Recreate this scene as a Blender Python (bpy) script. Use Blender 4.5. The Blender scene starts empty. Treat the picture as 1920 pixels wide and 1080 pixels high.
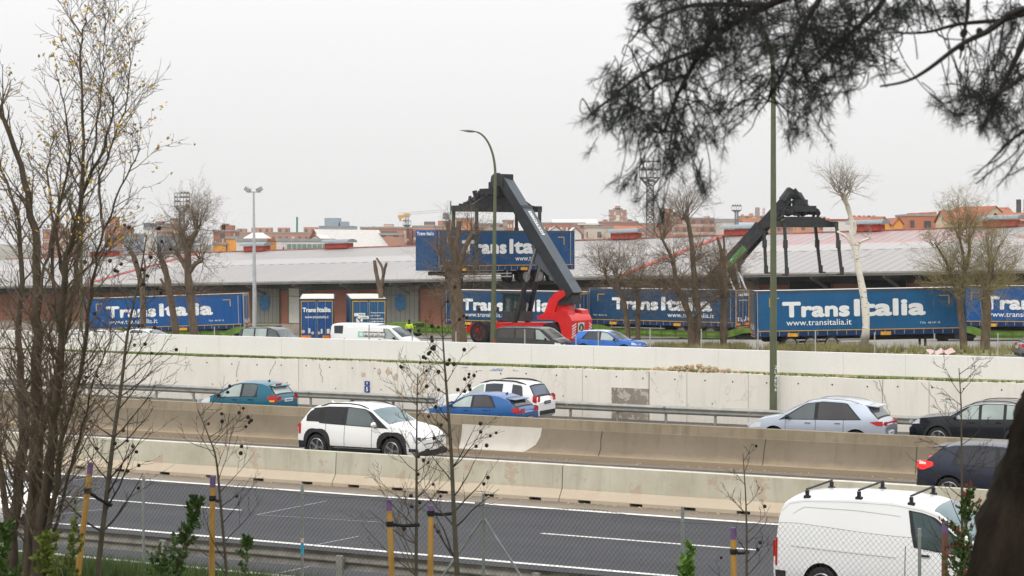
import bpy, bmesh, math, random
from mathutils import Vector, Matrix
R = math.radians
F, H, YH = 3600.0, 6.4, 455.0        # focal length in photo pixels, eye height, horizon row
sc = bpy.context.scene
COL = sc.collection

# ------------------------------------------------------------------ camera
cam = bpy.data.cameras.new('camera')
cam.sensor_width = 36.0
cam.lens = F / 1920 * 36
cam.shift_y = -(540 - YH) / 1920
cam.clip_start, cam.clip_end = 0.5, 12000
cam.dof.use_dof = True
cam.dof.focus_distance = 75
cam.dof.aperture_fstop = 5.6
camo = bpy.data.objects.new('camera', cam)
COL.objects.link(camo)
camo.location = (0, 0, H)
camo.rotation_euler = (R(90), 0, 0)
sc.camera = camo

# ------------------------------------------------------------------ overcast sky
SUN_EL, SUN_AZ = R(48), R(205)
world = bpy.data.worlds.new('World')
sc.world = world
world.use_nodes = True
nt = world.node_tree
for n in list(nt.nodes): nt.nodes.remove(n)
out = nt.nodes.new('ShaderNodeOutputWorld')
bg = nt.nodes.new('ShaderNodeBackground')
sky = nt.nodes.new('ShaderNodeTexSky')
sky.sky_type = 'NISHITA'; sky.sun_disc = False
sky.sun_elevation = SUN_EL; sky.sun_rotation = SUN_AZ; sky.dust_density = 4
tc = nt.nodes.new('ShaderNodeTexCoord')
sx = nt.nodes.new('ShaderNodeSeparateXYZ')
nt.links.new(tc.outputs['Generated'], sx.inputs[0])
mr = nt.nodes.new('ShaderNodeMapRange')     # cloud deck: three times brighter overhead than at the horizon
mr.inputs['From Min'].default_value = 0.0; mr.inputs['From Max'].default_value = 1.0
mr.inputs['To Min'].default_value = 8.35; mr.inputs['To Max'].default_value = 23.5
nt.links.new(sx.outputs['Z'], mr.inputs['Value'])
cl = nt.nodes.new('ShaderNodeTexNoise'); cl.inputs['Scale'].default_value = 2.2; cl.inputs['Detail'].default_value = 3
nt.links.new(tc.outputs['Generated'], cl.inputs['Vector'])
clr = nt.nodes.new('ShaderNodeMapRange'); clr.inputs['To Min'].default_value = 0.95; clr.inputs['To Max'].default_value = 1.05
nt.links.new(cl.outputs['Fac'], clr.inputs['Value'])
mu = nt.nodes.new('ShaderNodeMath'); mu.operation = 'MULTIPLY'
nt.links.new(mr.outputs[0], mu.inputs[0]); nt.links.new(clr.outputs[0], mu.inputs[1])
vm = nt.nodes.new('ShaderNodeVectorMath'); vm.operation = 'SCALE'
vm.inputs[0].default_value = (1.0, 0.993, 0.992)
nt.links.new(mu.outputs[0], vm.inputs['Scale'])
mix = nt.nodes.new('ShaderNodeMix'); mix.data_type = 'RGBA'
mix.inputs['Factor'].default_value = 0.06
nt.links.new(vm.outputs[0], mix.inputs['A']); nt.links.new(sky.outputs[0], mix.inputs['B'])
bg.inputs['Strength'].default_value = 0.1
nt.links.new(mix.outputs['Result'], bg.inputs['Color'])
nt.links.new(bg.outputs[0], out.inputs[0])

sun = bpy.data.lights.new('sun', 'SUN')
sun.energy = 0.8; sun.angle = R(14); sun.color = (1, 0.96, 0.9)
suno = bpy.data.objects.new('sun', sun); COL.objects.link(suno)
# sun behind the camera to the left
suno.rotation_euler = (R(90) - SUN_EL, 0, R(-25))
suno.location = (0, 0, 60)
sc.view_settings.view_transform = 'Standard'
sc.view_settings.look = 'None'
sc.view_settings.exposure = 0.0
sc.view_settings.gamma = 1.0
sc.render.engine = 'CYCLES'
sc.cycles.max_bounces = 5
sc.cycles.transparent_max_bounces = 6

# ------------------------------------------------------------------ placing
AL = math.atan(F / 7000.0)
CA, SA = math.cos(AL), math.sin(AL)
UX = Vector((CA, -SA, 0)); NX = Vector((SA, CA, 0)); ZX = Vector((0, 0, 1))
def W(px, py, d): return Vector(((px - 960) / F * d, d, H - (py - YH) / F * d))
def RW(u, v, z=0.0): return UX * u + NX * v + ZX * z
def ru(px, v):                      # coordinate along the motorway where the column px meets the line v
    k = (px - 960) / F
    Y = v / (k * SA + CA)
    return k * Y * CA - Y * SA
def rY(px, v): return v / ((px - 960) / F * SA + CA)
def gz(x, y):                       # yard ground behind the parapet
    return max(-4.2, -0.9 + 0.0122 * (x + 8.3) - 0.0254 * (y - 124)) if y < 232 + 0 * x else max(-4.2, -0.9 + 0.0122 * (x + 8.3) - 0.0254 * (232 - 124))
ROADROT = -AL

# ------------------------------------------------------------------ materials
MATS = {}
def nodes_of(m):
    m.use_nodes = True
    t = m.node_tree
    b = t.nodes['Principled BSDF']
    return t, b
def lk(t, a, b): t.links.new(a, b)
def noise(t, vec, scale, detail=4, rough=.6, dist=0):
    n = t.nodes.new('ShaderNodeTexNoise')
    n.inputs['Scale'].default_value = scale; n.inputs['Detail'].default_value = detail
    n.inputs['Roughness'].default_value = rough; n.inputs['Distortion'].default_value = dist
    lk(t, vec, n.inputs['Vector'])
    return n.outputs['Fac']
def ramp(t, fac, lo, hi, a=0.0, b=1.0):
    n = t.nodes.new('ShaderNodeMapRange')
    n.inputs['From Min'].default_value = lo; n.inputs['From Max'].default_value = hi
    n.inputs['To Min'].default_value = a; n.inputs['To Max'].default_value = b
    lk(t, fac, n.inputs['Value'])
    return n.outputs[0]
def mixc(t, fac, a, b, mode='MIX'):
    n = t.nodes.new('ShaderNodeMix'); n.data_type = 'RGBA'; n.blend_type = mode
    if isinstance(fac, (int, float)): n.inputs['Factor'].default_value = fac
    else: lk(t, fac, n.inputs['Factor'])
    for k, v in (('A', a), ('B', b)):
        if isinstance(v, tuple): n.inputs[k].default_value = (*v[:3], 1)
        else: lk(t, v, n.inputs[k])
    return n.outputs['Result']
def objco(t, sc3=(1, 1, 1), world=False):
    if world:
        g = t.nodes.new('ShaderNodeNewGeometry'); src = g.outputs['Position']
    else:
        c = t.nodes.new('ShaderNodeTexCoord'); src = c.outputs['Object']
    m = t.nodes.new('ShaderNodeMapping'); m.inputs['Scale'].default_value = sc3
    lk(t, src, m.inputs['Vector'])
    return m.outputs[0]
def math2(t, op, a, b=None):
    n = t.nodes.new('ShaderNodeMath'); n.operation = op
    for i, v in enumerate((a, b)):
        if v is None: continue
        if isinstance(v, (int, float)): n.inputs[i].default_value = v
        else: lk(t, v, n.inputs[i])
    return n.outputs[0]
def bump(t, b, h, strength, dist=0.02):
    n = t.nodes.new('ShaderNodeBump'); n.inputs['Strength'].default_value = strength
    n.inputs['Distance'].default_value = dist
    lk(t, h, n.inputs['Height']); lk(t, n.outputs[0], b.inputs['Normal'])
def M(name, col, rough=.6, metal=0.0, var=.12, scale=3.0, bmp=0.0, coat=0.0, emit=0.0, spec=None, stretch=(1, 1, 1)):
    if name in MATS: return MATS[name]
    m = bpy.data.materials.new(name); t, b = nodes_of(m)
    v = objco(t, stretch)
    f = noise(t, v, scale, 5)
    lo = tuple(c * (1 - var) for c in col); hi = tuple(min(1, c * (1 + var)) for c in col)
    lk(t, mixc(t, ramp(t, f, .3, .7), lo, hi), b.inputs['Base Color'])
    b.inputs['Roughness'].default_value = rough; b.inputs['Metallic'].default_value = metal
    if coat: b.inputs['Coat Weight'].default_value = coat; b.inputs['Coat Roughness'].default_value = .05
    b.inputs['Specular IOR Level'].default_value = .22 if spec is None else spec
    if bmp: bump(t, b, noise(t, v, scale * 4, 4), bmp)
    if emit:
        b.inputs['Emission Color'].default_value = (*col, 1); b.inputs['Emission Strength'].default_value = emit
    MATS[name] = m
    return m
def concrete(name, base, stain, stain_amt=.5, speck=.4, streak=.3, lowdirt=None, speck_col=(.12, .10, .07), crack=0.0, rough=.85, patch=None, sc_stain=.5, zlow=.35):
    """weathered concrete, object coordinates in metres with z up"""
    m = bpy.data.materials.new(name); t, b = nodes_of(m)
    v = objco(t)
    c = mixc(t, ramp(t, noise(t, v, sc_stain, 6, .65), .42, .72, 0, stain_amt), base, stain)
    vs = objco(t, (1.3, 1.3, .12))
    c = mixc(t, ramp(t, noise(t, vs, 2.5, 5, .7), .5, .8, 0, streak), c, tuple(x * .62 for x in stain))
    c = mixc(t, ramp(t, noise(t, v, 9, 3, .6), .35, .75, 0, .25), c, tuple(x * .8 for x in base))
    if patch:
        c = mixc(t, ramp(t, noise(t, v, patch[1], 7, .7), patch[2], patch[2] + .03, 0, patch[3]), c, patch[0])
    c = mixc(t, ramp(t, noise(t, v, 17, 4, .65), .69, .73, 0, speck), c, speck_col)
    if lowdirt:
        s = t.nodes.new('ShaderNodeSeparateXYZ'); lk(t, v, s.inputs[0])
        zz = math2(t, 'ADD', s.outputs['Z'], math2(t, 'MULTIPLY', noise(t, v, 1.2, 5, .7), .35))
        c = mixc(t, ramp(t, zz, zlow + .12, zlow + .28, lowdirt[1], 0), c, lowdirt[0])
    if crack:
        vo = t.nodes.new('ShaderNodeTexVoronoi'); vo.feature = 'DISTANCE_TO_EDGE'; vo.inputs['Scale'].default_value = .45
        dv = t.nodes.new('ShaderNodeVectorMath'); dv.operation = 'ADD'
        nn = t.nodes.new('ShaderNodeTexNoise'); nn.inputs['Scale'].default_value = 2.2; nn.inputs['Detail'].default_value = 5
        lk(t, v, nn.inputs['Vector'])
        lk(t, objco(t, (1, 1, .5)), dv.inputs[0]); lk(t, nn.outputs['Color'], dv.inputs[1]); lk(t, dv.outputs[0], vo.inputs['Vector'])
        f = ramp(t, vo.outputs['Distance'], .004, .012, crack, 0)
        g = ramp(t, noise(t, v, .35, 2), .5, .6, 0, 1)
        c = mixc(t, math2(t, 'MULTIPLY', f, g), c, (.2, .17, .13))
    lk(t, c, b.inputs['Base Color'])
    b.inputs['Roughness'].default_value = rough; b.inputs['Specular IOR Level'].default_value = .2
    bump(t, b, noise(t, v, 22, 4, .7), .35, .01)
    MATS[name] = m
    return m
def paint(name, col, metal=0.0, rough=.3, coat=1.0):
    if name in MATS: return MATS[name]
    m = bpy.data.materials.new(name); t, b = nodes_of(m)
    v = objco(t)
    s = t.nodes.new('ShaderNodeSeparateXYZ'); lk(t, v, s.inputs[0])
    dust = ramp(t, math2(t, 'ADD', s.outputs['Z'], math2(t, 'MULTIPLY', noise(t, v, 3, 5), .3)), .35, .75, .28, .0)
    c = mixc(t, dust, col, tuple(x * .65 + .015 for x in col))
    lk(t, c, b.inputs['Base Color'])
    b.inputs['Metallic'].default_value = metal; b.inputs['Roughness'].default_value = rough
    b.inputs['Coat Weight'].default_value = coat * (.35 if max(col) < .1 else .8); b.inputs['Coat Roughness'].default_value = .06; b.inputs['Specular IOR Level'].default_value = .3
    MATS[name] = m
    return m
def glass(name, col=(.02, .025, .03), rough=.06):
    if name in MATS: return MATS[name]
    m = bpy.data.materials.new(name); t, b = nodes_of(m)
    v = objco(t, (1, 1, 1))
    lk(t, mixc(t, ramp(t, noise(t, v, .9, 2), .35, .65), tuple(c * .8 for c in col), tuple(c * 1.15 for c in col)), b.inputs['Base Color'])
    b.inputs['Roughness'].default_value = rough
    b.inputs['Specular IOR Level'].default_value = .45
    MATS[name] = m
    return m

# ------------------------------------------------------------------ objects
def tag(o, label=None, cat=None, group=None, kind=None):
    if label: o['label'] = label
    if cat: o['category'] = cat
    if group: o['group'] = group
    if kind: o['kind'] = kind
    return o
def thing(name, label, cat, loc=(0, 0, 0), rotz=0.0, group=None, rot=None):
    o = bpy.data.objects.new(name, None); COL.objects.link(o)
    o.empty_display_size = .3
    o.location = loc; o.rotation_euler = rot if rot else (0, 0, rotz)
    return tag(o, label, cat, group)
def link_mesh(name, me, parent=None, loc=None):
    o = bpy.data.objects.new(name, me); COL.objects.link(o)
    if parent: o.parent = parent
    if loc is not None: o.location = loc
    return o
class MB:
    def __init__(s): s.v = []; s.f = []; s.mi = []; s.uv = None; s.cur = 0
    def add(s, vs, fs):
        k = len(s.v); s.v += [tuple(p) for p in vs]
        s.f += [tuple(i + k for i in f) for f in fs]; s.mi += [s.cur] * len(fs)
        return s
    def box(s, c, d, rz=0.0, ry=0.0, rx=0.0):
        x, y, z = (q / 2 for q in d)
        vs = [Vector((a * x, b * y, e * z)) for e in (-1, 1) for b in (-1, 1) for a in (-1, 1)]
        if rz or ry or rx:
            m = Matrix.Rotation(rz, 3, 'Z') @ Matrix.Rotation(ry, 3, 'Y') @ Matrix.Rotation(rx, 3, 'X')
            vs = [m @ p for p in vs]
        c = Vector(c)
        return s.add([p + c for p in vs], [(0, 2, 3, 1), (4, 5, 7, 6), (0, 1, 5, 4), (2, 6, 7, 3), (0, 4, 6, 2), (1, 3, 7, 5)])
    def bar(s, a, b, w, h=None):          # square bar between two points
        h = h or w
        a, b = Vector(a), Vector(b); d = (b - a)
        if d.length < 1e-6: return s
        dn = d.normalized()
        up = Vector((0, 0, 1)) if abs(dn.z) < .95 else Vector((0, 1, 0))
        p = dn.cross(up).normalized(); q = p.cross(dn).normalized()
        vs = [o + p * (i * w / 2) + q * (j * h / 2) for o in (a, b) for i, j in ((-1, -1), (1, -1), (1, 1), (-1, 1))]
        return s.add(vs, [(0, 3, 2, 1), (4, 5, 6, 7), (0, 1, 5, 4), (1, 2, 6, 5), (2, 3, 7, 6), (3, 0, 4, 7)])
    def tube(s, pts, rs, n=8, cap=True):
        pts = [Vector(p) for p in pts]
        if isinstance(rs, (int, float)): rs = [rs] * len(pts)
        k = len(s.v); ref = None; vs = []
        for i, p in enumerate(pts):
            d = (pts[min(i + 1, len(pts) - 1)] - pts[max(i - 1, 0)])
            d = d.normalized() if d.length > 1e-9 else Vector((0, 0, 1))
            if ref is None or abs(ref.dot(d)) > .98: ref = Vector((1, 0, 0)) if abs(d.x) < .8 else Vector((0, 1, 0))
            a = (ref - d * ref.dot(d)).normalized(); ref = a; b = d.cross(a)
            for j in range(n):
                t = 2 * math.pi * j / n
                vs.append(p + (a * math.cos(t) + b * math.sin(t)) * rs[i])
        fs = []
        for i in range(len(pts) - 1):
            for j in range(n):
                j2 = (j + 1) % n
                fs.append((i * n + j, i * n + j2, (i + 1) * n + j2, (i + 1) * n + j))
        if cap and n > 2:
            fs.append(tuple(reversed(range(n)))); fs.append(tuple((len(pts) - 1) * n + j for j in range(n)))
        return s.add(vs, fs)
    def cyl(s, c, r, h, axis='z', n=20, r2=None):
        a = {'x': Vector((1, 0, 0)), 'y': Vector((0, 1, 0)), 'z': Vector((0, 0, 1))}[axis]
        c = Vector(c)
        return s.tube([c - a * h / 2, c + a * h / 2], [r, r if r2 is None else r2], n)
    def lathe(s, prof, n=20, axis='z', c=(0, 0, 0)):   # prof: (r, h)
        c = Vector(c); vs = []
        for r, h in prof:
            for j in range(n):
                t = 2 * math.pi * j / n
                p = (r * math.cos(t), r * math.sin(t), h)
                if axis == 'y': p = (p[0], p[2], p[1])
                if axis == 'x': p = (p[2], p[0], p[1])
                vs.append(Vector(p) + c)
        fs = []
        for i in range(len(prof) - 1):
            for j in range(n):
                fs.append((i * n + j, i * n + (j + 1) % n, (i + 1) * n + (j + 1) % n, (i + 1) * n + j))
        return s.add(vs, fs)
    def prism(s, poly, y0, y1):            # poly in x,z ; extruded along y
        n = len(poly)
        vs = [(x, y0, z) for x, z in poly] + [(x, y1, z) for x, z in poly]
        fs = [tuple(range(n)), tuple(reversed(range(n, 2 * n)))] + [(i, i + n, (i + 1) % n + n, (i + 1) % n) for i in range(n)]
        return s.add(vs, fs)
    def prismx(s, poly, x0, x1):           # poly in y,z ; extruded along x
        n = len(poly)
        vs = [(x0, y, z) for y, z in poly] + [(x1, y, z) for y, z in poly]
        fs = [tuple(range(n)), tuple(reversed(range(n, 2 * n)))] + [(i, i + n, (i + 1) % n + n, (i + 1) % n) for i in range(n)]
        return s.add(vs, fs)
    def ball(s, c, r, n=8, m=6):
        c = Vector(c); rr = r if isinstance(r, (tuple, list)) else (r, r, r)
        vs = []
        for i in range(m + 1):
            ph = math.pi * i / m
            for j in range(n):
                t = 2 * math.pi * j / n
                vs.append(c + Vector((rr[0] * math.sin(ph) * math.cos(t), rr[1] * math.sin(ph) * math.sin(t), rr[2] * math.cos(ph))))
        fs = [(i * n + j, (i + 1) * n + j, (i + 1) * n + (j + 1) % n, i * n + (j + 1) % n) for i in range(m) for j in range(n)]
        return s.add(vs, fs)
    def grid(s, rows):
        n = len(rows[0]); vs = [p for r in rows for p in r]
        return s.add(vs, [(i * n + j, i * n + j + 1, (i + 1) * n + j + 1, (i + 1) * n + j) for i in range(len(rows) - 1) for j in range(n - 1)])
    def mesh(s, name, mats, smooth=None):
        me = bpy.data.meshes.new(name)
        me.from_pydata(s.v, [], s.f)
        if not isinstance(mats, (list, tuple)): mats = [mats]
        for m in mats: me.materials.append(m)
        if len(mats) > 1: me.polygons.foreach_set('material_index', s.mi)
        me.validate(); me.update()
        if smooth is not None:
            me.shade_smooth()
            if smooth < 179: me.set_sharp_from_angle(angle=R(smooth))
        return me
    def build(s, name, mats, parent=None, smooth=None, loc=None, fix=True):
        me = s.mesh(name, mats, smooth)
        if fix:
            bm = bmesh.new(); bm.from_mesh(me); bmesh.ops.recalc_face_normals(bm, faces=bm.faces); bm.to_mesh(me); bm.free()
        return link_mesh(name, me, parent, loc)
def build_lr(b, name, mats, parent=None, smooth=None, off=None):
    """left and right pieces as separate parts"""
    for sd in (-1, 1):
        q = MB()
        for f in b.f:
            if sum(b.v[i][1] for i in f) * sd > 0: q.add([b.v[i] for i in f], [tuple(range(len(f)))])
        if q.v:
            me = q.mesh(name, mats); bm = bmesh.new(); bm.from_mesh(me); bmesh.ops.remove_doubles(bm, verts=bm.verts, dist=1e-5); bm.to_mesh(me); bm.free()
            if smooth: me.shade_smooth(); me.set_sharp_from_angle(angle=R(smooth))
            link_mesh(name, me, parent, off)
def copy_tree(o, parent=None):
    c = o.copy(); COL.objects.link(c)
    if parent: c.parent = parent
    for ch in list(o.children): copy_tree(ch, c)
    return c
_texts = {}
def text_mesh(body, bold=0.0, width=None, height=None, shear=0.0):
    """flat lettering in the x,z plane, lower left corner at the origin, scaled to width/height"""
    key = (body, bold, width, height, shear)
    if key in _texts: return _texts[key].copy()
    cu = bpy.data.curves.new('lettering', 'FONT')
    cu.body = body; cu.offset = bold; cu.shear = shear; cu.resolution_u = 4; cu.space_character = 1 + bold * 2.2
    to = bpy.data.objects.new('lettering', cu); COL.objects.link(to)
    dg = bpy.context.evaluated_depsgraph_get(); dg.update()
    me = bpy.data.meshes.new_from_object(to.evaluated_get(dg))
    bpy.data.objects.remove(to)
    xs = [v.co.x for v in me.vertices]; ys = [v.co.y for v in me.vertices]
    x0, x1, y0, y1 = min(xs), max(xs), min(ys), max(ys)
    kx = (width / (x1 - x0)) if width else (height / (y1 - y0))
    ky = (height / (y1 - y0)) if height else kx
    for v in me.vertices: v.co = ((v.co.x - x0) * kx, 0, (v.co.y - y0) * ky)
    me.materials.clear()
    _texts[key] = me
    return me.copy()
def heavy_text(body, width, height, k):
    """extra heavy lettering: overlapping copies of the outline, each 1 mm in front of the last"""
    r = k * height; src = text_mesh(body, .0, width - 2 * r, height - 2 * r)
    vs = [tuple(v.co) for v in src.vertices]; fs = [tuple(p.vertices) for p in src.polygons]; b = MB()
    for i in range(13):
        a = 2 * math.pi * i / 12; q = 0 if i == 12 else r
        b.add([(x + r + q * math.cos(a), -.001 * i, z + r + q * math.sin(a)) for x, y, z in vs], fs)
    me = bpy.data.meshes.new('lettering'); me.from_pydata(b.v, [], b.f); return me
def lettering(name, body, m, parent, loc, width=None, height=None, bold=0.0, rot=(0, 0, 0), shear=0.0):
    me = heavy_text(body, width, height, .066) if bold > .05 else text_mesh(body, bold, width, height, shear)
    me.materials.append(m)
    o = link_mesh(name, me, parent, loc); o.rotation_euler = rot
    return o
def interp(pl, x):
    if x <= pl[0][0]: return pl[0][1]
    for (a, b), (c, d) in zip(pl, pl[1:]):
        if x <= c: return b + (d - b) * (x - a) / (c - a) if c > a else d
    return pl[-1][1]

# ================================================================== the setting: ground, motorway, walls
def asphalt(name, base, dusty, var=.2):
    m = bpy.data.materials.new(name); t, b = nodes_of(m)
    v = objco(t); vl = objco(t, (.05, 1.2, 1))
    c = mixc(t, ramp(t, noise(t, vl, 1.0, 4, .6), .40, .62, 0, .75), base, tuple(x * .62 for x in base))
    sy = t.nodes.new('ShaderNodeSeparateXYZ'); lk(t, v, sy.inputs[0])
    trk = math2(t, 'ABSOLUTE', math2(t, 'SINE', math2(t, 'ADD', math2(t, 'MULTIPLY', sy.outputs['Y'], 1.72), math2(t, 'MULTIPLY', noise(t, objco(t, (.03, .03, 1)), 1, 2), .5))))
    c = mixc(t, ramp(t, trk, .55, .95, 0, .35), c, tuple(x * .58 for x in base))
    c = mixc(t, ramp(t, noise(t, objco(t, (.25, .9, 1)), 1.0, 3, .5), .60, .62, 0, .30), c, tuple(x * .6 for x in base))
    c = mixc(t, ramp(t, noise(t, v, .7, 6, .7), .5, .75, 0, .6), c, dusty)
    c = mixc(t, ramp(t, noise(t, v, 40, 3, .7), .3, .75, 0, .5), c, tuple(x * 1.7 for x in base))
    c = mixc(t, ramp(t, noise(t, v, 60, 2, .6), .68, .72, 0, .5), c, (.28, .26, .23))
    lk(t, c, b.inputs['Base Color']); b.inputs['Roughness'].default_value = .82; b.inputs['Specular IOR Level'].default_value = .3
    bump(t, b, noise(t, v, 70, 3, .7), .4, .008)
    MATS[name] = m
    return m
MA = asphalt('asphalt', (.041, .043, .050), (.066, .064, .064))
MAD = asphalt('dusty_asphalt', (.10, .095, .085), (.20, .17, .13))
MDUST = asphalt('road_edge_dust', (.17, .145, .115), (.25, .21, .16))
MWL = M('road_paint', (.66, .65, .62), .7, var=.25, scale=5, bmp=.1)
def grass_mat(name, c1, c2, c3):
    m = bpy.data.materials.new(name); t, b = nodes_of(m); v = objco(t)
    c = mixc(t, ramp(t, noise(t, v, 1.1, 5, .6), .38, .62), c1, c2)
    c = mixc(t, ramp(t, noise(t, v, 4.0, 4, .6), .5, .68, 0, .9), c, c3)
    lk(t, c, b.inputs['Base Color']); b.inputs['Roughness'].default_value = .9
    MATS[name] = m
    return m
MGR = grass_mat('verge_grass', (.085, .115, .03), (.20, .18, .08), (.26, .22, .13))
MGL = grass_mat('ledge_grass', (.10, .15, .03), (.24, .21, .10), (.32, .26, .16))
MGN = grass_mat('bank_grass', (.05, .10, .02), (.08, .13, .03), (.13, .12, .06))
MYARD = M('yard_surface', (.23, .22, .20), .9, var=.25, scale=.6, bmp=.2)
MLAND = M('far_land', (.16, .15, .12), .95, var=.2, scale=.01)

def strip(name, v0, v1, u0, u1, z0, z1, m, kind='structure', nu=1, nv=1):
    """a flat sheet along the road; local x runs along the road"""
    b = MB(); rows = []
    for i in range(nv + 1):
        t = i / nv
        rows.append([(u0 + (u1 - u0) * j / nu, v0 + (v1 - v0) * t, z0 + (z1 - z0) * t) for j in range(nu + 1)])
    b.grid(rows)
    o = b.build(name, m, fix=False); o.rotation_euler = (0, 0, ROADROT)
    return tag(o, kind=kind) if kind else o
UA, UB = -190, 60
strip('near_road', 29.0, 42.9, UA, UB, 0, 0, MA)
strip('near_road_shoulder', 41.62, 42.9, UA, UB, .004, .004, MDUST)
strip('middle_road', 42.9, 51.2, UA, UB, -.006, -.006, MAD)
strip('middle_road_edge', 50.45, 51.2, UA, UB, .002, .002, MDUST)
strip('far_road', 51.2, 68.3, UA, UB, -.45, -.45, MAD)
# painted markings
mk = MB(); mh = MB()
def mline(v, w, u0, u1, z=.009):
    n = max(1, int((u1 - u0) / 8))
    mk.grid([[(u0 + (u1 - u0) * j / n, vv, z) for j in range(n + 1)] for vv in (v - w / 2, v + w / 2)])
mline(41.5, .2, UA, UB); mline(34.15, .17, UA, UB); mline(30.75, .17, UA, UB)
mline(49.95, .2, UA, UB, .003); mline(44.3, .15, UA, UB, .003)
mline(53.4, .15, UA, UB, -.446); mline(66.6, .15, UA, UB, -.446)
ud = ru(1015, 37.85)
for k in range(-12, 6):
    mline(37.85, .12, ud + k * 13.0 - (2.2 if k == -1 else 0), ud + 5.0 + k * 13.0)
for (xa, ya, xb, yb) in ((480, 966, 612, 940), (585, 1024, 673, 1006), (505, 1079, 581, 1063), (100, 905, 210, 892), (80, 968, 200, 955)):
    pa = W(xa, ya, 6.4 * F / (ya - YH)); pb = W(xb, yb, 6.4 * F / (yb - YH))
    la = Vector((pa.dot(UX), pa.dot(NX), 0)); lb = Vector((pb.dot(UX), pb.dot(NX), 0)); d = (lb - la).normalized(); q = Vector((-d.y, d.x, 0)) * .022
    mh.add([la + q + ZX * .010, la - q + ZX * .010, lb - q + ZX * .010, lb + q + ZX * .010], [(0, 1, 2, 3)])
pa = W(480, 966, 6.4 * F / 511); pb = W(715, 980, 6.4 * F / 525)
la = Vector((pa.dot(UX), pa.dot(NX), .011)); lb = Vector((pb.dot(UX), pb.dot(NX), .011)); mh.add([la, lb, lb + Vector((0, .03, 0)), la + Vector((0, .03, 0))], [(0, 1, 2, 3)])
mo = mk.build('road_markings', MWL, fix=False); mo.rotation_euler = (0, 0, ROADROT); tag(mo, kind='structure')
mo = mh.build('road_hatching', M('worn_road_paint', (.34, .34, .35), .8, var=.3, scale=4), fix=False); mo.rotation_euler = (0, 0, ROADROT); tag(mo, kind='structure')
# near bank that carries the fence (camera stands on it)
bk = MB(); rows = []
def bank_z(v): return interp([(-40, 4.9), (2, 4.6), (6, 4.1), (12, 3.0), (16, 2.4), (19, 1.9), (22, 1.3), (24, .95), (26.2, .5), (28.3, .12), (29.05, -.02)], v)
for i in range(29):
    v = -40 + 46 * i / 5 if i < 6 else 6 + (29.05 - 6) * (i - 5) / 23
    rows.append([(UA + (UB - UA) * j / 70, v, bank_z(v) + (.10 * math.sin(j * 1.7 + v) * math.sin(v * 1.3 + j * .6) if v < 28 else 0)) for j in range(71)])
bk.grid(rows)
o = bk.build('bank', MGN, smooth=60, fix=False); o.rotation_euler = (0, 0, ROADROT); tag(o, kind='structure')
strip('bank_footing', 28.3, 29.35, UA, UB, .11, .012, M('kerb_concrete', (.32, .29, .25), .9, var=.2, scale=2, bmp=.2))
# ledge between wall and parapet, and the yard beyond
strip('ledge', 68.5, 69.56, UA, UB, 1.44, 1.47, MGL)
g = MB(); rows = []
for i in range(22):
    v = 69.6 + (150 - 69.6) * i / 21
    rows.append([(lambda p: (p.x, p.y, gz(p.x, p.y)))(RW(UA + (UB + 40 - UA) * j / 30, v)) for j in range(31)])
g.grid(rows); tag(g.build('yard_ground', MYARD, fix=False), kind='structure')
g = MB()
xs = [-6000, -1500, -400, -150, -60, 0, 60, 150, 400, 1500, 6000]; ys = [-300, 60, 90, 130, 170, 232, 300, 600, 1500, 5000, 11000]
g.grid([[(x, y, (gz(x, y) - .25) if y > 100 else -6.0) for x in xs] for y in ys])
tag(g.build('ground', MLAND, fix=False), kind='structure')
# street with kerb, and verge behind the parapet
def yard_strip(name, v0, v1, m, dz, u0=-140, u1=70, nu=40):
    b = MB(); b.grid([[(lambda p: (p.x, p.y, gz(p.x, p.y) + dz))(RW(u0 + (u1 - u0) * j / nu, v)) for j in range(nu + 1)] for v in [v0 + (v1 - v0) * k / 6 for k in range(7)]])
    return tag(b.build(name, m, fix=False), kind='structure')
yard_strip('street', 99.5, 110.5, MAD, .012)
yard_strip('verge', 110.5, 121.5, MGR, .03)

# --- barriers and walls: profiles extruded along the road
def profile_wall(name, label, cat, prof, segs, mats, cuts=None, group=None, umid=0):
    """prof (v,z) relative to v0; local x along road"""
    pass
MJER = concrete('cream_barrier_concrete', (.535, .515, .415), (.36, .32, .235), .7, .7, .5, lowdirt=((.47, .385, .29), .8), patch=((.40, .27, .20), 1.6, .57, .5), zlow=.30)
MBRN = concrete('brown_barrier_concrete', (.225, .187, .138), (.17, .137, .097), .7, .55, .45, lowdirt=((.33, .26, .18), .8), zlow=.2)
MLIP = concrete('barrier_top_concrete', (.29, .24, .17), (.18, .145, .095), .6, .6, .8)
MREP = concrete('repair_concrete', (.56, .53, .47), (.42, .39, .33), .4, .2, .3)
MWALL = concrete('white_wall_paint', (.80, .765, .70), (.62, .57, .48), .4, .7, .3, patch=((.52, .44, .33), 2.4, .68, .5), crack=.25, speck_col=(.22, .19, .15), sc_stain=.35)
MPAR = concrete('parapet_paint', (.79, .772, .755), (.70, .68, .65), .4, .2, .12, speck_col=(.3, .28, .25))
MDK = M('gap_black', (.03, .025, .02), .9)  # near-black of the hairline joints and tie holes

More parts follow.
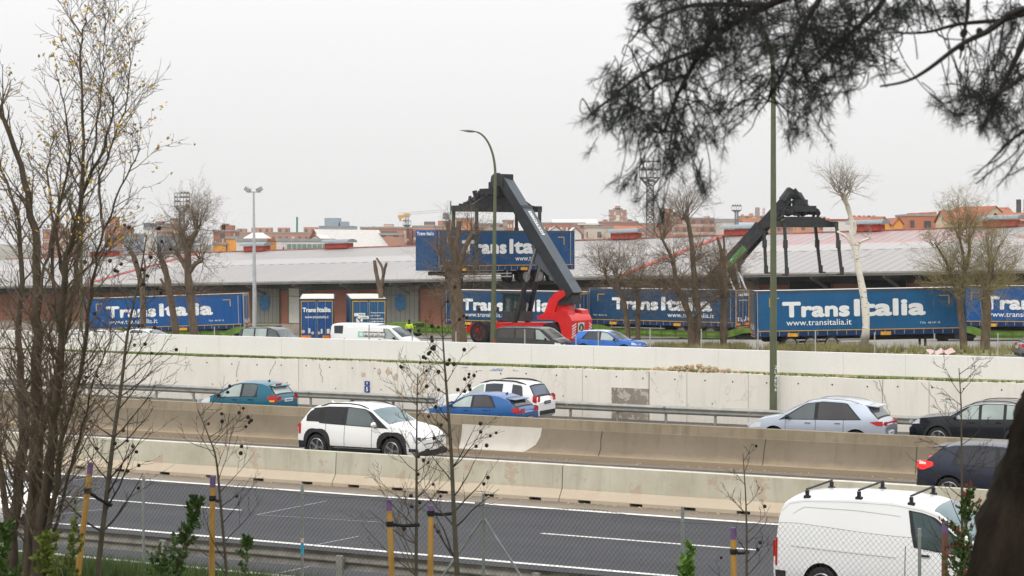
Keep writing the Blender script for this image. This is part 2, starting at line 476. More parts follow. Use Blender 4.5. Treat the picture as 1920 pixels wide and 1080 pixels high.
# near barrier: separate precast units, drainage slots below
JV = 43.0
units = []
joints_px = [-260, -60, 196, 634, 1058, 1560, 2050, 2600]
js = [ru(x, JV) for x in joints_px]
def jersey_unit(u0, u1, k):
    L = u1 - u0
    prof = [(-.30, .0), (-.30, .09), (-.13, .30), (-.09, .88), (.09, .88), (.13, .30), (.30, .09), (.30, .0)]
    b = MB()
    n = max(3, round(L / 1.45)); xs = [0.02]
    slots = [(L * (i + .5) / n - .17, L * (i + .5) / n + .17) for i in range(n)]
    x = .012
    for s0, s1 in slots + [(L - .012, None)]:
        b.prismx(prof, x, s0)
        if s1 is not None:
            b.prismx([(p, z) if z > .02 else (p, .075) for p, z in prof], s0, s1)
            x = s1
    bm = b.mesh('barrier_unit', MJER)
    o = link_mesh('barrier_unit', bm)
    p = RW(u0, JV, 0); o.location = p; o.rotation_euler = (0, 0, ROADROT)
    return o
jl = ['cream concrete barrier unit behind the left trees, leftmost of the near row',
      'cream concrete barrier unit at the left tree, its foot worn pink',
      'cream concrete barrier unit between the left tree and the white crossover',
      'cream concrete barrier unit below the white crossover, left of the picture centre',
      'long cream barrier unit with pinkish peeled foot, right of centre',
      'cream barrier unit behind the white panel van',
      'cream barrier unit running behind the pine trunk at the right edge']
for k in range(len(js) - 1):
    tag(jersey_unit(js[k], js[k + 1], k), jl[k], 'concrete barrier', 'precast units of the near median barrier')

# brown median barrier, one continuous casting with a pale repair
BV = 51.15
b = MB()
prof = [(0, -.02), (0, .12), (.05, .14), (.22, .40), (.30, .87), (.34, .87), (.34, .90), (.62, .90), (.62, -.5)]
b.cur = 0
U0, U1 = UA, UB
face = [(0, .0), (0, .14), (.10, .17), (.20, .36), (.27, .60), (.30, .85)]
N = 60
b.grid([[(U0 + (U1 - U0) * j / N, y, z) for j in range(N + 1)] for y, z in face])
b.grid([[(U0 + (U1 - U0) * j / N, y, z) for j in range(N + 1)] for y, z in ((.30, .85), (.345, .865))])
b.cur = 1
b.grid([[(U0 + (U1 - U0) * j / N, y, z) for j in range(N + 1)] for y, z in ((.345, .865), (.38, 1.13), (.60, 1.13), (.62, -.5))])
bo = b.build('median_barrier', [MBRN, MLIP], smooth=25, fix=False)
tag(bo, 'continuous brown concrete median barrier with stepped top, behind the white crossover', 'concrete barrier')
bo.location = RW(0, BV, 0); bo.rotation_euler = (0, 0, ROADROT)
b = MB(); u0, u1 = ru(858, BV), ru(1008, BV)
rows = []
for i, (y, z) in enumerate([(.0, .13), (.10, .18), (.20, .36), (.27, .60), (.302, .86)]):
    e = [-.55, -.42, -.16, -.04, 0][i]
    rows.append([(u0 + (u1 + e - u0) * j / 12, y - .006, z) for j in range(13)])
b.grid(rows); b.build('repair_patch', MREP, bo, smooth=40, fix=False)
b = MB()                              # hairline joints down the face
for px in (250, 420, 560, 1121, 1428, 1715):
    u = ru(px, BV)
    random.seed(px); pts = []
    for i, (y, z) in enumerate([(.0, .13), (.10, .18), (.20, .36), (.27, .60), (.302, .86)]):
        pts.append((u + random.uniform(-.03, .03), y - .004, z))
    for q in range(4): b.bar(pts[q], pts[q + 1], .016, .006)
b.build('crack', MDK, bo)

# white retaining wall
WV = 68.3
wt = thing('retaining_wall', 'tall white painted retaining wall with stains and cracks, behind the far guardrail', 'wall', RW(0, WV, 0), ROADROT)
b = MB()
nU = 50
def wtop(u): return 1.44 + .02 * math.sin(u * .4) + .012 * math.sin(u * 1.9)
b.grid([[(U0 + (U1 - U0) * j / 400, 0, z if z < 1 else wtop(U0 + (U1 - U0) * j / 400)) for j in range(401)] for z in (-.5, .3, 1.5)])
b.grid([[(U0 + (U1 - U0) * j / 400, y, wtop(U0 + (U1 - U0) * j / 400)) for j in range(401)] for y in (0, .22)])
b.build('wall_face', MWALL, wt, fix=False)
b = MB(); random.seed(5)
x = ru(100, WV)
while x < ru(1990, WV):
    b.cyl((x, -.004, 1.17 + random.uniform(-.03, .03)), .03, .012, 'y', 8); 
    if random.random() < .5: b.cyl((x + .3, -.004, .35 + random.uniform(-.1, .1)), .025, .012, 'y', 8)
    x += random.uniform(1.1, 1.35)
b.build('tie_holes', MDK, wt)
b = MB()
for px, ww in ((560, .010), (746, .008), (1092, .007), (1217, .035), (1288, .012), (1403, .010), (1655, .02), (1742, .015)):
    u = ru(px, WV); b.box((u, -.004, .47), (ww, .010, 1.9))
b.build('joint', M('joint_dark', (.28, .25, .2), .9), wt)
b = MB(); random.seed(11)
for px, h0, h1, dx in ((517, 1.35, .75, -.35), (600, 1.3, .5, .1), (450, 1.3, .6, -.2), (355, 1.25, .8, -.3), (1650, 1.4, .1, .35), (1730, 1.35, .1, .9), (1640, 1.38, 1.0, .2)):
    u = ru(px, WV); n = 9; pp = None
    for i in range(n + 1):
        t = i / n; p = (u + dx * t + random.uniform(-.05, .05), -.004, h0 + (h1 - h0) * t)
        if pp: b.bar(pp, p, .018, .01)
        pp = p
b.build('crack', M('crack_dark', (.22, .19, .15), .9), wt)
MPT = concrete('grey_plaster', (.25, .215, .17), (.38, .35, .30), .8, .5, .3, patch=((.52, .49, .44), 3, .52, .8))
b = MB(); ua, ub = ru(1147, WV), ru(1216, WV); b.box(((ua + ub) / 2, -.006, .13), (ub - ua, .024, 1.26)); b.build('plaster_patch', MPT, wt)
b = MB(); random.seed(3)
MSP = M('worn_plaster', (.55, .47, .36), .9, var=.3, scale=8)
for k in range(26):
    px = random.choice([random.gauss(745, 25), random.gauss(785, 8), random.gauss(790, 6)]); z = random.uniform(-.1, 1.25)
    u = ru(px, WV); r = random.uniform(.04, .17); n = 11
    poly = [(u + r * random.uniform(.55, 1.15) * math.cos(6.28 * i / n), z + r * 1.3 * random.uniform(.5, 1.15) * math.sin(6.28 * i / n)) for i in range(n)]
    b.prism(poly, -.007 - .0003 * k, .01)
b.build('flaking', MSP, wt)
b = MB(); random.seed(33)
MG = M('worn_blue_paint', (.33, .40, .56), .9, var=.3)
for k in range(16):
    u = ru(random.uniform(868, 975), WV); z = random.uniform(1.18, 1.36)
    b.box((u, -.005 - .0002 * k, z), (random.uniform(.05, .35), .006, random.uniform(.015, .04)))
b.build('paint_mark', MG, wt)
# parapet
PV = 69.56
pt = thing('parapet_wall', 'low smooth off-white parapet wall above the grassy ledge', 'wall', RW(0, PV, 0), ROADROT)
b = MB(); b.box(((U0 + U1) / 2, .12, 1.2), (U1 - U0, .24, 2.16)); b.build('parapet_face', MPAR, pt)
b = MB()
for px in range(60, 1900, 117): b.box((ru(px, PV), -.002, 1.87), (.012, .008, .78))
b.build('joint', M('joint_pale', (.58, .56, .52), .9), pt)

# ================================================================== guardrails, fence, poles, sign plates
MSTEEL = M('galvanised_steel', (.30, .30, .28), .5, .55, var=.18, scale=2.5, bmp=.05)
MSTEELN = M('weathered_steel', (.20, .19, .17), .6, .4, var=.3, scale=3.5, bmp=.08)
MPOST = M('post_steel', (.30, .30, .28), .55, .5, var=.15)
MORG = M('orange_reflector', (.75, .38, .03), .4)
WPROF = [(.00, .31), (-.02, .305), (-.075, .255), (-.08, .225), (-.015, .17), (-.012, .14), (-.08, .085), (-.075, .055), (-.02, .005), (0, 0)]
def guardrail(label, v, zt, u0, u1, phase, step, mat, lap, side=1, postw=.10, z0=0, refl=()):
    t = thing('guardrail', label, 'guardrail', RW(0, v, 0), ROADROT, 'steel guardrails along the motorway')
    b = MB()
    n = int((u1 - u0) / 2)
    pr = [(y * side, z + zt - .31) for y, z in WPROF]
    b.grid([[(u0 + (u1 - u0) * j / n, y + .006 * math.sin(j * 2.1), z + .006 * math.sin(j * 1.3)) for j in range(n + 1)] for y, z in pr])
    # back face so the beam has thickness
    b.grid([[(u0 + (u1 - u0) * j / n, y + .008 * side + .006 * math.sin(j * 2.1), z + .006 * math.sin(j * 1.3)) for j in range(n + 1)] for y, z in pr])
    b.build('beam', mat, t, smooth=50, fix=False)
    u = u0 + phase; k = 0
    pm = MB(); pm.box((0, .09 * side, (zt - .04 + z0 - .5) / 2), (postw, .06, zt - .04 - (z0 - .5))); pm.box((0, .04 * side, zt - .16), (postw * .8, .08, .16))
    pme = pm.mesh('post', MPOST)
    lm = MB(); lm.box((0, -.078 * side, zt - .07), (.09, .012, .06)); lm.box((0, -.078 * side, zt - .24), (.09, .012, .06)); lm.cyl((.0, -.02 * side, zt - .155), .018, .03, 'y', 8)
    lme = lm.mesh('splice_bolt', MSTEELN)
    while u < u1:
        px = 960 + F * RW(u, v).x / max(RW(u, v).y, 1)
        if -120 < px < 2040:
            link_mesh('post', pme, t, (u, 0, 0))
            if k % lap == 0: link_mesh('splice_bolt', lme, t, (u, 0, 0))
        k += 1; u += step
    for px in refl:
        q = MB(); uu = ru(px, v); q.prism([(uu - .04, zt - .16), (uu + .04, zt - .12), (uu - .04, zt - .08)], -.05, -.02); q.build('reflector', MORG, t)
    return t
ph = (ru(1068, 67.3) - (-190)) % 2.0
guardrail('long grey steel guardrail at the foot of the white wall, beyond the far traffic', 67.3, .23, -190, 60, ph, 2.0, MSTEEL, 4, 1, .09, -.45, refl=(229, 756, 1064, 1406))
ph = (ru(642, 29.75) - (-70)) % 4.0
guardrail('weathered guardrail in front of the near carriageway, seen through the mesh fence', 29.75, .74, -70, 30, ph, 4.0, MSTEELN, 1, -1, .13, 0)

# chain link fence
FV = 26.7
ft = thing('mesh_fence', 'rusty chain link fence on thin grey posts along the bank', 'fence', RW(0, FV, 0), ROADROT)
MWIRE = M('fence_wire', (.07, .062, .055), .6, .3, var=.3)
ftop = lambda u: 2.30 + .03 * math.sin(u * 1.9) - .05 * abs(math.sin(u * 1.03))
b = MB(); random.seed(4)
fu0, fu1 = ru(-60, FV), ru(1960, FV)
dg_, hh = .078, .9
def fdef(u, z):
    return (u + .012 * math.sin(z * 3 + u * .7), .05 * math.sin(u * .9 + z) + .03 * math.sin(u * 2.3), z)
step = dg_; nu = int((fu1 - fu0) / step)
for s in (1, -1):
    for k in range(-26, nu + 26):
        ub = fu0 + k * step; pts = []
        zb = .25; nz = 7
        for i in range(nz + 1):
            f = i / nz; z = zb + (2.30 - zb) * f; u = ub + s * (z - zb) * .84
            z2 = zb + (ftop(u) - zb) * f
            if fu0 <= u <= fu1: pts.append(fdef(u, z2))
        if len(pts) > 1: b.tube(pts, .0021, 3, cap=False)
for zf in (0, ):
    b.tube([fdef(fu0 + (fu1 - fu0) * j / 120, ftop(fu0 + (fu1 - fu0) * j / 120) - zf) for j in range(121)], .003, 4, cap=False)
wm = b.build('wire_mesh', MWIRE, ft, fix=False)
MFP = M('fence_post_steel', (.25, .27, .26), .6, .4, var=.2)
for px, py in ((-25, 890), (265, 903), (563, 920), (903, 938), (1277, 963), (1722, 1005)):
    u = ru(px, FV); Y = RW(u, FV).y; zt = H - (py - YH) / F * Y
    q = MB(); q.cyl((u, .06, (zt + .1) / 2), .025, zt - .1 + .2, 'z', 12); q.cyl((u, .06, zt), .031, .03, 'z', 12)
    po = q.build('post', MFP, ft, smooth=40)
    if px == 563:
        q = MB(); q.cyl((u, .06, 1.33), .0262, .18, 'z', 12); q.build('blue_tape', M('blue_tape', (.02, .33, .55), .5), po, smooth=40)
        q = MB(); q.cyl((u, .06, 1.46), .0262, .07, 'z', 12); q.build('pink_tape', M('pink_tape', (.75, .45, .40), .5), po, smooth=40)
    if px == 903:
        for s, nm in ((-1, 'brace'), (1, 'brace')):
            q = MB(); q.tube([(u, .06, zt - .28), (u + s * 1.35, .06 + .1 * s, .2)], .019, 8); q.build('brace', MFP, ft, smooth=40)
        q = MB(); q.box((u - .05, .03, zt - .05), (.16, .03, .05)); q.build('clamp', MFP, ft)
# fence wire bits: small posts behind the parapet (tops of a fence along the street)
MFG = M('thin_post', (.36, .36, .34), .6, .3)
for i, (px, py) in enumerate(((402, 613), (536, 621), (692, 610), (773, 620), (855, 622), (984, 618), (1080, 630), (1122, 620), (1219, 617), (1315, 618), (1421, 618), (1529, 620), (1640, 624), (1752, 626), (1871, 625))):
    v = 98.0; Y = rY(px, v); p = W(px, py, Y); g0 = gz(p.x, p.y)
    q = MB(); q.cyl((0, 0, (p.z - g0) / 2), .035, p.z - g0, 'z', 8); q.cyl((0, 0, p.z - g0), .045, .03, 'z', 8)
    o = q.build('fence_post', MFG, None, smooth=40); o.location = (p.x, p.y, g0)
    ref = ['left of the dark boxy car', 'in front of the boxy car bonnet', 'in front of the lettered van door', 'at the bonnet of the lettered van', 'by the big pollard tree', 'before the dark people carrier', 'between the dark van and the blue car', 'before the rear of the blue car', 'right of the blue car bonnet', 'before the grass by the twin trees', 'left of the tall green lamp post', 'left of the birch', 'right of the birch', 'beside the pink rag', 'near the right-edge grey car'][i]
    tag(o, 'thin grey fence post behind the parapet, ' + ref, 'fence post', 'thin posts along the street')

# kilometre plate on the wall
kt = thing('kilometre_marker', 'two small blue kilometre plates reading 5, fixed on the white wall', 'road sign', RW(ru(689, WV), WV - .03, 0), ROADROT)
MBL = M('sign_blue', (.02, .06, .26), .4); MWT = M('sign_white', (.85, .86, .88), .5)
b = MB(); b.box((0, 0, .55), (.24, .02, .18)); b.build('route_plate', MBL, kt)
b = MB(); b.box((0, 0, .30), (.25, .02, .25)); b.build('number_plate', MBL, kt)
lettering('lettering', '5', MWT, kt, (-.05, -.013, .215), height=.17, bold=.03)
lettering('lettering', 'II', MWT, kt, (-.035, -.013, .50), height=.10, width=.07, bold=.01)
b = MB(); b.box((0, 0, -.1), (.035, .03, .56)); b.build('bracket', MSTEEL, kt)

# ------------------------------------------------------------------ street lamps
MGREEN = M('lamp_post_green', (.115, .13, .075), .5, .1, var=.12, scale=2)
MHEAD = M('lamp_head_grey', (.20, .20, .21), .5, .3)
def arc_lamp(label, base, ztop, r0, r1, arm, armz, rot, head=True, text=None):
    t = thing('street_lamp', label, 'street lamp', base, rot, 'green street lamps with a curved arm')
    zc = ztop - armz
    pts = [(0, 0, 0), (0, 0, zc * .5), (0, 0, zc)]; rs = [r0, (r0 + r1) / 2, r1 * 1.05]
    q = MB(); q.tube(pts, rs, 14)
    q.build('pole', MGREEN, t, smooth=50)
    q = MB(); pts = []; n = 12
    for i in range(n + 1):
        a = math.pi / 2 * i / n * .93
        pts.append((-arm * (1 - math.cos(a)), 0, zc + armz * math.sin(a)))
    q.tube(pts, [r1 * 1.05 - (r1 * .4) * i / n for i in range(n + 1)], 10)
    q.build('arm', MGREEN, t, smooth=50)
    if head:
        e = Vector(pts[-1]); q = MB()
        prof = [(.05, 0), (.10, .12), (.15, .3), (.17, .5), (.12, .75), (.05, 1.0), (.01, 1.15)]
        rows = []
        for r, x in prof:
            rows.append([(e.x - x, r * 1.1 * math.cos(a), e.z + .02 + x * .06 + r * .55 * math.sin(a)) for a in [2 * math.pi * j / 12 for j in range(13)]])
        q.grid(rows); q.build('lamp_head', MHEAD, t, smooth=60)
    if text:
        for i, ch in enumerate(text):
            me = lettering('painted_number', ch, MWT, t, (-.03 + r0 * .5, -r0 * 1.0, 2.85 - i * .16), height=.12, bold=.01)
    return t
Y = rY(1450, 67.85); p = W(1450, 765, Y)
arc_lamp('tall green street lamp before the white wall, its head hidden in the pine branches', (p.x, p.y, -.45), H + (YH + 30) / F * Y, .145, .085, 1.9, 3.0, 0, text=None)
for i, ch in enumerate('ZLAEU6'):
    me = lettering('painted_number', ch, MWT, bpy.data.objects['street_lamp'], (.03, -.155, 1.72 + .45 - i * .165), height=.12, bold=.01)
Y = rY(924, 113); p = W(924, 640, Y); g0 = gz(p.x, p.y)
l2 = arc_lamp('green street lamp with curved arm and dark head, beside the big red lifting truck', (p.x, p.y, g0), H + (YH - 222) / F * Y, .20, .085, 1.45, 2.9, 0)
l2.rotation_euler = (0, R(.8), R(8))
Y = 132; p = W(152, 620, Y); g0 = gz(p.x, p.y)
arc_lamp('slender green lamp post half hidden by the leafy tree at left', (p.x, p.y, g0), H + (YH - 330) / F * Y, .15, .1, 1.4, 2.5, 0)
# twin floodlight mast
Y = 150; p = W(478, 620, Y); g0 = gz(p.x, p.y)
t = thing('floodlight_mast', 'slim pale mast with two angled floodlights, behind the dark boxy car', 'light mast', (p.x, p.y, g0))
zt = H + (YH - 360) / F * Y - g0; MPALE = M('pale_steel', (.45, .46, .47), .5, .3)
q = MB(); q.tube([(0, 0, 0), (-.05, 0, zt * .5), (-.1, 0, zt)], [.2, .14, .07], 12); q.build('mast', MPALE, t, smooth=50)
q = MB(); q.box((-.1, 0, zt), (1.1, .08, .08)); q.build('crossbar', MPALE, t)
for s in (-1, 1):
    q = MB(); q.box((-.1 + s * .45, -.1, zt + .22), (.5, .3, .34), 0, s * -.5, .3); fl = q.build('floodlight', M('flood_case', (.40, .41, .42), .5, .2), t)
    q = MB(); q.box((-.1 + s * .47, -.27, zt + .22), (.4, .02, .26), 0, s * -.5, .3); q.build('lens', glass('flood_glass', (.5, .52, .5)), fl)

# ================================================================== vehicles
MTYRE = M('tyre_rubber', (.022, .022, .023), .85, var=.2)
MRIM = M('alloy_rim', (.30, .31, .32), .35, .8)
MRIMD = M('dark_rim', (.10, .10, .105), .4, .5)
MPLAS = M('black_plastic', (.028, .029, .031), .6, var=.2)
MARCH = M('wheel_well_black', (.012, .012, .012), .9)
MRED = M('tail_light_red', (.42, .012, .010), .25, coat=.6)
MREDL = M('tail_light_lit', (1.0, .03, .03), .3, emit=.9)
MLAMP = M('head_light_lens', (.55, .58, .62), .15, coat=.8)
MLAMPON = M('head_light_lit', (1.0, .93, .80), .2, emit=2.5)
MPLATE = M('number_plate_white', (.72, .72, .70), .5)
MSEAM = M('door_seam_black', (.03, .03, .03), .8)
MCHROME = M('bright_trim', (.55, .55, .56), .2, .9)
MSTRIP = M('plate_print', (.22, .22, .26), .6)

class Shell:
    """body surface: side half width and top surface as functions, so that glass and trim can lie on it"""
    def __init__(s, L, Wd, Hh, top, belt, zb=.24, tumble=.22, taper=.17, tp=4, crown=.05, mid=.55):
        s.L, s.W, s.H, s.top, s.belt, s.zb, s.tumble, s.taper, s.tp, s.crown, s.mid = L, Wd, Hh, top, belt, zb, tumble, taper, tp, crown, mid
    def zt(s, x): return interp(s.top, x)
    def zbelt(s, x): return min(interp(s.belt, x), s.zt(x) - s.crown)
    def w(s, x, z):
        t = min(1.0, abs(2 * x / s.L - 1)); pl = 1 - s.taper * t ** s.tp
        zb = interp(s.belt, x)
        if z < s.mid: v = 1 - .09 * ((s.mid - z) / max(.01, s.mid - s.zb)) ** 2
        elif z <= zb: v = 1 - .045 * ((z - s.mid) / max(.01, zb - s.mid)) ** 2
        else: v = .955 - s.tumble * ((z - zb) / (s.H - zb)) ** 1.12
        return s.W / 2 * pl * v
    def topz(s, x, y):
        z = s.zt(x); ze = z - s.crown; w = max(.05, s.w(x, ze))
        return z - s.crown * min(1, abs(y) / w) ** 3.2
    def stations(s):
        st = []
        for (a, b), (c, d) in zip(s.top, s.top[1:]):
            n = max(1, int(math.hypot(c - a, d - b) / .11))
            for i in range(n): st.append(a + (c - a) * i / n)
        st.append(s.top[-1][0])
        return st
    def body(s):
        b = MB(); rings = []
        st = s.stations()
        for x in st:
            ze = s.zt(x) - s.crown; zb = s.zb + (.10 if x < .12 or x > s.L - .12 else 0)
            pts = []
            for k in range(13):
                z = zb + (ze - zb) * k / 12
                pts.append((x, -s.w(x, z), z))
            w = s.w(x, ze)
            for f in (.97, .88, .7, .4, 0):
                pts.append((x, -w * f, s.topz(x, w * f)))
            full = pts + [(p[0], -p[1], p[2]) for p in reversed(pts[:-1])]
            rings.append(full)
        def cap(ring, dx, k, dz):
            cz = sum(p[2] for p in ring) / len(ring)
            return [(p[0] + dx, p[1] * k, cz + (p[2] - cz) * dz) for p in ring]
        e0, e1 = rings[0], rings[-1]
        rings = [cap(e0, -.07, .90, .86), cap(e0, -.035, .97, .96)] + rings + [cap(e1, .035, .97, .95), cap(e1, .07, .88, .82)]
        n = len(rings[0]); vs = [p for r in rings for p in r]
        fs = [(i * n + j, i * n + (j + 1) % n, (i + 1) * n + (j + 1) % n, (i + 1) * n + j) for i in range(len(rings) - 1) for j in range(n)]
        fs.append(tuple(reversed(range(n)))); fs.append(tuple((len(rings) - 1) * n + j for j in range(n)))
        b.add(vs, fs)
        return b
    def side_panel(s, b, xs, lo, hi, off, sides=(-1, 1), nz=4):
        for sd in sides:
            rows = []
            for x in xs:
                l, h = lo(x), hi(x)
                if h < l: h = l
                rows.append([(x, sd * (s.w(x, l + (h - l) * k / nz) + off), l + (h - l) * k / nz) for k in range(nz + 1)])
            b.grid(rows)
    def top_panel(s, b, x0, x1, inset0, inset1, off, n=12):
        rows = []
        for i in range(n + 1):
            x = x0 + (x1 - x0) * i / n
            w = s.w(x, s.zt(x) - s.crown) - (inset0 + (inset1 - inset0) * i / n)
            sl = (s.zt(x + .02) - s.zt(x - .02)) / .04; q = math.hypot(1, sl)
            rows.append([(x - off * sl / q, y, s.topz(x, y) + off / q) for y in [w * (j / 5 - 1) for j in range(11)]])
        b.grid(rows)
    def arc_panel(s, b, cx, cz, r0, r1, a0, a1, off, sides=(-1, 1), square=0):
        n = 18
        for sd in sides:
            rows = []
            for rr in (r0, (r0 + r1) / 2, r1):
                row = []
                for i in range(n + 1):
                    a = a0 + (a1 - a0) * i / n
                    k = 1
                    if square and rr > r0: k = 1 + square * (abs(math.sin(2 * a)) ** 1.5)
                    x, z = cx + rr * k * math.cos(a), cz + rr * k * math.sin(a)
                    row.append((x, sd * (s.w(min(max(x, 0), s.L), z) + off), z))
                rows.append(row)
            b.grid(rows)
            b.grid([[(p[0], p[1] - sd * (off + .03), p[2]) for p in rows[-1]], rows[-1]])
def wheel_mesh(r, w, rimm, spokes=5, cover=False):
    b = MB()
    b.lathe([(r * .62, -w / 2 + .01), (r * .9, -w / 2), (r * .985, -w / 2 + .025), (r, -w / 4), (r, w / 4), (r * .985, w / 2 - .025), (r * .9, w / 2), (r * .62, w / 2 - .01)], 28, 'y')
    tm = b.mesh('tyre', MTYRE, smooth=50)
    c = MB()
    c.lathe([(r * .70, -w / 2 + .004), (r * .64, -w / 2 + .004), (r * .60, -w / 2 + .05), (r * .3, -w / 2 + .07), (.001, -w / 2 + .07)], 28, 'y')
    c.lathe([(r * .70, w / 2 - .004), (r * .64, w / 2 - .004), (r * .60, w / 2 - .05), (.001, w / 2 - .06)], 28, 'y')
    rm = c.mesh('rim_back', [MRIMD], smooth=40)
    d = MB()
    d.lathe([(r * .71, -w / 2 + .008), (r * .66, -w / 2 - .004), (r * .62, -w / 2 + .01)], 28, 'y')
    for k in range(spokes):
        a = 2 * math.pi * k / spokes
        for da in (-.11, .11):
            d.bar((r * .12 * math.cos(a), -w / 2 + .03, r * .12 * math.sin(a)), (r * .65 * math.cos(a + da), -w / 2 + .004, r * .65 * math.sin(a + da)), .035, .03)
    d.cyl((0, -w / 2 + .03, 0), r * .16, .05, 'y', 12)
    sm = d.mesh('spokes', [rimm], smooth=30)
    return tm, rm, sm
_wc = {}
def car(name, label, cat, sp, mat, loc, rot, group=None, **k):
    """sp: shell and layout; local x forward from the rear bumper, origin under the middle"""
    s = sp['shell']; L = s.L
    t = thing(name, label, cat, loc, 0, group); t.rotation_euler = rot if isinstance(rot, tuple) else (0, 0, rot)
    off = Vector((-L / 2, 0, 0))
    def put(o): o.location = off; return o
    gl = k.get('glass', glass('dark_glass')); gl2 = k.get('glass2', gl); glf = k.get('glassf', gl); glr = k.get('glassr', gl2)
    # body with real wheel openings
    bmesh_ = s.body().mesh('body', [mat, MARCH], smooth=None)
    bm = bmesh.new(); bm.from_mesh(bmesh_); bmesh.ops.recalc_face_normals(bm, faces=bm.faces); bm.to_mesh(bmesh_); bm.free()
    body = link_mesh('body', bmesh_, t)
    c = MB(); c.cur = 1
    for wx in sp['wheels']:
        for sd in (-1, 1): c.cyl((wx, sd * (s.W / 2), sp['r'] + .01), sp['r'] + sp.get('gap', .055), .62, 'y', 32)
    cm = c.mesh('cut', [mat, MARCH]); co = link_mesh('cut', cm)
    bm = bmesh.new(); bm.from_mesh(cm); bmesh.ops.recalc_face_normals(bm, faces=bm.faces); bm.to_mesh(cm); bm.free()
    md = body.modifiers.new('b', 'BOOLEAN'); md.object = co; md.operation = 'DIFFERENCE'; md.solver = 'EXACT'
    dg = bpy.context.evaluated_depsgraph_get(); dg.update()
    body.parent = None
    dg.update()
    me = bpy.data.meshes.new_from_object(body.evaluated_get(dg)); body.modifiers.clear(); body.data = me; me.name = 'body'
    bpy.data.objects.remove(co); body.parent = t
    me.shade_smooth(); me.set_sharp_from_angle(angle=R(32))
    put(body)
    # wheels
    key = (sp['r'], k.get('rim', 'a'), sp.get('spokes', 5))
    if key not in _wc: _wc[key] = wheel_mesh(sp['r'], .21, MRIMD if k.get('rim') == 'dark' else MRIM, sp.get('spokes', 5))
    tm, rm, sm = _wc[key]
    for wx in sp['wheels']:
        for sd in (-1, 1):
            wo = link_mesh('wheel', tm, t, (wx - L / 2, sd * (s.W / 2 - .135), sp['r']))
            if sd == 1: wo.rotation_euler = (0, 0, math.pi)
            link_mesh('rim', sm, wo); link_mesh('hub', rm, wo)
    # side glass
    zt = s.zt; mtop = sp.get('mt', .10)
    fr = MB()
    x0, x1 = sp['dlo']
    dl0 = sp.get('dlo_top0', x0 + .12); dl1 = sp.get('dlo_top1', x1 - .6)
    belt = lambda x: interp(s.belt, x) + .012
    def limits(a0, a1, b0, b1, grow=0.0):
        # a0,b0: bottom x ; a1,b1: top x
        def z_at(f): return f
        def topx(x): return zt(x) - mtop + grow
        la, ha = belt(a0) - grow, topx(a1); lb, hb = belt(b0) - grow, topx(b1)
        def lo(x):
            l = belt(x) - grow
            if a1 < a0 and x < a0: l = max(l, la + (ha - la) * (a0 - x) / (a0 - a1))
            if b1 > b0 and x > b0: l = max(l, lb + (hb - lb) * (x - b0) / (b1 - b0))
            return l
        def hi(x):
            h = topx(x)
            if a1 > a0 and x < a1: h = min(h, la + (ha - la) * (x - a0) / (a1 - a0))
            if b1 < b0 and x > b1: h = min(h, hb + (lb - hb) * (x - b1) / (b0 - b1))
            return h
        xa, xb = min(a0, a1), max(b0, b1); n = max(8, int((xb - xa) / .06))
        return [xa + (xb - xa) * i / n for i in range(n + 1)], lo, hi
    if sp.get('frame', True):
        xs, lo, hi = limits(x0 - .03, dl0 - .03, x1 + .06, dl1 + .05, .02)
        s.side_panel(fr, xs, lo, hi, .004); build_lr(fr, 'window_frame', k.get('framem', MPLAS), t, 40, off)
    for i, (a0, a1, b0, b1) in enumerate(sp['win']):
        q = MB(); xs, lo, hi = limits(a0, a1, b0, b1)
        s.side_panel(q, xs, lo, hi, .009)
        build_lr(q, 'side_window', glf if i == len(sp['win']) - 1 else gl2, t, 40, off)
    q = MB(); a, c_ = sp['ws']; s.top_panel(q, a, c_, .05, .10, .006); put(q.build('windscreen', gl, t, smooth=60, fix=False))
    if 'rw' in sp:
        q = MB(); a, c_ = sp['rw']; s.top_panel(q, a, c_, .13, .12, .008); put(q.build('rear_window', glr, t, smooth=60, fix=False)); q = MB(); s.top_panel(q, a - .05, c_ + .05, .06, .05, .004); put(q.build('rear_window_frame', MPLAS, t, smooth=60, fix=False))
    # door seams
    q = MB()
    for x in sp.get('seams', []):
        s.side_panel(q, [x, x + .014], lambda x: s.zb + .16, lambda x: belt(x) - .02, .003, nz=6)
    if 'sillx' in sp:
        xa, xb = sp['sillx']; s.side_panel(q, [xa + (xb - xa) * i / 8 for i in range(9)], lambda x: s.zb + .15, lambda x: s.zb + .164, .003, nz=1)
    if q.v: put(q.build('door_seam', MSEAM, t, smooth=40, fix=False))
    # handles
    for x in sp.get('handles', []):
        for sd in (-1, 1):
            z = interp(s.belt, x) - .10
            q = MB(); q.box((x, sd * (s.w(x, z) + .018), z), (.19, .03, .03)); put(q.build('door_handle', k.get('handlem', mat), t))
    # mirrors
    mx = sp.get('mirror')
    if mx:
        for sd in (-1, 1):
            z = belt(mx) + .07; q = MB(); w = s.w(mx, belt(mx))
            q.ball((mx, sd * (w + .13), z), (.07, .12, .075), 10, 8)
            q.bar((mx, sd * (w - .02), z - .06), (mx, sd * (w + .08), z - .03), .05, .04)
            put(q.build('mirror', k.get('mirrorm', mat), t, smooth=60))
    # lamps
    z0, z1, ln = sp.get('head', (.62, .76, .42))
    q = MB(); xs = [L - ln + ln * i / 6 for i in range(7)]
    s.side_panel(q, xs, lambda x: z0 + (L - x) * .10, lambda x: min(z1 + (L - x) * .12, s.zt(x) - s.crown), .007, nz=3)
    for sd in (-1, 1): q.box((L + .045, sd * s.w(L, z0) * .72, (z0 + z1) / 2), (.04, .28, (z1 - z0) * .65))
    build_lr(q, 'headlight', MLAMPON if k.get('lit') else MLAMP, t, 40, off)
    z0, z1, ln = sp.get('tail', (.78, .98, .32))
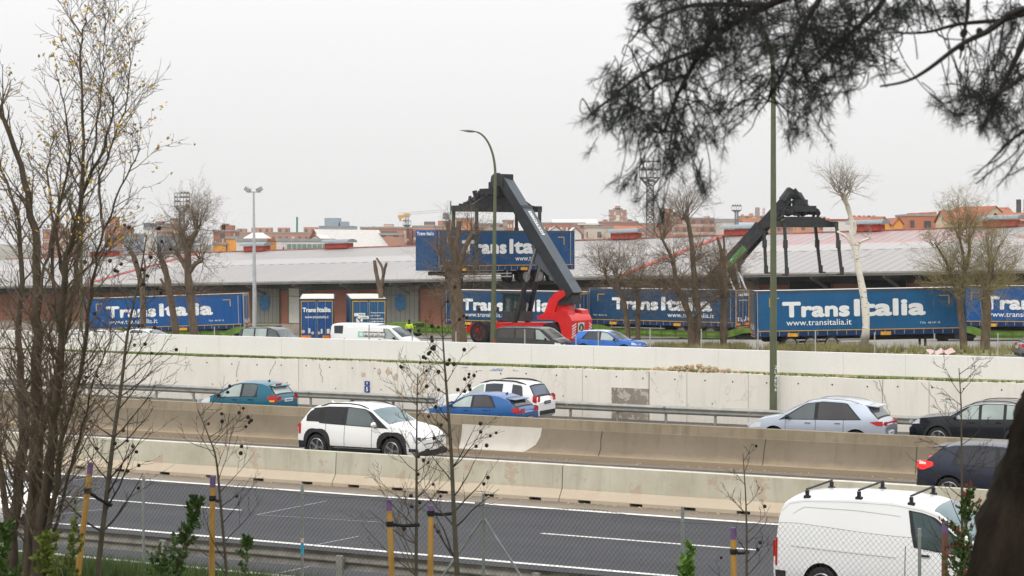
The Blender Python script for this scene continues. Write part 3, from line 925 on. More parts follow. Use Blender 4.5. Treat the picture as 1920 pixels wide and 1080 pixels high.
    q = MB(); xs = [0 + ln * i / 6 for i in range(7)]
    s.side_panel(q, xs, lambda x: z0 + max(0, x - ln * .35) * .45, lambda x: z1 - max(0, x - ln * .35) * .12, .009, nz=3)
    for sd in (-1, 1): q.box((-.045, sd * (s.w(0, z0) * .93 - sp.get('tailw', .30) * .4), (z0 + z1) / 2), (.04, sp.get('tailw', .30) * .8, (z1 - z0) * .75))
    if sp.get('tailbar'): q2 = MB(); q2.box((-.060, 0, (z0 + z1) / 2 + .01), (.05, s.W * .62, .05)); put(q2.build('light_bar', MRED, t))
    build_lr(q, 'tail_light', MREDL if k.get('brake') else MRED, t, 40, off)
    # plates, grille, bumpers
    q = MB(); q.box((-.082, 0, sp.get('pz', .78)), (.02, .52, .115)); pl = put(q.build('number_plate', k.get('platem', MPLATE), t))
    q = MB(); q.box((-.095, .01, sp.get('pz', .78)), (.006, .40, .05)); q.build('plate_print', MSTRIP, pl)
    q = MB(); q.box((L + .075, 0, .44), (.04, .52, .11)); put(q.build('number_plate', MPLATE, t))
    q = MB(); q.box((L + .05, 0, .34), (.06, s.W * .58, .17))
    if not sp.get('nogrille'): q.box((L + .052, 0, .62), (.05, s.W * .42, .12))
    put(q.build('grille', MPLAS, t))
    q = MB()
    for zc, h_ in sp.get('rb', [(.40, .16)]):
        q.box((-.055, 0, zc), (.06, s.W * .72, h_))
        s.side_panel(q, [0, .06, .14, .22], lambda x: zc - h_ / 2, lambda x: zc + h_ / 2, .006, nz=2)
    put(q.build('rear_bumper_trim', MPLAS, t, fix=False))
    if k.get('clad'):
        q = MB(); r = sp['r']
        for wx in sp['wheels']: s.arc_panel(q, wx, r + .01, r + .05, r + .135, -.25, math.pi + .25, .014, square=k.get('sq', 0))
        a, c_ = sp['wheels'][0] + r + .1, sp['wheels'][1] - r - .1
        s.side_panel(q, [a + (c_ - a) * i / 10 for i in range(11)], lambda x: s.zb + .0, lambda x: s.zb + .17, .014, nz=3)
        s.side_panel(q, [0, .1, .2, .3], lambda x: s.zb + .1, lambda x: .50, .012, nz=2)
        s.side_panel(q, [L - .3, L - .2, L - .1, L], lambda x: s.zb + .1, lambda x: .45, .012, nz=2)
        build_lr(q, 'wheel_arch_cladding', MPLAS, t, 40, off)
    if k.get('rails'):
        for sd in (-1, 1):
            a, c_ = k['rails']; q = MB(); n = 10; pts = []
            for i in range(n + 1):
                x = a + (c_ - a) * i / n; w = s.w(x, zt(x) - s.crown) * .93
                pts.append((x, sd * w, s.topz(x, w) + .05 * min(1, 5 * min(i, n - i) / n)))
            q.tube(pts, k.get('railr', .02), 6); put(q.build('roof_rail', k.get('railm', MPLAS), t, smooth=60))
    if k.get('spoiler'):
        a, c_ = k['spoiler']; q = MB(); w = s.w(c_, zt(c_)) * .9
        q.add([(c_, -w, zt(c_) - .02), (c_, w, zt(c_) - .02), (a, w * .93, zt(c_) - .06), (a, -w * .93, zt(c_) - .06), (c_, -w, zt(c_) - .05), (c_, w, zt(c_) - .05), (a, w * .93, zt(c_) - .085), (a, -w * .93, zt(c_) - .085)],
              [(0, 1, 2, 3), (4, 7, 6, 5), (0, 3, 7, 4), (1, 5, 6, 2), (2, 6, 7, 3), (0, 4, 5, 1)])
        put(q.build('spoiler', k.get('spoilerm', mat), t))
    if k.get('antenna'):
        x = k['antenna']; q = MB(); q.prism([(x - .07, zt(x) - .01), (x + .10, zt(x) - .01), (x - .05, zt(x) + .07)], -.015, .015); put(q.build('antenna', k.get('antm', mat), t))
    t['_len'] = L
    del t['_len']
    return t
def xf(lx): pass
def prof(L, Hh, pts): return [(a * L, b * Hh) for a, b in pts]
HATCH = [(0, .60), (.012, .66), (.045, .73), (.115, .93), (.20, .985), (.32, 1.0), (.46, .99), (.56, .935), (.66, .82), (.755, .69), (.82, .655), (.91, .59), (.97, .50), (1, .42)]
SUV = [(0, .56), (.01, .62), (.03, .68), (.085, .92), (.13, .965), (.25, .995), (.42, 1.0), (.54, .965), (.62, .87), (.725, .685), (.80, .665), (.92, .62), (.98, .53), (1, .45)]
COUPE = [(0, .58), (.012, .64), (.04, .70), (.12, .88), (.22, .965), (.36, 1.0), (.50, .98), (.60, .90), (.72, .70), (.80, .665), (.92, .60), (.98, .50), (1, .40)]
VAN = [(0, .50), (.004, .70), (.012, .90), (.03, .955), (.08, .975), (.30, .995), (.52, 1.0), (.66, .985), (.72, .94), (.80, .80), (.875, .645), (.93, .60), (.98, .50), (1, .38)]
BOXY = [(0, .50), (.008, .72), (.03, .90), (.06, .965), (.15, .99), (.4, 1.0), (.58, .985), (.66, .93), (.755, .68), (.85, .65), (.95, .58), (.985, .50), (1, .40)]
def place(px, v, z=0.0):
    Y = rY(px, v); return Vector(((px - 960) / F * Y, Y, z))
RT, LT = ROADROT, math.pi + ROADROT      # heading right / heading left
GTEAL = glass('teal_glass', (.10, .17, .19), .08)
GPALE = glass('see_through_glass', (.36, .42, .40), .10)
GMID = glass('grey_glass', (.10, .12, .125), .08)

# white angular crossover in the middle road
L, Wd, Hh = 4.30, 1.85, 1.56
sp = dict(shell=Shell(L, Wd, Hh, prof(L, Hh, [(0, .60), (.012, .66), (.05, .78), (.10, .925), (.13, .955), (.25, .99), (.42, 1.0), (.56, .975), (.62, .92), (.69, .80), (.765, .695), (.84, .665), (.93, .615), (.975, .53), (1, .45)]), [(0, 1.06), (1.2, 1.02), (3.2, .97), (4.3, .80)], zb=.26, tumble=.19, taper=.13, crown=.045),
          wheels=(.72, 3.42), r=.36, gap=.07, dlo=(.82, 3.25), dlo_top0=.55, dlo_top1=2.62, win=[(.98, .98, 1.68, 1.68), (1.80, 1.80, 2.98, 2.46)], ws=(2.62, 3.27), rw=(.22, .42), mt=.085,
          seams=(1.05, 1.74, 2.72), handles=(), mirror=2.86, head=(.60, .78, .16), tail=(.70, 1.0, .10), spokes=5, nogrille=True, rb=[(.42, .2)])
c = car('crossover_car', 'white electric crossover with black wheel arches driving right behind the cream barrier', 'car', sp, paint('white_pearl', (.80, .80, .79)), place(697, 48.5), RT, 'cars on the motorway', clad=True, sq=.16, rails=(.75, 2.5), glass=GTEAL, glassf=GMID, glass2=glass('privacy_glass', (.008, .009, .01)), rim='a', antenna=.75)
s = sp['shell']
q = MB(); s.side_panel(q, [.30, .42, .55, .70, .82], lambda x: 1.06, lambda x: min(s.zt(x) - .10, 1.44), .006); build_lr(q, 'black_pillar', MPLAS, c, 40, Vector((-L / 2, 0, 0)))
q = MB(); q.box((L + .075, 0, .71), (.012, 1.35, .02)); q.box((L + .075, 0, .56), (.012, 1.1, .018)); q.box((L + .06, 0, .30), (.05, 1.5, .14)); o = q.build('front_trim', MPLAS, c); o.location = (-L / 2, 0, 0)
for sd in (-1, 1):
    q = MB(); q.box((L - .005, sd * .735, .66), (.10, .05, .20), sd * -.7); o = q.build('lamp_cluster', M('lamp_dark', (.08, .085, .10), .2, coat=.8), c); o.location = (-L / 2, 0, 0)
q = MB(); xs = [1.35 + 1.7 * i / 8 for i in range(9)]; s.side_panel(q, xs, lambda x: .375, lambda x: .40, .018, nz=1); build_lr(q, 'sill_trim', MCHROME, c, None, Vector((-L / 2, 0, 0))); c.scale = (.95, 1, 1.07)

# teal hatchback heading left
L, Wd, Hh = 3.95, 1.74, 1.47
sp = dict(shell=Shell(L, Wd, Hh, prof(L, Hh, HATCH[:9] + [(.72, .73), (.80, .66), (.90, .57), (.97, .46), (1, .38)]), [(0, .97), (1.5, .93), (3.0, .86), (3.95, .70)], tumble=.24, taper=.20, tp=3),
          wheels=(.72, 3.22), r=.30, dlo=(.92, 3.05), dlo_top0=.98, dlo_top1=2.2, win=[(1.02, .95, 1.62, 1.62), (1.74, 1.74, 2.95, 2.10)], ws=(2.25, 3.0), rw=(.16, .46),
          seams=(1.05, 1.68, 2.75), handles=(1.22, 2.0), mirror=2.72, head=(.60, .78, .7), tail=(.74, 1.0, .42), tailw=.22, pz=.82, rb=[(.48, .15)], mt=.09)
c = car('hatchback_car', 'teal blue hatchback driving left at the far left of the far carriageway', 'car', sp, paint('teal_paint', (.002, .105, .165), .1, .3, .5), place(464, 61.3, -.45), LT, 'cars on the motorway', glass=GPALE, glass2=GMID, glassf=GPALE, glassr=GPALE, handlem=MPLAS, spoiler=(.22, .50), rim='a', antenna=.9, mirrorm=MPLAS, antm=MPLAS)
q = MB(); s = sp['shell']; s.side_panel(q, [1.0 + 2.0 * i / 8 for i in range(9)], lambda x: .55, lambda x: .59, .012, nz=1); build_lr(q, 'side_moulding', MPLAS, c, None, Vector((-L / 2, 0, 0)))
q = MB(); q.box((.42, 0, 1.375), (.06, .34, .04)); o = q.build('brake_light', MRED, c); o.location = (-L / 2, 0, 0)
q = MB()
for sd in (-1, 1): s.side_panel(q, [.10, .18, .26, .32], lambda x: .77, lambda x: .83, .014, (sd,), 1)
build_lr(q, 'indicator', MORG, c, None, Vector((-L / 2, 0, 0))); c.scale = (.93, 1, 1.05)

# blue hatchback heading left
L, Wd, Hh = 4.28, 1.77, 1.42
sp = dict(shell=Shell(L, Wd, Hh, prof(L, Hh, COUPE), [(0, .99), (1.5, .95), (3.2, .90), (4.28, .74)], tumble=.26, taper=.17),
          wheels=(.80, 3.48), r=.32, dlo=(.98, 3.05), dlo_top0=1.25, dlo_top1=2.35, win=[(1.05, 1.35, 1.95, 1.95), (2.05, 2.05, 2.98, 2.35)], ws=(2.5, 3.08), rw=(.20, .60),
          seams=(1.2, 2.0, 3.0), handles=(1.4, 2.25), mirror=2.85, head=(.60, .72, .4), tail=(.76, .96, .30), tailw=.34, pz=.62, rb=[(.36, .12)], mt=.085)
c = car('hatchback_car', 'bright blue hatchback driving left, hiding the white off-roader behind it', 'car', sp, paint('bright_blue', (.004, .085, .27), .15, .28, .6), place(899, 61.2, -.45), LT, 'cars on the motorway', glass=GMID, glass2=glass('smoked_glass', (.05, .045, .05)), glassf=GPALE, glassr=glass('smoked_glass'), spoiler=(.28, .62), antenna=.95, platem=M('dark_plate', (.03, .04, .10), .5))
c.scale = (.93, 1, 1.04)
# white off-roader behind
L, Wd, Hh = 4.32, 1.82, 1.64
sp = dict(shell=Shell(L, Wd, Hh, prof(L, Hh, SUV), [(0, 1.08), (1.5, 1.04), (3.2, 1.0), (4.32, .85)], tumble=.20, taper=.16),
          wheels=(.85, 3.5), r=.36, gap=.08, dlo=(1.35, 3.18), dlo_top0=1.37, dlo_top1=2.55, win=[(.55, .62, 1.02, 1.02), (1.42, 1.42, 2.15, 2.15), (2.22, 2.22, 3.05, 2.52)], ws=(2.55, 3.15), rw=(.14, .34),
          seams=(1.3, 2.18, 3.05), handles=(1.5, 2.35), mirror=2.95, head=(.74, .92, .3), tail=(.86, 1.14, .16), tailw=.14, pz=.86, rb=[(.48, .16)], frame=False)
c = car('off_road_car', 'white off-roader with black roof rails driving left behind the bright blue hatchback', 'car', sp, paint('white_paint', (.80, .80, .80)), place(928, 64.9, -.45), LT, 'cars on the motorway', glass=GMID, glass2=glass('smoked_glass2', (.04, .05, .06)), glassf=GPALE, glassr=glass('rear_blue_glass', (.08, .11, .17)), rails=(.5, 2.4), railr=.035, platem=M('dark_plate2', (.03, .03, .03), .5))
# silver SUV
L, Wd, Hh = 4.52, 1.85, 1.66
sp = dict(shell=Shell(L, Wd, Hh, prof(L, Hh, [(0, .56), (.012, .63), (.045, .70), (.115, .90), (.17, .955), (.30, .99), (.44, 1.0), (.56, .955), (.66, .83), (.755, .69), (.82, .66), (.92, .60), (.98, .5), (1, .42)]), [(0, 1.10), (1.5, 1.04), (3.3, 1.0), (4.52, .80)], tumble=.25, taper=.17),
          wheels=(.85, 3.6), r=.36, gap=.06, dlo=(.70, 3.4), dlo_top0=1.2, dlo_top1=2.6, win=[(.74, 1.22, 2.12, 2.12), (2.24, 2.24, 3.28, 2.55)], ws=(2.62, 3.38), rw=(.2, .5),
          seams=(1.25, 2.18, 3.2), handles=(1.45, 2.45), mirror=3.12, head=(.68, .82, .45), tail=(.90, 1.04, .5), tailw=.3, tailbar=True, pz=.66, rb=[(.40, .14)], mt=.10)
c = car('sport_utility_car', 'silver sport utility car driving left in front of the tall green lamp post', 'car', sp, paint('silver_paint', (.42, .47, .55), .45, .28), place(1541, 60.6, -.40), LT, 'cars on the motorway', glass=GMID, glass2=glass('smoked_glass'), glassf=GMID, glassr=GMID, rails=(.7, 2.7), railr=.016, railm=MRIM, spoiler=(.22, .62), mirrorm=MPLAS, handlem=MCHROME); c.scale = (1, 1, 1.05)
# black SUV right
L, Wd, Hh = 4.42, 1.82, 1.64
sp = dict(shell=Shell(L, Wd, Hh, prof(L, Hh, [(0, .56), (.01, .62), (.03, .70), (.10, .92), (.16, .965), (.30, 1.0), (.42, .995), (.54, .955), (.62, .86), (.705, .715), (.80, .69), (.92, .645), (.975, .56), (1, .45)]), [(0, 1.12), (1.5, 1.06), (3.2, 1.0), (4.42, .85)], tumble=.20, taper=.14),
          wheels=(.85, 3.48), r=.365, gap=.07, dlo=(.75, 3.15), dlo_top0=.95, dlo_top1=2.45, win=[(.85, 1.0, 1.25, 1.25), (1.35, 1.35, 2.05, 2.05), (2.15, 2.15, 3.0, 2.42)], ws=(2.42, 3.08), rw=(.16, .42),
          seams=(1.28, 2.1, 3.1), handles=(1.5, 2.35), mirror=2.9, head=(.80, .93, .32), tail=(.85, 1.02, .35), rb=[(.45, .25)], mt=.10)
c = car('sport_utility_car', 'black sport utility car heading left at the right end of the far carriageway', 'car', sp, paint('black_paint', (.007, .009, .014), 0, .2), place(1843, 63.4, -.40), LT, 'cars on the motorway', glass=GMID, glass2=GPALE, glassf=GPALE, clad=True, rails=(.8, 2.5), mirrorm=MPLAS, railm=MRIMD)
q = MB(); s = sp['shell']; s.side_panel(q, [.9 + 2.2 * i / 14 for i in range(15)], lambda x: s.zt(x) - .075, lambda x: s.zt(x) - .055, .006, nz=1); o = q.build('chrome_line', MCHROME, c, fix=False); o.location = (-L / 2, 0, 0)
# dark grey hatch in the middle road, right edge
L, Wd, Hh = 4.30, 1.80, 1.50
sp = dict(shell=Shell(L, Wd, Hh, prof(L, Hh, [(0, .60), (.012, .66), (.05, .73), (.14, .93), (.20, .975), (.34, 1.0), (.48, .99), (.58, .93), (.72, .72), (.82, .66), (.92, .60), (.98, .5), (1, .42)]), [(0, 1.0), (1.5, .95), (3.2, .90), (4.3, .74)], tumble=.22, taper=.19, tp=3),
          wheels=(.78, 3.45), r=.32, dlo=(.85, 3.2), dlo_top0=1.0, dlo_top1=2.4, win=[(.95, 1.05, 1.9, 1.9), (2.0, 2.0, 3.05, 2.4)], ws=(2.5, 3.15), rw=(.22, .55),
          seams=(1.1, 1.95, 2.95), handles=(1.3, 2.15), mirror=2.9, tail=(.80, 1.02, .36), tailw=.3, pz=.6, rb=[(.42, .24)])
c = car('hatchback_car', 'dark navy hatchback with lit red tail lights, half behind the pine trunk', 'car', sp, paint('navy_paint', (.018, .022, .042), .2, .3), place(1900, 47.6), RT, 'cars on the motorway', glass=glass('smoked_glass3', (.02, .022, .03)), brake=True, spoiler=(.3, .65))
q = MB()
for sd in (-1, 1): sp['shell'].side_panel(q, [0, .06, .12, .18], lambda x: .93, lambda x: 1.01 - x * .2, .013, (sd,), 2)
build_lr(q, 'reverse_light', MPLATE, c, None, Vector((-L / 2, 0, 0)))
# white car with headlight at the left edge
L, Wd, Hh = 4.35, 1.80, 1.45
sp = dict(shell=Shell(L, Wd, Hh, prof(L, Hh, HATCH), [(0, .97), (1.5, .94), (3.2, .88), (4.35, .72)], tumble=.24, taper=.19, tp=3),
          wheels=(.8, 3.5), r=.32, dlo=(.85, 3.3), dlo_top0=1.0, dlo_top1=2.4, win=[(.95, 1.05, 1.9, 1.9), (2.0, 2.0, 3.15, 2.4)], ws=(2.4, 3.25), rw=(.2, .5), seams=(1.1, 1.95, 2.95), mirror=2.95, head=(.56, .72, .45))
car('saloon_car', 'white car with a lit headlight, mostly hidden by the leafy tree at the left edge', 'car', sp, paint('white_paint', (.8, .8, .8)), place(-72, 33.2), RT, 'cars on the motorway', glass=GMID, lit=True)

# white panel van, near lane
L, Wd, Hh = 4.75, 1.85, 1.84
sp = dict(shell=Shell(L, Wd, Hh, prof(L, Hh, [(0, .45), (.004, .62), (.012, .80), (.03, .915), (.06, .955), (.12, .98), (.30, 1.0), (.48, .998), (.60, .965), (.66, .925), (.74, .80), (.82, .655), (.88, .61), (.95, .55), (.985, .47), (1, .38)]), [(0, 1.16), (2.4, 1.12), (3.9, .98), (4.75, .80)], zb=.24, tumble=.13, taper=.13, crown=.07, mid=.6),
          wheels=(.95, 3.72), r=.33, gap=.06, dlo=(2.72, 3.92), dlo_top0=2.62, dlo_top1=3.05, win=[(2.78, 2.66, 3.86, 3.02)], ws=(3.05, 3.95), mt=.16,
          seams=(2.55, ), handles=(2.92,), mirror=3.62, head=(.70, .90, .45), tail=(.62, 1.08, .045), tailw=.06, pz=1.0, rb=[(.42, .26)])
c = car('panel_van', 'white panel van with three black roof bars, behind the mesh fence at lower right', 'van', sp, paint('van_white', (.80, .80, .80), 0, .35), place(1706, 33.3), RT, 'vans', glass=GTEAL, glassf=glass('van_side_glass', (.05, .08, .085)), framem=MPLAS, handlem=MPLAS, mirrorm=MPLAS)
s = sp['shell']
for x in (.60, 1.62, 2.62):
    q = MB(); w = s.w(x, s.zt(x) - .05) * .93
    q.box((x, 0, s.zt(x) + .085), (.04, w * 2.05, .025))
    for sd in (-1, 1): q.box((x, sd * w, s.zt(x) + .01), (.07, .04, .11)); q.box((x, sd * w, s.zt(x) - .045), (.13, .07, .05))
    o = q.build('roof_bar', MPLAS, c); o.location = (-L / 2, 0, 0)
q = MB()
s.side_panel(q, [.35 + i * .11 for i in range(20)], lambda x: 1.60 - .055 * max(0, (x - 1.6)) - .6 * max(0, .55 - x), lambda x: 1.608 - .055 * max(0, (x - 1.6)) - .6 * max(0, .55 - x), .004, nz=1)
s.side_panel(q, [.12 + i * .15 for i in range(26)], lambda x: s.zt(x) - .115, lambda x: s.zt(x) - .108, .003, nz=1)
o = q.build('pressed_line_shade', M('panel_shadow_line', (.38, .38, .38), .6), c, fix=False); o.location = (-L / 2, 0, 0)  # grey strips paint the shade along the pressed panel lines
q = MB()
s.side_panel(q, [.3 + i * .11 for i in range(20)], lambda x: .98 - .03 * x, lambda x: 1.012 - .03 * x, .016, nz=2)
o = q.build('body_crease', paint('van_white', (.8, .8, .8)), c, smooth=40, fix=False); o.location = (-L / 2, 0, 0)
q = MB(); s.side_panel(q, [1.4 + i * .15 for i in range(13)], lambda x: .42, lambda x: .50, .014, nz=2); build_lr(q, 'side_moulding', MPLAS, c, 40, Vector((-L / 2, 0, 0)))
q = MB(); s.side_panel(q, [.52 + 1.9 * i / 20 for i in range(21)], lambda x: .39 + .02, lambda x: .40 + .022, .004, nz=1); build_lr(q, 'sill_line', MSEAM, c, None, Vector((-L / 2, 0, 0))); c.scale = (.93, 1, 1.08)

# ---- parked along the street beyond the parapet
for o_ in [o_ for o_ in bpy.data.objects if o_.name.startswith('pressed_line_shade') or o_.name.startswith('body_crease')]: pass
def street(px, v, dz=0):
    p = place(px, v); p.z = gz(p.x, p.y) + .02 + dz; return p
SG = 'vehicles parked along the street behind the parapet'
L, Wd, Hh = 4.95, 1.9, 1.95
vsp = dict(shell=Shell(L, Wd, Hh, prof(L, Hh, VAN), [(0, 1.22), (2.6, 1.20), (4.1, 1.10), (4.95, .9)], tumble=.12, taper=.13, crown=.07, mid=.65),
           wheels=(.95, 3.98), r=.34, dlo=(3.05, 4.15), dlo_top0=3.0, dlo_top1=3.35, win=[(3.1, 3.05, 4.12, 3.32)], ws=(3.5, 4.3), mt=.17,
           seams=(2.0, 2.95), handles=(2.75, 3.15), mirror=3.85, head=(.72, .92, .5), tail=(.75, 1.12, .07), tailw=.1, pz=.95)
zw = street(719, 106)
c = car('panel_van', 'white rental panel van with a green and grey lettered panel, behind the parapet', 'van', vsp, paint('van_white2', (.76, .77, .76), 0, .4), zw, RT, SG, glass=GMID, glassf=GPALE, framem=MPLAS, handlem=MPLAS, mirrorm=MPLAS)
s = vsp['shell']
w = s.w(1.6, 1.4) + .02
q = MB(); q.add([(-2.3 + .95, -w - .03, 1.22), (-2.3 + 1.4, -w - .03, 1.22), (-2.3 + 1.4, -w - .03, 1.58), (-2.3 + .95, -w - .03, 1.58)], [(0, 1, 2, 3)]); q.build('green_panel', M('pale_green_print', (.28, .62, .45), .6), c, fix=False)
q = MB(); q.add([(-2.3 + 1.4, -w - .03, 1.22), (-2.3 + 3.0, -w - .03, 1.22), (-2.3 + 3.0, -w - .03, 1.58), (-2.3 + 1.4, -w - .03, 1.58)], [(0, 1, 2, 3)]); q.build('grey_panel', M('grey_print', (.22, .20, .18), .6), c, fix=False)
MWT2 = M('white_print', (.86, .86, .84), .5)
lettering('lettering', 'e', MWT2, c, (-2.3 + 1.06, -w - .036, 1.30), height=.2, width=.26, bold=.03)
lettering('lettering', 'nterprise', MWT2, c, (-2.3 + 1.42, -w - .036, 1.27), height=.28, width=1.52, bold=.03)
lettering('lettering', 'rent-a-car', MWT2, c, (-2.3 + 2.35, -w - .036, 1.235), height=.05, width=.6)
q = MB(); q.add([(-.2, -s.w(2.3, .95) - .004, .90), (.9, -s.w(3.3, .95) - .004, .90), (.9, -s.w(3.3, .97) - .004, .98), (-.2, -s.w(2.3, .97) - .004, .98)], [(0, 1, 2, 3)]); q.build('green_stripe', MATS['pale_green_print'], c, fix=False)
vsp2 = dict(vsp); vsp2['win'] = [(.35, .30, 1.05, 1.05), (3.1, 3.05, 4.12, 3.32)]; vsp2['dlo'] = (3.05, 4.15)
car('passenger_van', 'white van with a dark rear side window, behind the lettered rental van', 'van', vsp2, paint('white_paint', (.8, .8, .8)), street(690, 109.6, .12), RT, SG, glass=glass('dark_glass'), framem=MPLAS)
c = car('people_carrier', 'dark grey people carrier van parked in front of the red lifting truck', 'van', dict(vsp, win=[(.25, .32, 1.5, 1.5), (1.6, 1.6, 2.95, 2.95), (3.1, 3.05, 4.12, 3.32)], dlo=(.2, 4.15), dlo_top0=.28), paint('graphite_paint', (.035, .036, .036), .2, .25), street(1001, 106), RT, SG, glass=glass('people_carrier_glass', (.055, .05, .045), .05), glassf=GPALE, mirrorm=MPLAS); c.scale = (.94, 1, .96)
L, Wd, Hh = 4.42, 1.84, 1.60
csp = dict(shell=Shell(L, Wd, Hh, prof(L, Hh, SUV), [(0, 1.10), (1.5, 1.03), (3.2, .98), (4.42, .82)], tumble=.24, taper=.15),
           wheels=(.85, 3.55), r=.36, gap=.07, dlo=(.7, 3.25), dlo_top0=1.1, dlo_top1=2.5, win=[(.85, 1.15, 1.9, 1.9), (2.0, 2.0, 3.1, 2.45)], ws=(2.5, 3.2), rw=(.16, .38), seams=(1.2, 1.95, 3.0), handles=(1.4, 2.2), mirror=2.95, head=(.74, .86, .4), tail=(.88, 1.02, .5))
c = car('crossover_car', 'bright blue crossover parked to the right of the red lifting truck', 'car', csp, paint('street_blue', (.01, .13, .50), .3, .25), street(1143, 107.2), RT, SG, glass=GMID, glassf=GPALE, glass2=glass('smoked_glass2', (.04, .05, .06)), spoiler=(.1, .45), spoilerm=MPLAS, mirrorm=MPLAS)
q = MB(); s = csp['shell']; s.top_panel(q, .45, 2.45, .04, .06, .006); o = q.build('pale_roof', paint('white_paint', (.8, .8, .8)), c, smooth=60, fix=False); o.location = (-L / 2, 0, 0)
L, Wd, Hh = 4.6, 1.84, 1.88
bsp = dict(shell=Shell(L, Wd, Hh, prof(L, Hh, BOXY), [(0, 1.20), (3.6, 1.16), (4.6, .98)], tumble=.13, taper=.10, crown=.06),
           wheels=(.95, 3.6), r=.38, gap=.07, dlo=(.28, 3.55), dlo_top0=.32, dlo_top1=2.95, win=[(.36, .40, 1.3, 1.3), (1.42, 1.42, 2.3, 2.3), (2.42, 2.42, 3.42, 2.95)], ws=(2.95, 3.5), rw=(.02, .10), seams=(1.36, 2.36), handles=(1.6, 2.5), mirror=3.2, head=(.8, .98, .2), tail=(.85, 1.1, .1))
car('off_road_car', 'dark grey boxy off-roader with three pale side windows, left of the white vans', 'car', bsp, paint('slate_paint', (.07, .08, .085), .2, .3), street(513, 106), RT, SG, glass=GMID, glass2=GPALE, rails=(.5, 2.6))
for i, (px, v, m, lab, sx) in enumerate(((283, 105.5, 'white_paint', 'roof of a white car just above the parapet, nearest the lone trees at left', 1.0), (213, 105.5, 'white_paint', 'roof of a pale car above the parapet, second from the lone trees at left', .95), (160, 105.5, 'silver_paint', 'roof of a silver car above the parapet beside the slender green lamp post', 1.0))):
    L, Wd, Hh = 4.3, 1.8, 1.50
    p = street(px, v)
    p.z = H - ((616.5 if i == 0 else 618.0) - YH) / F * p.y - 1.50
    hsp = dict(shell=Shell(L, Wd, Hh, prof(L, Hh, HATCH), [(0, .97), (1.5, .94), (3.2, .88), (4.3, .72)], tumble=.24, taper=.17),
               wheels=(.8, 3.45), r=.32, dlo=(.85, 3.25), dlo_top0=1.0, dlo_top1=2.35, win=[(.95, 1.05, 1.9, 1.9), (2.0, 2.0, 3.1, 2.35)], ws=(2.35, 3.2), rw=(.2, .5), seams=(1.1, 1.95, 2.95), mirror=2.9)
    car('parked_car', lab, 'car', hsp, MATS[m], p, RT, SG, glass=GMID, glassf=GPALE)
L, Wd, Hh = 4.3, 1.8, 1.48
p = street(1985, 105); p.z = H - (626 - YH) / F * p.y - 1.48
esp = dict(shell=Shell(L, Wd, Hh, prof(L, Hh, HATCH), [(0, .97), (1.5, .94), (3.2, .88), (4.3, .72)], tumble=.24, taper=.17),
           wheels=(.8, 3.45), r=.32, dlo=(.85, 3.25), dlo_top0=1.0, dlo_top1=2.35, win=[(.95, 1.05, 1.9, 1.9), (2.0, 2.0, 3.1, 2.35)], ws=(2.35, 3.2), rw=(.2, .5), seams=(1.1, 1.95, 2.95), mirror=2.9)
car('parked_car', 'grey car cut by the right edge of the picture, on the street beyond the parapet', 'car', esp, paint('grey_paint', (.16, .165, .17), .4, .3), p, RT + R(25), SG, glass=GMID)

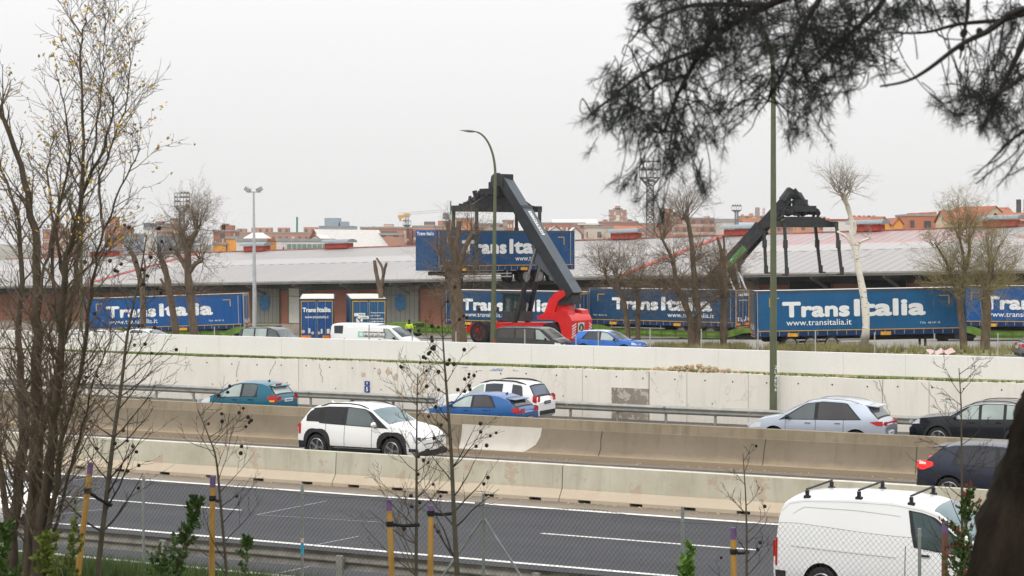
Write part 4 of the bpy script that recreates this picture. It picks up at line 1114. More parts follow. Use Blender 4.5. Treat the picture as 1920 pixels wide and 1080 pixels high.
# ================================================================== warehouse
PL = Vector((-33.5, 218, 0)); WD = Vector((.788, -.616, 0)); WN = Vector((.616, .788, 0))
def wz_e(s): return 1.92 + s * (3.88 - 1.92) / 81.7           # eave height along the front (it climbs to the right)
def wz_r(s): return 5.60 + s * (7.70 - 5.60) / 81.7
S0, S1, RD = -58.0, 108.0, 15.0
def wp(s, n, z): p = PL + WD * s + WN * n; return Vector((p.x, p.y, z))
wh = thing('warehouse', 'very long freight warehouse with a pale corrugated roof and deep eaves', 'warehouse', PL)
def at_wh(b): b.v = [tuple(Vector(p) - PL) for p in b.v]; return b
def roof_mat():
    m = bpy.data.materials.new('corrugated_roof'); t, b = nodes_of(m)
    uv = t.nodes.new('ShaderNodeUVMap'); s = t.nodes.new('ShaderNodeSeparateXYZ'); lk(t, uv.outputs[0], s.inputs[0])
    def co(a, b_):
        mp = t.nodes.new('ShaderNodeMapping'); mp.inputs['Scale'].default_value = (a, b_, 1); lk(t, uv.outputs[0], mp.inputs['Vector']); return mp.outputs[0]
    c = mixc(t, ramp(t, noise(t, co(.05, .25), 1, 5, .6), .35, .65), (.265, .255, .25), (.335, .32, .31))
    c = mixc(t, ramp(t, noise(t, co(1.4, .05), 1, 3, .7), .45, .7, 0, .6), c, (.25, .24, .24))
    fr = math2(t, 'FRACT', math2(t, 'MULTIPLY', s.outputs['X'], .95))
    c = mixc(t, ramp(t, math2(t, 'ABSOLUTE', math2(t, 'SUBTRACT', fr, .5)), .32, .46, 0, .55), c, (.17, .16, .16))
    # lighter band above the lap joint
    band = math2(t, 'MULTIPLY', ramp(t, s.outputs['Y'], .50, .52), ramp(t, s.outputs['Y'], .66, .70, 1, 0))
    c = mixc(t, math2(t, 'MULTIPLY', band, .5), c, (.42, .40, .39))
    # red stripes: old paint on the upper sheets at the right
    r1 = math2(t, 'MULTIPLY', ramp(t, s.outputs['X'], 71.0, 71.5), ramp(t, s.outputs['X'], 88.0, 88.5, 1, 0))
    r2 = math2(t, 'MULTIPLY', ramp(t, s.outputs['X'], 91.0, 91.5), 1.0)
    r0 = math2(t, 'MULTIPLY', ramp(t, s.outputs['X'], 66.0, 66.5), ramp(t, s.outputs['X'], 70.0, 70.4, 1, 0))
    up = ramp(t, s.outputs['Y'], .655, .665)
    f2 = math2(t, 'FRACT', math2(t, 'MULTIPLY', s.outputs['X'], 1.42))
    st = ramp(t, f2, .45, .55)
    red = math2(t, 'MULTIPLY', math2(t, 'MULTIPLY', math2(t, 'ADD', math2(t, 'ADD', r1, r2), r0), up), math2(t, 'ADD', math2(t, 'MULTIPLY', st, .46), .06))
    red = math2(t, 'MULTIPLY', red, ramp(t, noise(t, co(.4, 3), 1, 4, .6), .3, .6, .35, 1))
    c = mixc(t, red, c, (.46, .08, .075))
    # dotted lap joint
    dj = math2(t, 'MULTIPLY', math2(t, 'MULTIPLY', ramp(t, s.outputs['Y'], .485, .49), ramp(t, s.outputs['Y'], .505, .51, 1, 0)), ramp(t, math2(t, 'FRACT', math2(t, 'MULTIPLY', s.outputs['X'], .62)), .5, .52, 0, 1))
    c = mixc(t, dj, c, (.10, .10, .11))
    lk(t, c, b.inputs['Base Color']); b.inputs['Roughness'].default_value = .6
    return m
MROOF = roof_mat()
b = MB(); nS, nR = 166, 12; uvs = []
rows = []
for j in range(nR + 1):
    f = j / nR
    rows.append([wp(S0 + (S1 - S0) * i / nS, RD * f - 3.2 * (1 - f), 0) for i in range(nS + 1)])
    for i in range(nS + 1):
        s = S0 + (S1 - S0) * i / nS; rows[-1][i].z = wz_e(s) + (wz_r(s) - wz_e(s)) * f ** .96; uvs.append((s, f))
b.grid(rows); at_wh(b)
me = b.mesh('roof', MROOF)
uvl = me.uv_layers.new(name='UVMap')
for l in me.loops: uvl.data[l.index].uv = uvs[l.vertex_index]
rf = link_mesh('roof', me, wh)
b = MB(); b.grid([[wp(s, RD, wz_r(s) - .02), wp(s, RD + 16, wz_e(s))] for s in (S0, S1)]); at_wh(b); b.build('back_roof', M('back_roof_grey', (.3, .29, .29), .7), wh, fix=False)
MREDM = M('red_flashing', (.40, .075, .055), .6, var=.25, scale=1)
def slope_strip(s0, wd, m, nm, f1=1.0):
    b = MB(); q = []
    for f in (0, .25, .5, .75, f1):
        for k in (0, wd): 
            s = s0 + k; q.append(wp(s, RD * f - 3.2 * (1 - f), wz_e(s) + (wz_r(s) - wz_e(s)) * f ** .96 + .10))
            q.append(wp(s, RD * f - 3.2 * (1 - f), wz_e(s) + (wz_r(s) - wz_e(s)) * f ** .96 - .2))
    fs = []
    for i in range(4):
        a = i * 4; fs += [(a, a + 2, a + 6, a + 4), (a, a + 4, a + 5, a + 1), (a + 2, a + 3, a + 7, a + 6)]
    b.add(q, fs); at_wh(b); return b.build(nm, m, wh, fix=False)
def s_at(px, n):       # s where the line at offset n crosses the column px
    k = (px - 960) / F; a = PL + WN * n
    return (k * a.y - a.x) / (WD.x - k * WD.y)
slope_strip(s_at(158, -3.2), .8, MREDM, 'ridge_flashing')
slope_strip(s_at(1160, -3.2), .8, MREDM, 'ridge_flashing')
b = MB()
for i in range(40):
    s = S0 + (S1 - S0) * i / 40; s2 = S0 + (S1 - S0) * (i + 1) / 40
    b.bar(wp(s, RD, wz_r(s) + .05), wp(s2, RD, wz_r(s2) + .05), .5, .12)
at_wh(b); b.build('ridge_cap', M('ridge_cap_red', (.38, .16, .13), .7, var=.4, scale=.5), wh)
# eave fascia, gutter, brackets
MFAS = M('eave_fascia', (.33, .32, .30), .7, var=.15, scale=1)
b = MB()
for i in range(60):
    s = S0 + (S1 - S0) * i / 60; s2 = S0 + (S1 - S0) * (i + 1) / 60
    b.bar(wp(s, -3.25, wz_e(s) - .16), wp(s2, -3.25, wz_e(s2) - .16), .12, .34)
    b.bar(wp(s, -3.38, wz_e(s) - .10), wp(s2, -3.38, wz_e(s2) - .10), .16, .10)
at_wh(b); b.build('eave_fascia', MFAS, wh)
b = MB(); s = S0
while s < S1:
    b.bar(wp(s, -3.2, wz_e(s) - .01), wp(s + .12, -3.2, wz_e(s) - .01), .10, .07); s += .55
at_wh(b); b.build('sheet_ends', M('sheet_end_red', (.36, .16, .14), .7), wh)
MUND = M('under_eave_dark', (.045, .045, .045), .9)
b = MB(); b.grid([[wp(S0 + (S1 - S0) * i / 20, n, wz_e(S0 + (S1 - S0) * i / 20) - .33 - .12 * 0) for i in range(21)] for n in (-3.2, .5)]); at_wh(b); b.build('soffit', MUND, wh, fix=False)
b = MB(); s = S0 + 3
while s < S1:
    b.bar(wp(s, 0, wz_e(s) - 1.5), wp(s, -3.0, wz_e(s) - .42), .16, .22); b.bar(wp(s, 0, wz_e(s) - .45), wp(s, -3.1, wz_e(s) - .45), .14, .2); s += 7.0
at_wh(b); b.build('bracket', M('bracket_steel', (.22, .22, .21), .7), wh)
# front wall: brick piers, sliding corrugated doors, plinth
def brick_mat(name, c1, c2, mortar, scale=1.0):
    m = bpy.data.materials.new(name); t, b = nodes_of(m)
    br = t.nodes.new('ShaderNodeTexBrick'); br.inputs['Scale'].default_value = 5 * scale
    br.inputs['Color1'].default_value = (*c1, 1); br.inputs['Color2'].default_value = (*c2, 1); br.inputs['Mortar'].default_value = (*mortar, 1)
    br.inputs['Mortar Size'].default_value = .015
    v = objco(t); s = t.nodes.new('ShaderNodeSeparateXYZ'); lk(t, v, s.inputs[0])
    cb = t.nodes.new('ShaderNodeCombineXYZ'); lk(t, math2(t, 'SUBTRACT', s.outputs['X'], s.outputs['Y']), cb.inputs['X']); lk(t, s.outputs['Z'], cb.inputs['Y'])
    lk(t, cb.outputs[0], br.inputs['Vector'])
    c = mixc(t, ramp(t, noise(t, v, .5, 5, .6), .35, .7, 0, .5), br.outputs['Color'], tuple(x * .7 for x in c1))
    lk(t, c, b.inputs['Base Color']); b.inputs['Roughness'].default_value = .9
    return m
MBRK = brick_mat('red_brick', (.33, .125, .075), (.27, .10, .065), (.30, .22, .17))
MPLI = M('plinth_stone', (.36, .30, .25), .9, var=.2, scale=1)
b = MB(); b.grid([[wp(S0 + (S1 - S0) * i / 40, 0, z(S0 + (S1 - S0) * i / 40)) for i in range(41)] for z in (lambda s: -6.5, lambda s: wz_e(s) - 1.0)]); at_wh(b); b.build('front_wall', MBRK, wh, fix=False)
b = MB(); b.grid([[wp(S0 + (S1 - S0) * i / 40, -.03, z(S0 + (S1 - S0) * i / 40)) for i in range(41)] for z in (lambda s: wz_e(s) - 1.05, lambda s: wz_e(s) - .3)]); at_wh(b); b.build('clerestory', glass('dark_clerestory', (.03, .035, .035), .3), wh, fix=False)
def plat(s): return -3.05 + (s + 20) * .0165
b = MB(); b.grid([[wp(S0 + (S1 - S0) * i / 40, n, z(S0 + (S1 - S0) * i / 40)) for i in range(41)] for n, z in ((-.9, lambda s: -6.5), (-.9, plat), (-.02, lambda s: plat(s) + .01))]); at_wh(b)
b.build('plinth', MPLI, wh, fix=False)
def corr_mat(name, a, c2, w=1.1):
    m = bpy.data.materials.new(name); t, b = nodes_of(m); v = objco(t); s = t.nodes.new('ShaderNodeSeparateXYZ'); lk(t, v, s.inputs[0])
    f = math2(t, 'FRACT', math2(t, 'MULTIPLY', math2(t, 'SUBTRACT', s.outputs['X'], s.outputs['Y']), w))
    c = mixc(t, ramp(t, noise(t, v, .7, 4), .3, .7), a, c2)
    c = mixc(t, ramp(t, math2(t, 'ABSOLUTE', math2(t, 'SUBTRACT', f, .5)), .42, .47, 0, .8), c, tuple(x * .3 for x in a))
    lk(t, c, b.inputs['Base Color']); b.inputs['Roughness'].default_value = .7; return m
MDOOR = corr_mat('sliding_door_metal', (.19, .19, .165), (.23, .225, .195))
def wdoor(px0, px1, m, disc=True, top=None, hpx=None):
    s0, s1 = s_at(px0, -.15), s_at(px1, -.15)
    b = MB(); z0 = plat((s0 + s1) / 2) + .02; z1 = (wz_e(s0) - .75) if top is None else top(s0)
    a, c_, d, e = wp(s0, -.15, z0), wp(s1, -.15, z0), wp(s1, -.15, z1), wp(s0, -.15, z1)
    f_, g_, h_, i_ = (wp(s0, -.02, z0), wp(s1, -.02, z0), wp(s1, -.02, z1), wp(s0, -.02, z1))
    b.add([a, c_, d, e, f_, g_, h_, i_], [(0, 1, 2, 3), (0, 3, 7, 4), (1, 5, 6, 2), (3, 2, 6, 7)]); at_wh(b)
    dr = b.build('sliding_door_or_opening', m, wh, fix=False)
    b = MB(); zt_ = z0 + (z1 - z0) * .78
    b.bar(wp(s0, -.19, zt_), wp(s1, -.19, zt_), .05, .07); b.bar(wp(s0, -.19, z0 + .05), wp(s1, -.19, z0 + .05), .05, .1)
    b.bar(wp(s0, -.19, z0), wp(s0, -.19, z1), .08, .08); b.bar(wp(s1, -.19, z0), wp(s1, -.19, z1), .08, .08)
    at_wh(b); b.build('door_rail', M('door_rail_steel', (.16, .15, .13), .8), dr)
    if disc:
        b = MB(); cs = (s0 + s1) / 2 - .1; c0 = wp(cs, -.22, z0 + (z1 - z0) * .60); r = .95; n = 28
        b.add([c0 + WD * (r * .85 * math.cos(6.283 * i / n)) + ZX * (r * math.sin(6.283 * i / n)) for i in range(n)], [tuple(range(n))]); at_wh(b)
        b.build('painted_disc', M('painted_blue_disc', (.05, .16, .30), .7, var=.3), dr, fix=False)
wdoor(472, 524, MDOOR); wdoor(720, 785, MDOOR); wdoor(1140, 1205, MDOOR, False); wdoor(1280, 1340, MDOOR, False)
wdoor(541, 562, M('pale_shutter', (.55, .54, .48), .7, var=.1), False, top=lambda s: wz_e(s) - .8)
wdoor(1000, 1050, M('opening_shade', (.02, .02, .02), .9), False); wdoor(1480, 1560, M('opening_shade', (.02, .02, .02), .9), False); wdoor(1620, 1700, M('opening_shade', (.02, .02, .02), .9), False)  # no doors here: near-black sheets paint the shade inside open bays
wdoor(240, 300, MDOOR, False)
b = MB()
b.grid([[wp(S0, 0, -6.5), wp(S0, RD * 2, -6.5)], [wp(S0, 0, wz_e(S0)), wp(S0, RD * 2, wz_e(S0))]]); at_wh(b); b.build('gable_wall', MBRK, wh, fix=False)
# ridge ventilators
for px0, px1, py in ((176, 218, 462), (463, 500, 459), (615, 656, 453), (1151, 1197, 432), (1363, 1410, 428), (1600, 1654, 420), (1848, 1908, 411)):
    s0, s1 = s_at(px0, RD), s_at(px1, RD); b = MB()
    a, c_ = wp(s0, RD, wz_r(s0) + .30), wp(s1, RD, wz_r(s1) + .30)
    b.bar(a, c_, 1.2, .62); at_wh(b); v = b.build('ventilator', M('vent_red', (.36, .06, .045), .7, var=.2), wh)
    b = MB(); n = 8
    prof_ = [(-1.0 * math.cos(math.pi * i / n) * .9, .16 + .40 * math.sin(math.pi * i / n)) for i in range(n + 1)]
    a, c_ = wp(s0 - .4, RD, wz_r(s0) + .52), wp(s1 + .4, RD, wz_r(s1) + .52)
    b.grid([[e + WN * y + ZX * z for y, z in prof_] for e in (a, c_)])
    b.add([e + WN * y + ZX * z for e in (a,) for y, z in prof_], [tuple(range(n + 1))]); b.add([c_ + WN * y + ZX * z for y, z in prof_], [tuple(range(n + 1))])
    at_wh(b); b.build('hood', M('vent_hood_grey', (.22, .26, .28), .5, .2), v, smooth=40)

# ================================================================== curtain trailers and pocket wagons
def tarp(name, a, b2):
    m = bpy.data.materials.new(name); t, b = nodes_of(m)
    v = objco(t); vs = objco(t, (1.2, 1, .12))
    c = mixc(t, ramp(t, noise(t, v, .5, 5, .6), .3, .7), a, b2)
    c = mixc(t, ramp(t, noise(t, objco(t, (1.5, 1, .2)), 2, 5, .7), .5, .8, 0, .45), c, (.07, .10, .13))
    lk(t, c, b.inputs['Base Color']); b.inputs['Roughness'].default_value = .45; b.inputs['Specular IOR Level'].default_value = .3
    bump(t, b, noise(t, vs, 3.0, 3, .6, .4), .8, .08)
    return m
TB = [tarp('blue_tarpaulin', (.003, .052, .155), (.005, .068, .19)), tarp('bright_blue_tarpaulin', (.002, .068, .24), (.003, .085, .29)), tarp('petrol_blue_tarpaulin', (.004, .085, .22), (.007, .11, .27)), tarp('deep_blue_tarpaulin', (.006, .048, .118), (.009, .060, .145))]
MWHT = M('white_vinyl', (.78, .80, .80), .5, var=.06)
MYEL = M('yellow_tape', (.62, .36, .02), .5)
MTFR = M('trailer_frame_blue', (.012, .035, .11), .5, var=.2)
MRAIL = M('trailer_rail_dark', (.05, .07, .10), .5)
MCH = M('chassis_dark', (.028, .028, .03), .7, var=.2)
MALU = M('aluminium', (.42, .42, .43), .4, .6)
TL = 13.6
tw = {}
def trailer_wheel():
    if not tw: tw['m'] = wheel_mesh(.5, .34, M('steel_rim', (.35, .34, .30), .5, .3), 10)
    return tw['m']
def trailer(label, pos, rot, tarpm, base=0.0, text='left', tilt=0.0, zs=1.0, rear='right', wheels=True, guard=True, doors=None, small=None, roofc=None, texts=True):
    """pos = ground point under the middle of the side that faces the camera; local x along, local -y faces the camera"""
    nrm = Vector((-math.sin(rot), math.cos(rot), 0))
    p = Vector(pos) + nrm * 1.27
    t = thing('curtain_trailer', label, 'trailer', p, 0, 'blue curtain trailers'); t.rotation_euler = (0, -tilt, rot)
    z0, z1 = 1.02, 4.0
    hx = TL / 2
    b = MB()                                    # curtain side, slightly quilted
    for sd in (-1, 1):
        rows = []
        for k in range(7):
            z = z0 + .36 + (z1 - .18 - z0 - .36) * k / 6
            rows.append([(x, sd * (1.262 + .012 * math.sin(x * 4.8) * math.sin(math.pi * k / 6)), z) for x in [-hx + .12 + (TL - .24) * j / 68 for j in range(69)]])
        b.grid(rows)
    b.build('curtain', tarpm, t, smooth=60, fix=False)
    b = MB()
    for sd in (-1, 1):                           # lower valance below the yellow line
        b.grid([[(x, sd * 1.255, z) for x in [-hx + .12 + (TL - .24) * j / 20 for j in range(21)]] for z in (z0, z0 + .36)])
    b.build('valance', MTFR, t, fix=False)
    b = MB(); b.box((0, -1.272, z0 + .365), (TL - .3, .01, .05)); b.box((0, 1.272, z0 + .365), (TL - .3, .01, .05)); b.build('yellow_line', MYEL, t)
    b = MB(); x = -hx + .3
    while x < hx - .2: b.box((x, -1.275, z0 + .18), (.03, .02, .26)); x += .62
    b.build('buckles', MALU, t)
    b = MB()
    for sd in (-1, 1): b.box((0, sd * 1.25, z1 - .09), (TL, .05, .18))
    b.build('roof_rail', MRAIL, t)
    b = MB(); b.grid([[(x, y, z1 - .02 + .02 * math.sin(x * 2.2) * (1 - (y / 1.24) ** 2)) for x in [-hx + .02 + (TL - .04) * j / 40 for j in range(41)]] for y in (-1.24, -.6, 0, .6, 1.24)])
    b.build('roof', roofc or M('trailer_roof_fabric', (.55, .53, .48), .8, var=.15, scale=.8), t, fix=False)
    b = MB(); b.box((0, 0, z0 + .05), (TL - .1, 2.46, .1)); b.box((0, -.5, .82), (TL - 1.2, .12, .3)); b.box((0, .5, .82), (TL - 1.2, .12, .3))
    b.build('chassis', MCH, t)
    rs = 1 if rear == 'right' else -1
    # rear door wall and front wall
    for end in (rs, -rs):
        b = MB(); b.box((end * (hx - .03), 0, (z0 + z1) / 2), (.08, 2.5, z1 - z0 - .02))
        w = b.build('rear_doors' if end == rs else 'front_wall', tarpm if end == -rs or not doors else doors, t)
        b = MB()
        if end == rs:
            for y in (-1.22, 1.22): b.box((end * (hx + .02), y, (z0 + z1) / 2), (.06, .07, z1 - z0))
            b.box((end * (hx + .02), 0, z1 - .05), (.06, 2.5, .10))
            b.build('rear_frame', MALU if rear == 'right' else MRAIL, w)
            b = MB()
            for y in (-.06, .06, -.62, .62): b.cyl((end * (hx + .05), y, (z0 + z1) / 2), .018, z1 - z0 - .3, 'z', 6)
            b.build('lock_rod', MALU, w)
            b = MB()
            for y in (-1.12, 1.12): b.box((end * (hx + .035), y, (z0 + z1) / 2), (.03, .05, z1 - z0 - .3))
            for y in (-.6, .6): b.box((end * (hx + .035), y, z1 - .18), (.03, 1.0, .06))
            b.box((end * (hx + .035), 0, z0 + .0), (.03, 2.2, .05))
            b.build('marking_tape', MYEL, w)
            b = MB(); b.box((end * (hx + .03), -.78, z0 + .22), (.03, .75, .20)); b.box((end * (hx + .03), .78, z0 + .22), (.03, .75, .20)); b.build('orange_plate', M('orange_plate_paint', (.85, .22, .02), .5), w)
            b = MB()
            for y, z, w_ in ((-.82, z0 + .62, .20), (-.35, z0 + .62, .12), (.55, z0 + .66, .18)): b.box((end * (hx + .05), y, z), (.01, w_, .34))
            b.build('sticker', MWHT, w)
            b = MB()
            for y in (-.15, .30): b.cyl((end * (hx + .05), y, z0 + .5), .11, .012, 'x', 14)
            b.cyl((end * (hx + .052), .98, z0 + .6), .13, .012, 'x', 14)
            b.build('round_sticker', M('sticker_pink', (.65, .50, .50), .5), w)
        else:
            b.box((end * (hx + .03), 0, z1 - .22), (.04, 2.4, .42)); b.build('head_board', M('head_board_blue', (.02, .09, .34), .5), w)
    # white frame post at the right end, corner marks, side text
    b = MB(); b.box((hx - .42, -1.275, (z0 + z1) / 2 + .1), (.05, .02, z1 - z0 - .5)); b.box((-hx + .15, -1.275, (z0 + z1) / 2), (.05, .02, z1 - z0 - .2)); b.build('corner_post', MALU, t)
    b = MB()
    for x in (-hx + .95, hx - 1.1):
        sg = 1 if x < 0 else -1
        b.box((x + sg * .3, -1.28, z1 - .50), (.66, .01, .06)); b.box((x, -1.28, z1 - .77), (.06, .01, .60))
    b.build('corner_mark', MYEL, t)
    b = MB()
    for x in (-4.4, 1.6): b.box((x, -1.29, z0 + .1), (.66, .03, .22))
    b.build('side_plate', M('side_plate_orange', (.70, .36, .04), .5, var=.2), t)
    y = -1.29
    if texts:
        X0 = -hx + (1.75 if text == 'left' else 2.3); ZB = z0 + 1.22
        lettering('lettering', 'Trans', MWHT, t, (X0, y, ZB), width=4.35, height=1.02, bold=.062)
        lettering('lettering', 'Italia', MWHT, t, (X0 + 4.62, y, ZB), width=4.62, height=1.12, bold=.062)
        wx = X0 + .25 if text == 'left' else X0 + 5.2
        lettering('web_lettering', 'www.transitalia.it', MWHT, t, (wx, y, z0 + .70), width=4.2, height=.38, bold=.006)
        lettering('small_lettering', 'TSA  46141 G', MWHT, t, ((hx - 3.0) if text == 'left' else (-hx + .5), y, z0 + .68), width=1.3, height=.13)
    if guard:
        b = MB()
        for z in (.55, .78): b.box((-2.2, -1.2, z), (5.2, .04, .09))
        for x in (-4.6, 0): b.box((x, -1.16, .8), (.06, .06, .5))
        b.build('side_guard', MALU, t)
    b = MB()
    for sd in (-1, 1): b.box((-hx + 2.6 if rs == 1 else hx - 2.6, sd * .9, .62), (.14, .14, .8))
    b.build('landing_leg', MCH, t)
    if wheels:
        tm, rm, sm = trailer_wheel()
        for wx in (1.9, 3.22, 4.54):
            for sd in (-1, 1):
                wo = link_mesh('wheel', tm, t, (rs * wx, sd * 1.06, .52))
                if sd == 1: wo.rotation_euler = (0, 0, math.pi)
                link_mesh('hub', sm, wo); link_mesh('rim', rm, wo)
            b = MB(); n = 10
            b.grid([[(rs * wx + .58 * math.cos(math.pi * i / n), yy, .55 + .56 * math.sin(math.pi * i / n)) for i in range(n + 1)] for yy in (-1.24, -.88)])
            b.build('mudguard', MCH, t, smooth=60, fix=False)
    return t
MLIME = M('lime_wagon_green', (.115, .20, .03), .6, var=.45, scale=1.6)
MLIMD = M('wagon_olive', (.075, .12, .025), .7, var=.3, scale=1.5)
def wagon(label, pos, rot, length=17.0, tilt=0.0):
    nrm = Vector((-math.sin(rot), math.cos(rot), 0)); p = Vector(pos) + nrm * 1.35
    t = thing('pocket_wagon', label, 'rail wagon', p, 0, 'green pocket wagons'); t.rotation_euler = (0, -tilt, rot)
    h = length / 2
    for sd in (-1, 1):
        b = MB()
        poly = [(-h, 1.22), (-h + 1.2, 1.28), (-h + 3.1, 1.28), (-h + 4.0, .98), (h - 4.0, .98), (h - 3.1, 1.28), (h - 1.2, 1.28), (h, 1.22), (h, 1.0), (h - 2.3, .92), (h - 4.2, .42), (-h + 4.2, .42), (-h + 2.3, .92), (-h, 1.0)]
        b.prism(poly, sd * 1.36 - .06, sd * 1.36 + .06); b.build('side_sill', MLIME, t)
        b = MB(); b.box((0, sd * 1.44, .60), (length - 8.6, .04, .06)); b.box((0, sd * 1.44, .95), (length - 8.0, .06, .06))
        x = -h + 4.6
        while x < h - 4.4: b.box((x, sd * 1.44, .70), (.07, .05, .52)); x += 1.35
        b.build('sill_ribs', MLIMD, t)
    b = MB(); b.box((0, 0, .45), (length - 8, 2.6, .08)); b.box((-h + 1.6, 0, 1.1), (3.0, 2.5, .2)); b.box((h - 1.6, 0, 1.1), (3.0, 2.5, .2)); b.build('deck', MLIMD, t)
    for bx in (-h + 1.9, h - 1.9):
        b = MB(); b.prism([(bx - 1.5, .62), (bx - .4, .74), (bx + .4, .74), (bx + 1.5, .62), (bx + 1.4, .42), (bx + .4, .3), (bx - .4, .3), (bx - 1.4, .42)], -1.15, -1.0)
        b.prism([(bx - 1.5, .62), (bx - .4, .74), (bx + .4, .74), (bx + 1.5, .62), (bx + 1.4, .42), (bx + .4, .3), (bx - .4, .3), (bx - 1.4, .42)], 1.0, 1.15)
        bg_ = b.build('bogie', MCH, t)
        for wx in (bx - .9, bx + .9):
            b = MB(); b.cyl((wx, 0, .46), .07, 1.9, 'y', 8)
            for sd in (-1, 1): b.cyl((wx, sd * .8, .46), .46, .13, 'y', 24)
            b.build('wheelset', MCH, bg_, smooth=40)
    b = MB()
    for e in (-h, h):
        for sd in (-1, 1): b.cyl((e + (.25 if e > 0 else -.25), sd * .87, 1.05), .2, .3, 'x', 14)
    b.build('buffer', MCH, t)
    return t
def sidept(px0, px1, d, rot, py_yellow):
    """centre of the visible side from its two end columns; yellow line row gives the height"""
    cx = (px0 + px1) / 2; p = W(cx, py_yellow, d); return Vector((p.x, p.y, p.z - 1.40))
def level(p, z): return Vector((p.x, p.y, z))
p = sidept(165, 455, 164, 0, 612); trailer('bright blue curtain trailer behind the lone pollard trees, leftmost of the lettered row', p, -R(2.7), TB[1], text='left', tilt=R(2.0))
wagon('green pocket wagon under the leftmost lettered trailer', level(p + Vector((2.5, -.2, 0)), gz(p.x, p.y) + .05), -R(2.7), 13.5, R(1.2))
p = sidept(832, 1083, 163, 0, 602.5); trailer('blue curtain trailer partly hidden by the cab of the red lifting truck', p, -R(33), TB[3], text='left')
wagon('green pocket wagon with an empty left end, beside the worker in yellow', level(p + Vector((-3.6, 2.0, 0)), p.z - .25), -R(33), 19.5)
p = sidept(1104, 1371, 157, 0, 601.5); trailer('blue curtain trailer behind the twin bare trees, its small lettered rear doors facing right', p, -R(32.5), TB[3], text='right', doors=TB[0])
T3 = bpy.data.objects['curtain_trailer.002'] if 'curtain_trailer.002' in bpy.data.objects else None
wagon('green pocket wagon under the trailer behind the twin bare trees', level(p + Vector((.6, -.8, 0)), p.z - .30), -R(32.5), 18.5)
p = sidept(1420, 1810, 124, 0, 617.5); trailer('petrol blue curtain trailer in large white letters behind the birch, largest of the row', p, -R(.7), TB[2], text='left', tilt=R(1.1), rear='left')
p = sidept(1822, 2130, 140, 0, 603); trailer('blue curtain trailer cut by the right edge of the picture', p, -R(10), TB[1], text='left', wheels=False, guard=False)
wagon('green pocket wagon at the right edge, under the trailer cut by the picture', level(p + Vector((0, -.5, 0)), p.z - .25), -R(10), 18)
p = W(955, 497, 144); p.z -= 1.40; p.x -= .1
TS = trailer('blue curtain trailer hanging in the air from the spreader of the red lifting truck', p, R(41), TB[0], text='right')
for o_, nm in ((TS, 'a'),):
    lettering('lettering', 'Trans Italia', MWHT, TS, (-TL / 2 - .06, 1.05, 3.62), width=2.0, height=.26, bold=.03, rot=(0, 0, -math.pi / 2))
# two trailers seen from behind
def rear_text(t, kind):
    hx = TL / 2
    if kind == 0:
        lettering('lettering', 'Trans', MWHT, t, (-hx - .07, 1.04, 3.02), width=.98, height=.34, bold=.055, rot=(0, 0, -math.pi / 2))
        lettering('lettering', 'Italia', MWHT, t, (-hx - .07, -.02, 3.02), width=1.0, height=.36, bold=.055, rot=(0, 0, -math.pi / 2))
        lettering('web_lettering', 'www.transitalia.it', MWHT, t, (-hx - .07, .85, 2.58), width=1.7, height=.20, bold=.02, rot=(0, 0, -math.pi / 2))
    else:
        for i, (s_, w_) in enumerate((('Trasportiamo', 1.0), ('agli Italiani', .7), ('www.transitalia', .9), ('info@transitalia.it', 1.0), ('transitalia.it', .9))):
            lettering('small_lettering', s_, MWHT, t, (-hx - .07, -.12, 2.95 - i * .2), width=w_, height=.12, bold=.02, rot=(0, 0, -math.pi / 2))
        q = MB()
        yy = lambda a: -a
        for a0, a1, z0_, z1_ in ((-1.02, -.25, 2.78, 3.0), (-.75, .0, 2.58, 2.80)): q.box((-hx - .075, -(a0 + a1) / 2, (z0_ + z1_) / 2), (.012, a1 - a0, z1_ - z0_))
        q.build('logo_banner', MWHT, t)
        q = MB(); q.cyl((-hx - .085, .66, 2.52), .24, .012, 'x', 20, .24); q.build('logo_shield', MWHT, t)
        q = MB(); q.bar((-hx - .10, .80, 2.66), (-hx - .10, .54, 2.36), .01, .07); q.bar((-hx - .10, .56, 2.66), (-hx - .10, .66, 2.50), .01, .06); q.build('logo_mark', MRAIL, t)
        lettering('logo_lettering', 'TRANS', MRAIL, t, (-hx - .085, .72, 2.83), width=.4, height=.11, bold=.02, rot=(0, 0, -math.pi / 2))
        lettering('logo_lettering', 'Italia', MRAIL, t, (-hx - .085, .52, 2.62), width=.42, height=.12, bold=.02, rot=(0, 0, -math.pi / 2))
def rear_trailer(label, pxn, dn, pxf, df, ytop, tm, kind, doors):
    a = W(pxn, ytop, dn); c_ = W(pxf, ytop, df); d = Vector((c_.x - a.x, c_.y - a.y, 0)).normalized()
    base = a.z - 4.0; mid = Vector((a.x, a.y, base)) + d * (TL / 2)
    rot = math.atan2(d.y, d.x); nrm = Vector((-math.sin(rot), math.cos(rot), 0))
    t = trailer(label, mid - nrm * 1.27, rot, tm, rear='left', text='left', doors=doors)
    rear_text(t, kind); return t
rear_trailer('blue curtain trailer seen squarely from behind, full lettering on its doors, white roof', 594, 139, 596.6, 152.6, 560, TB[0], 0, tarp('door_blue', (.010, .075, .26), (.014, .09, .30)))
rear_trailer('blue trailer seen from behind with a white shield logo, right of the squarely seen one', 691.5, 134, 680, 147.6, 560, TB[3], 1, corr_mat('ribbed_door_blue', (.012, .085, .20), (.015, .10, .23), 4))
if T3:
    lettering('lettering', 'Trans Italia', MWHT, T3, (TL / 2 + .07, -1.0, 3.5), width=2.0, height=.28, bold=.03, rot=(0, 0, math.pi / 2))
    lettering('web_lettering', 'www.transitalia.it', MWHT, T3, (TL / 2 + .07, -.8, 3.1), width=1.6, height=.16, bold=.01, rot=(0, 0, math.pi / 2))

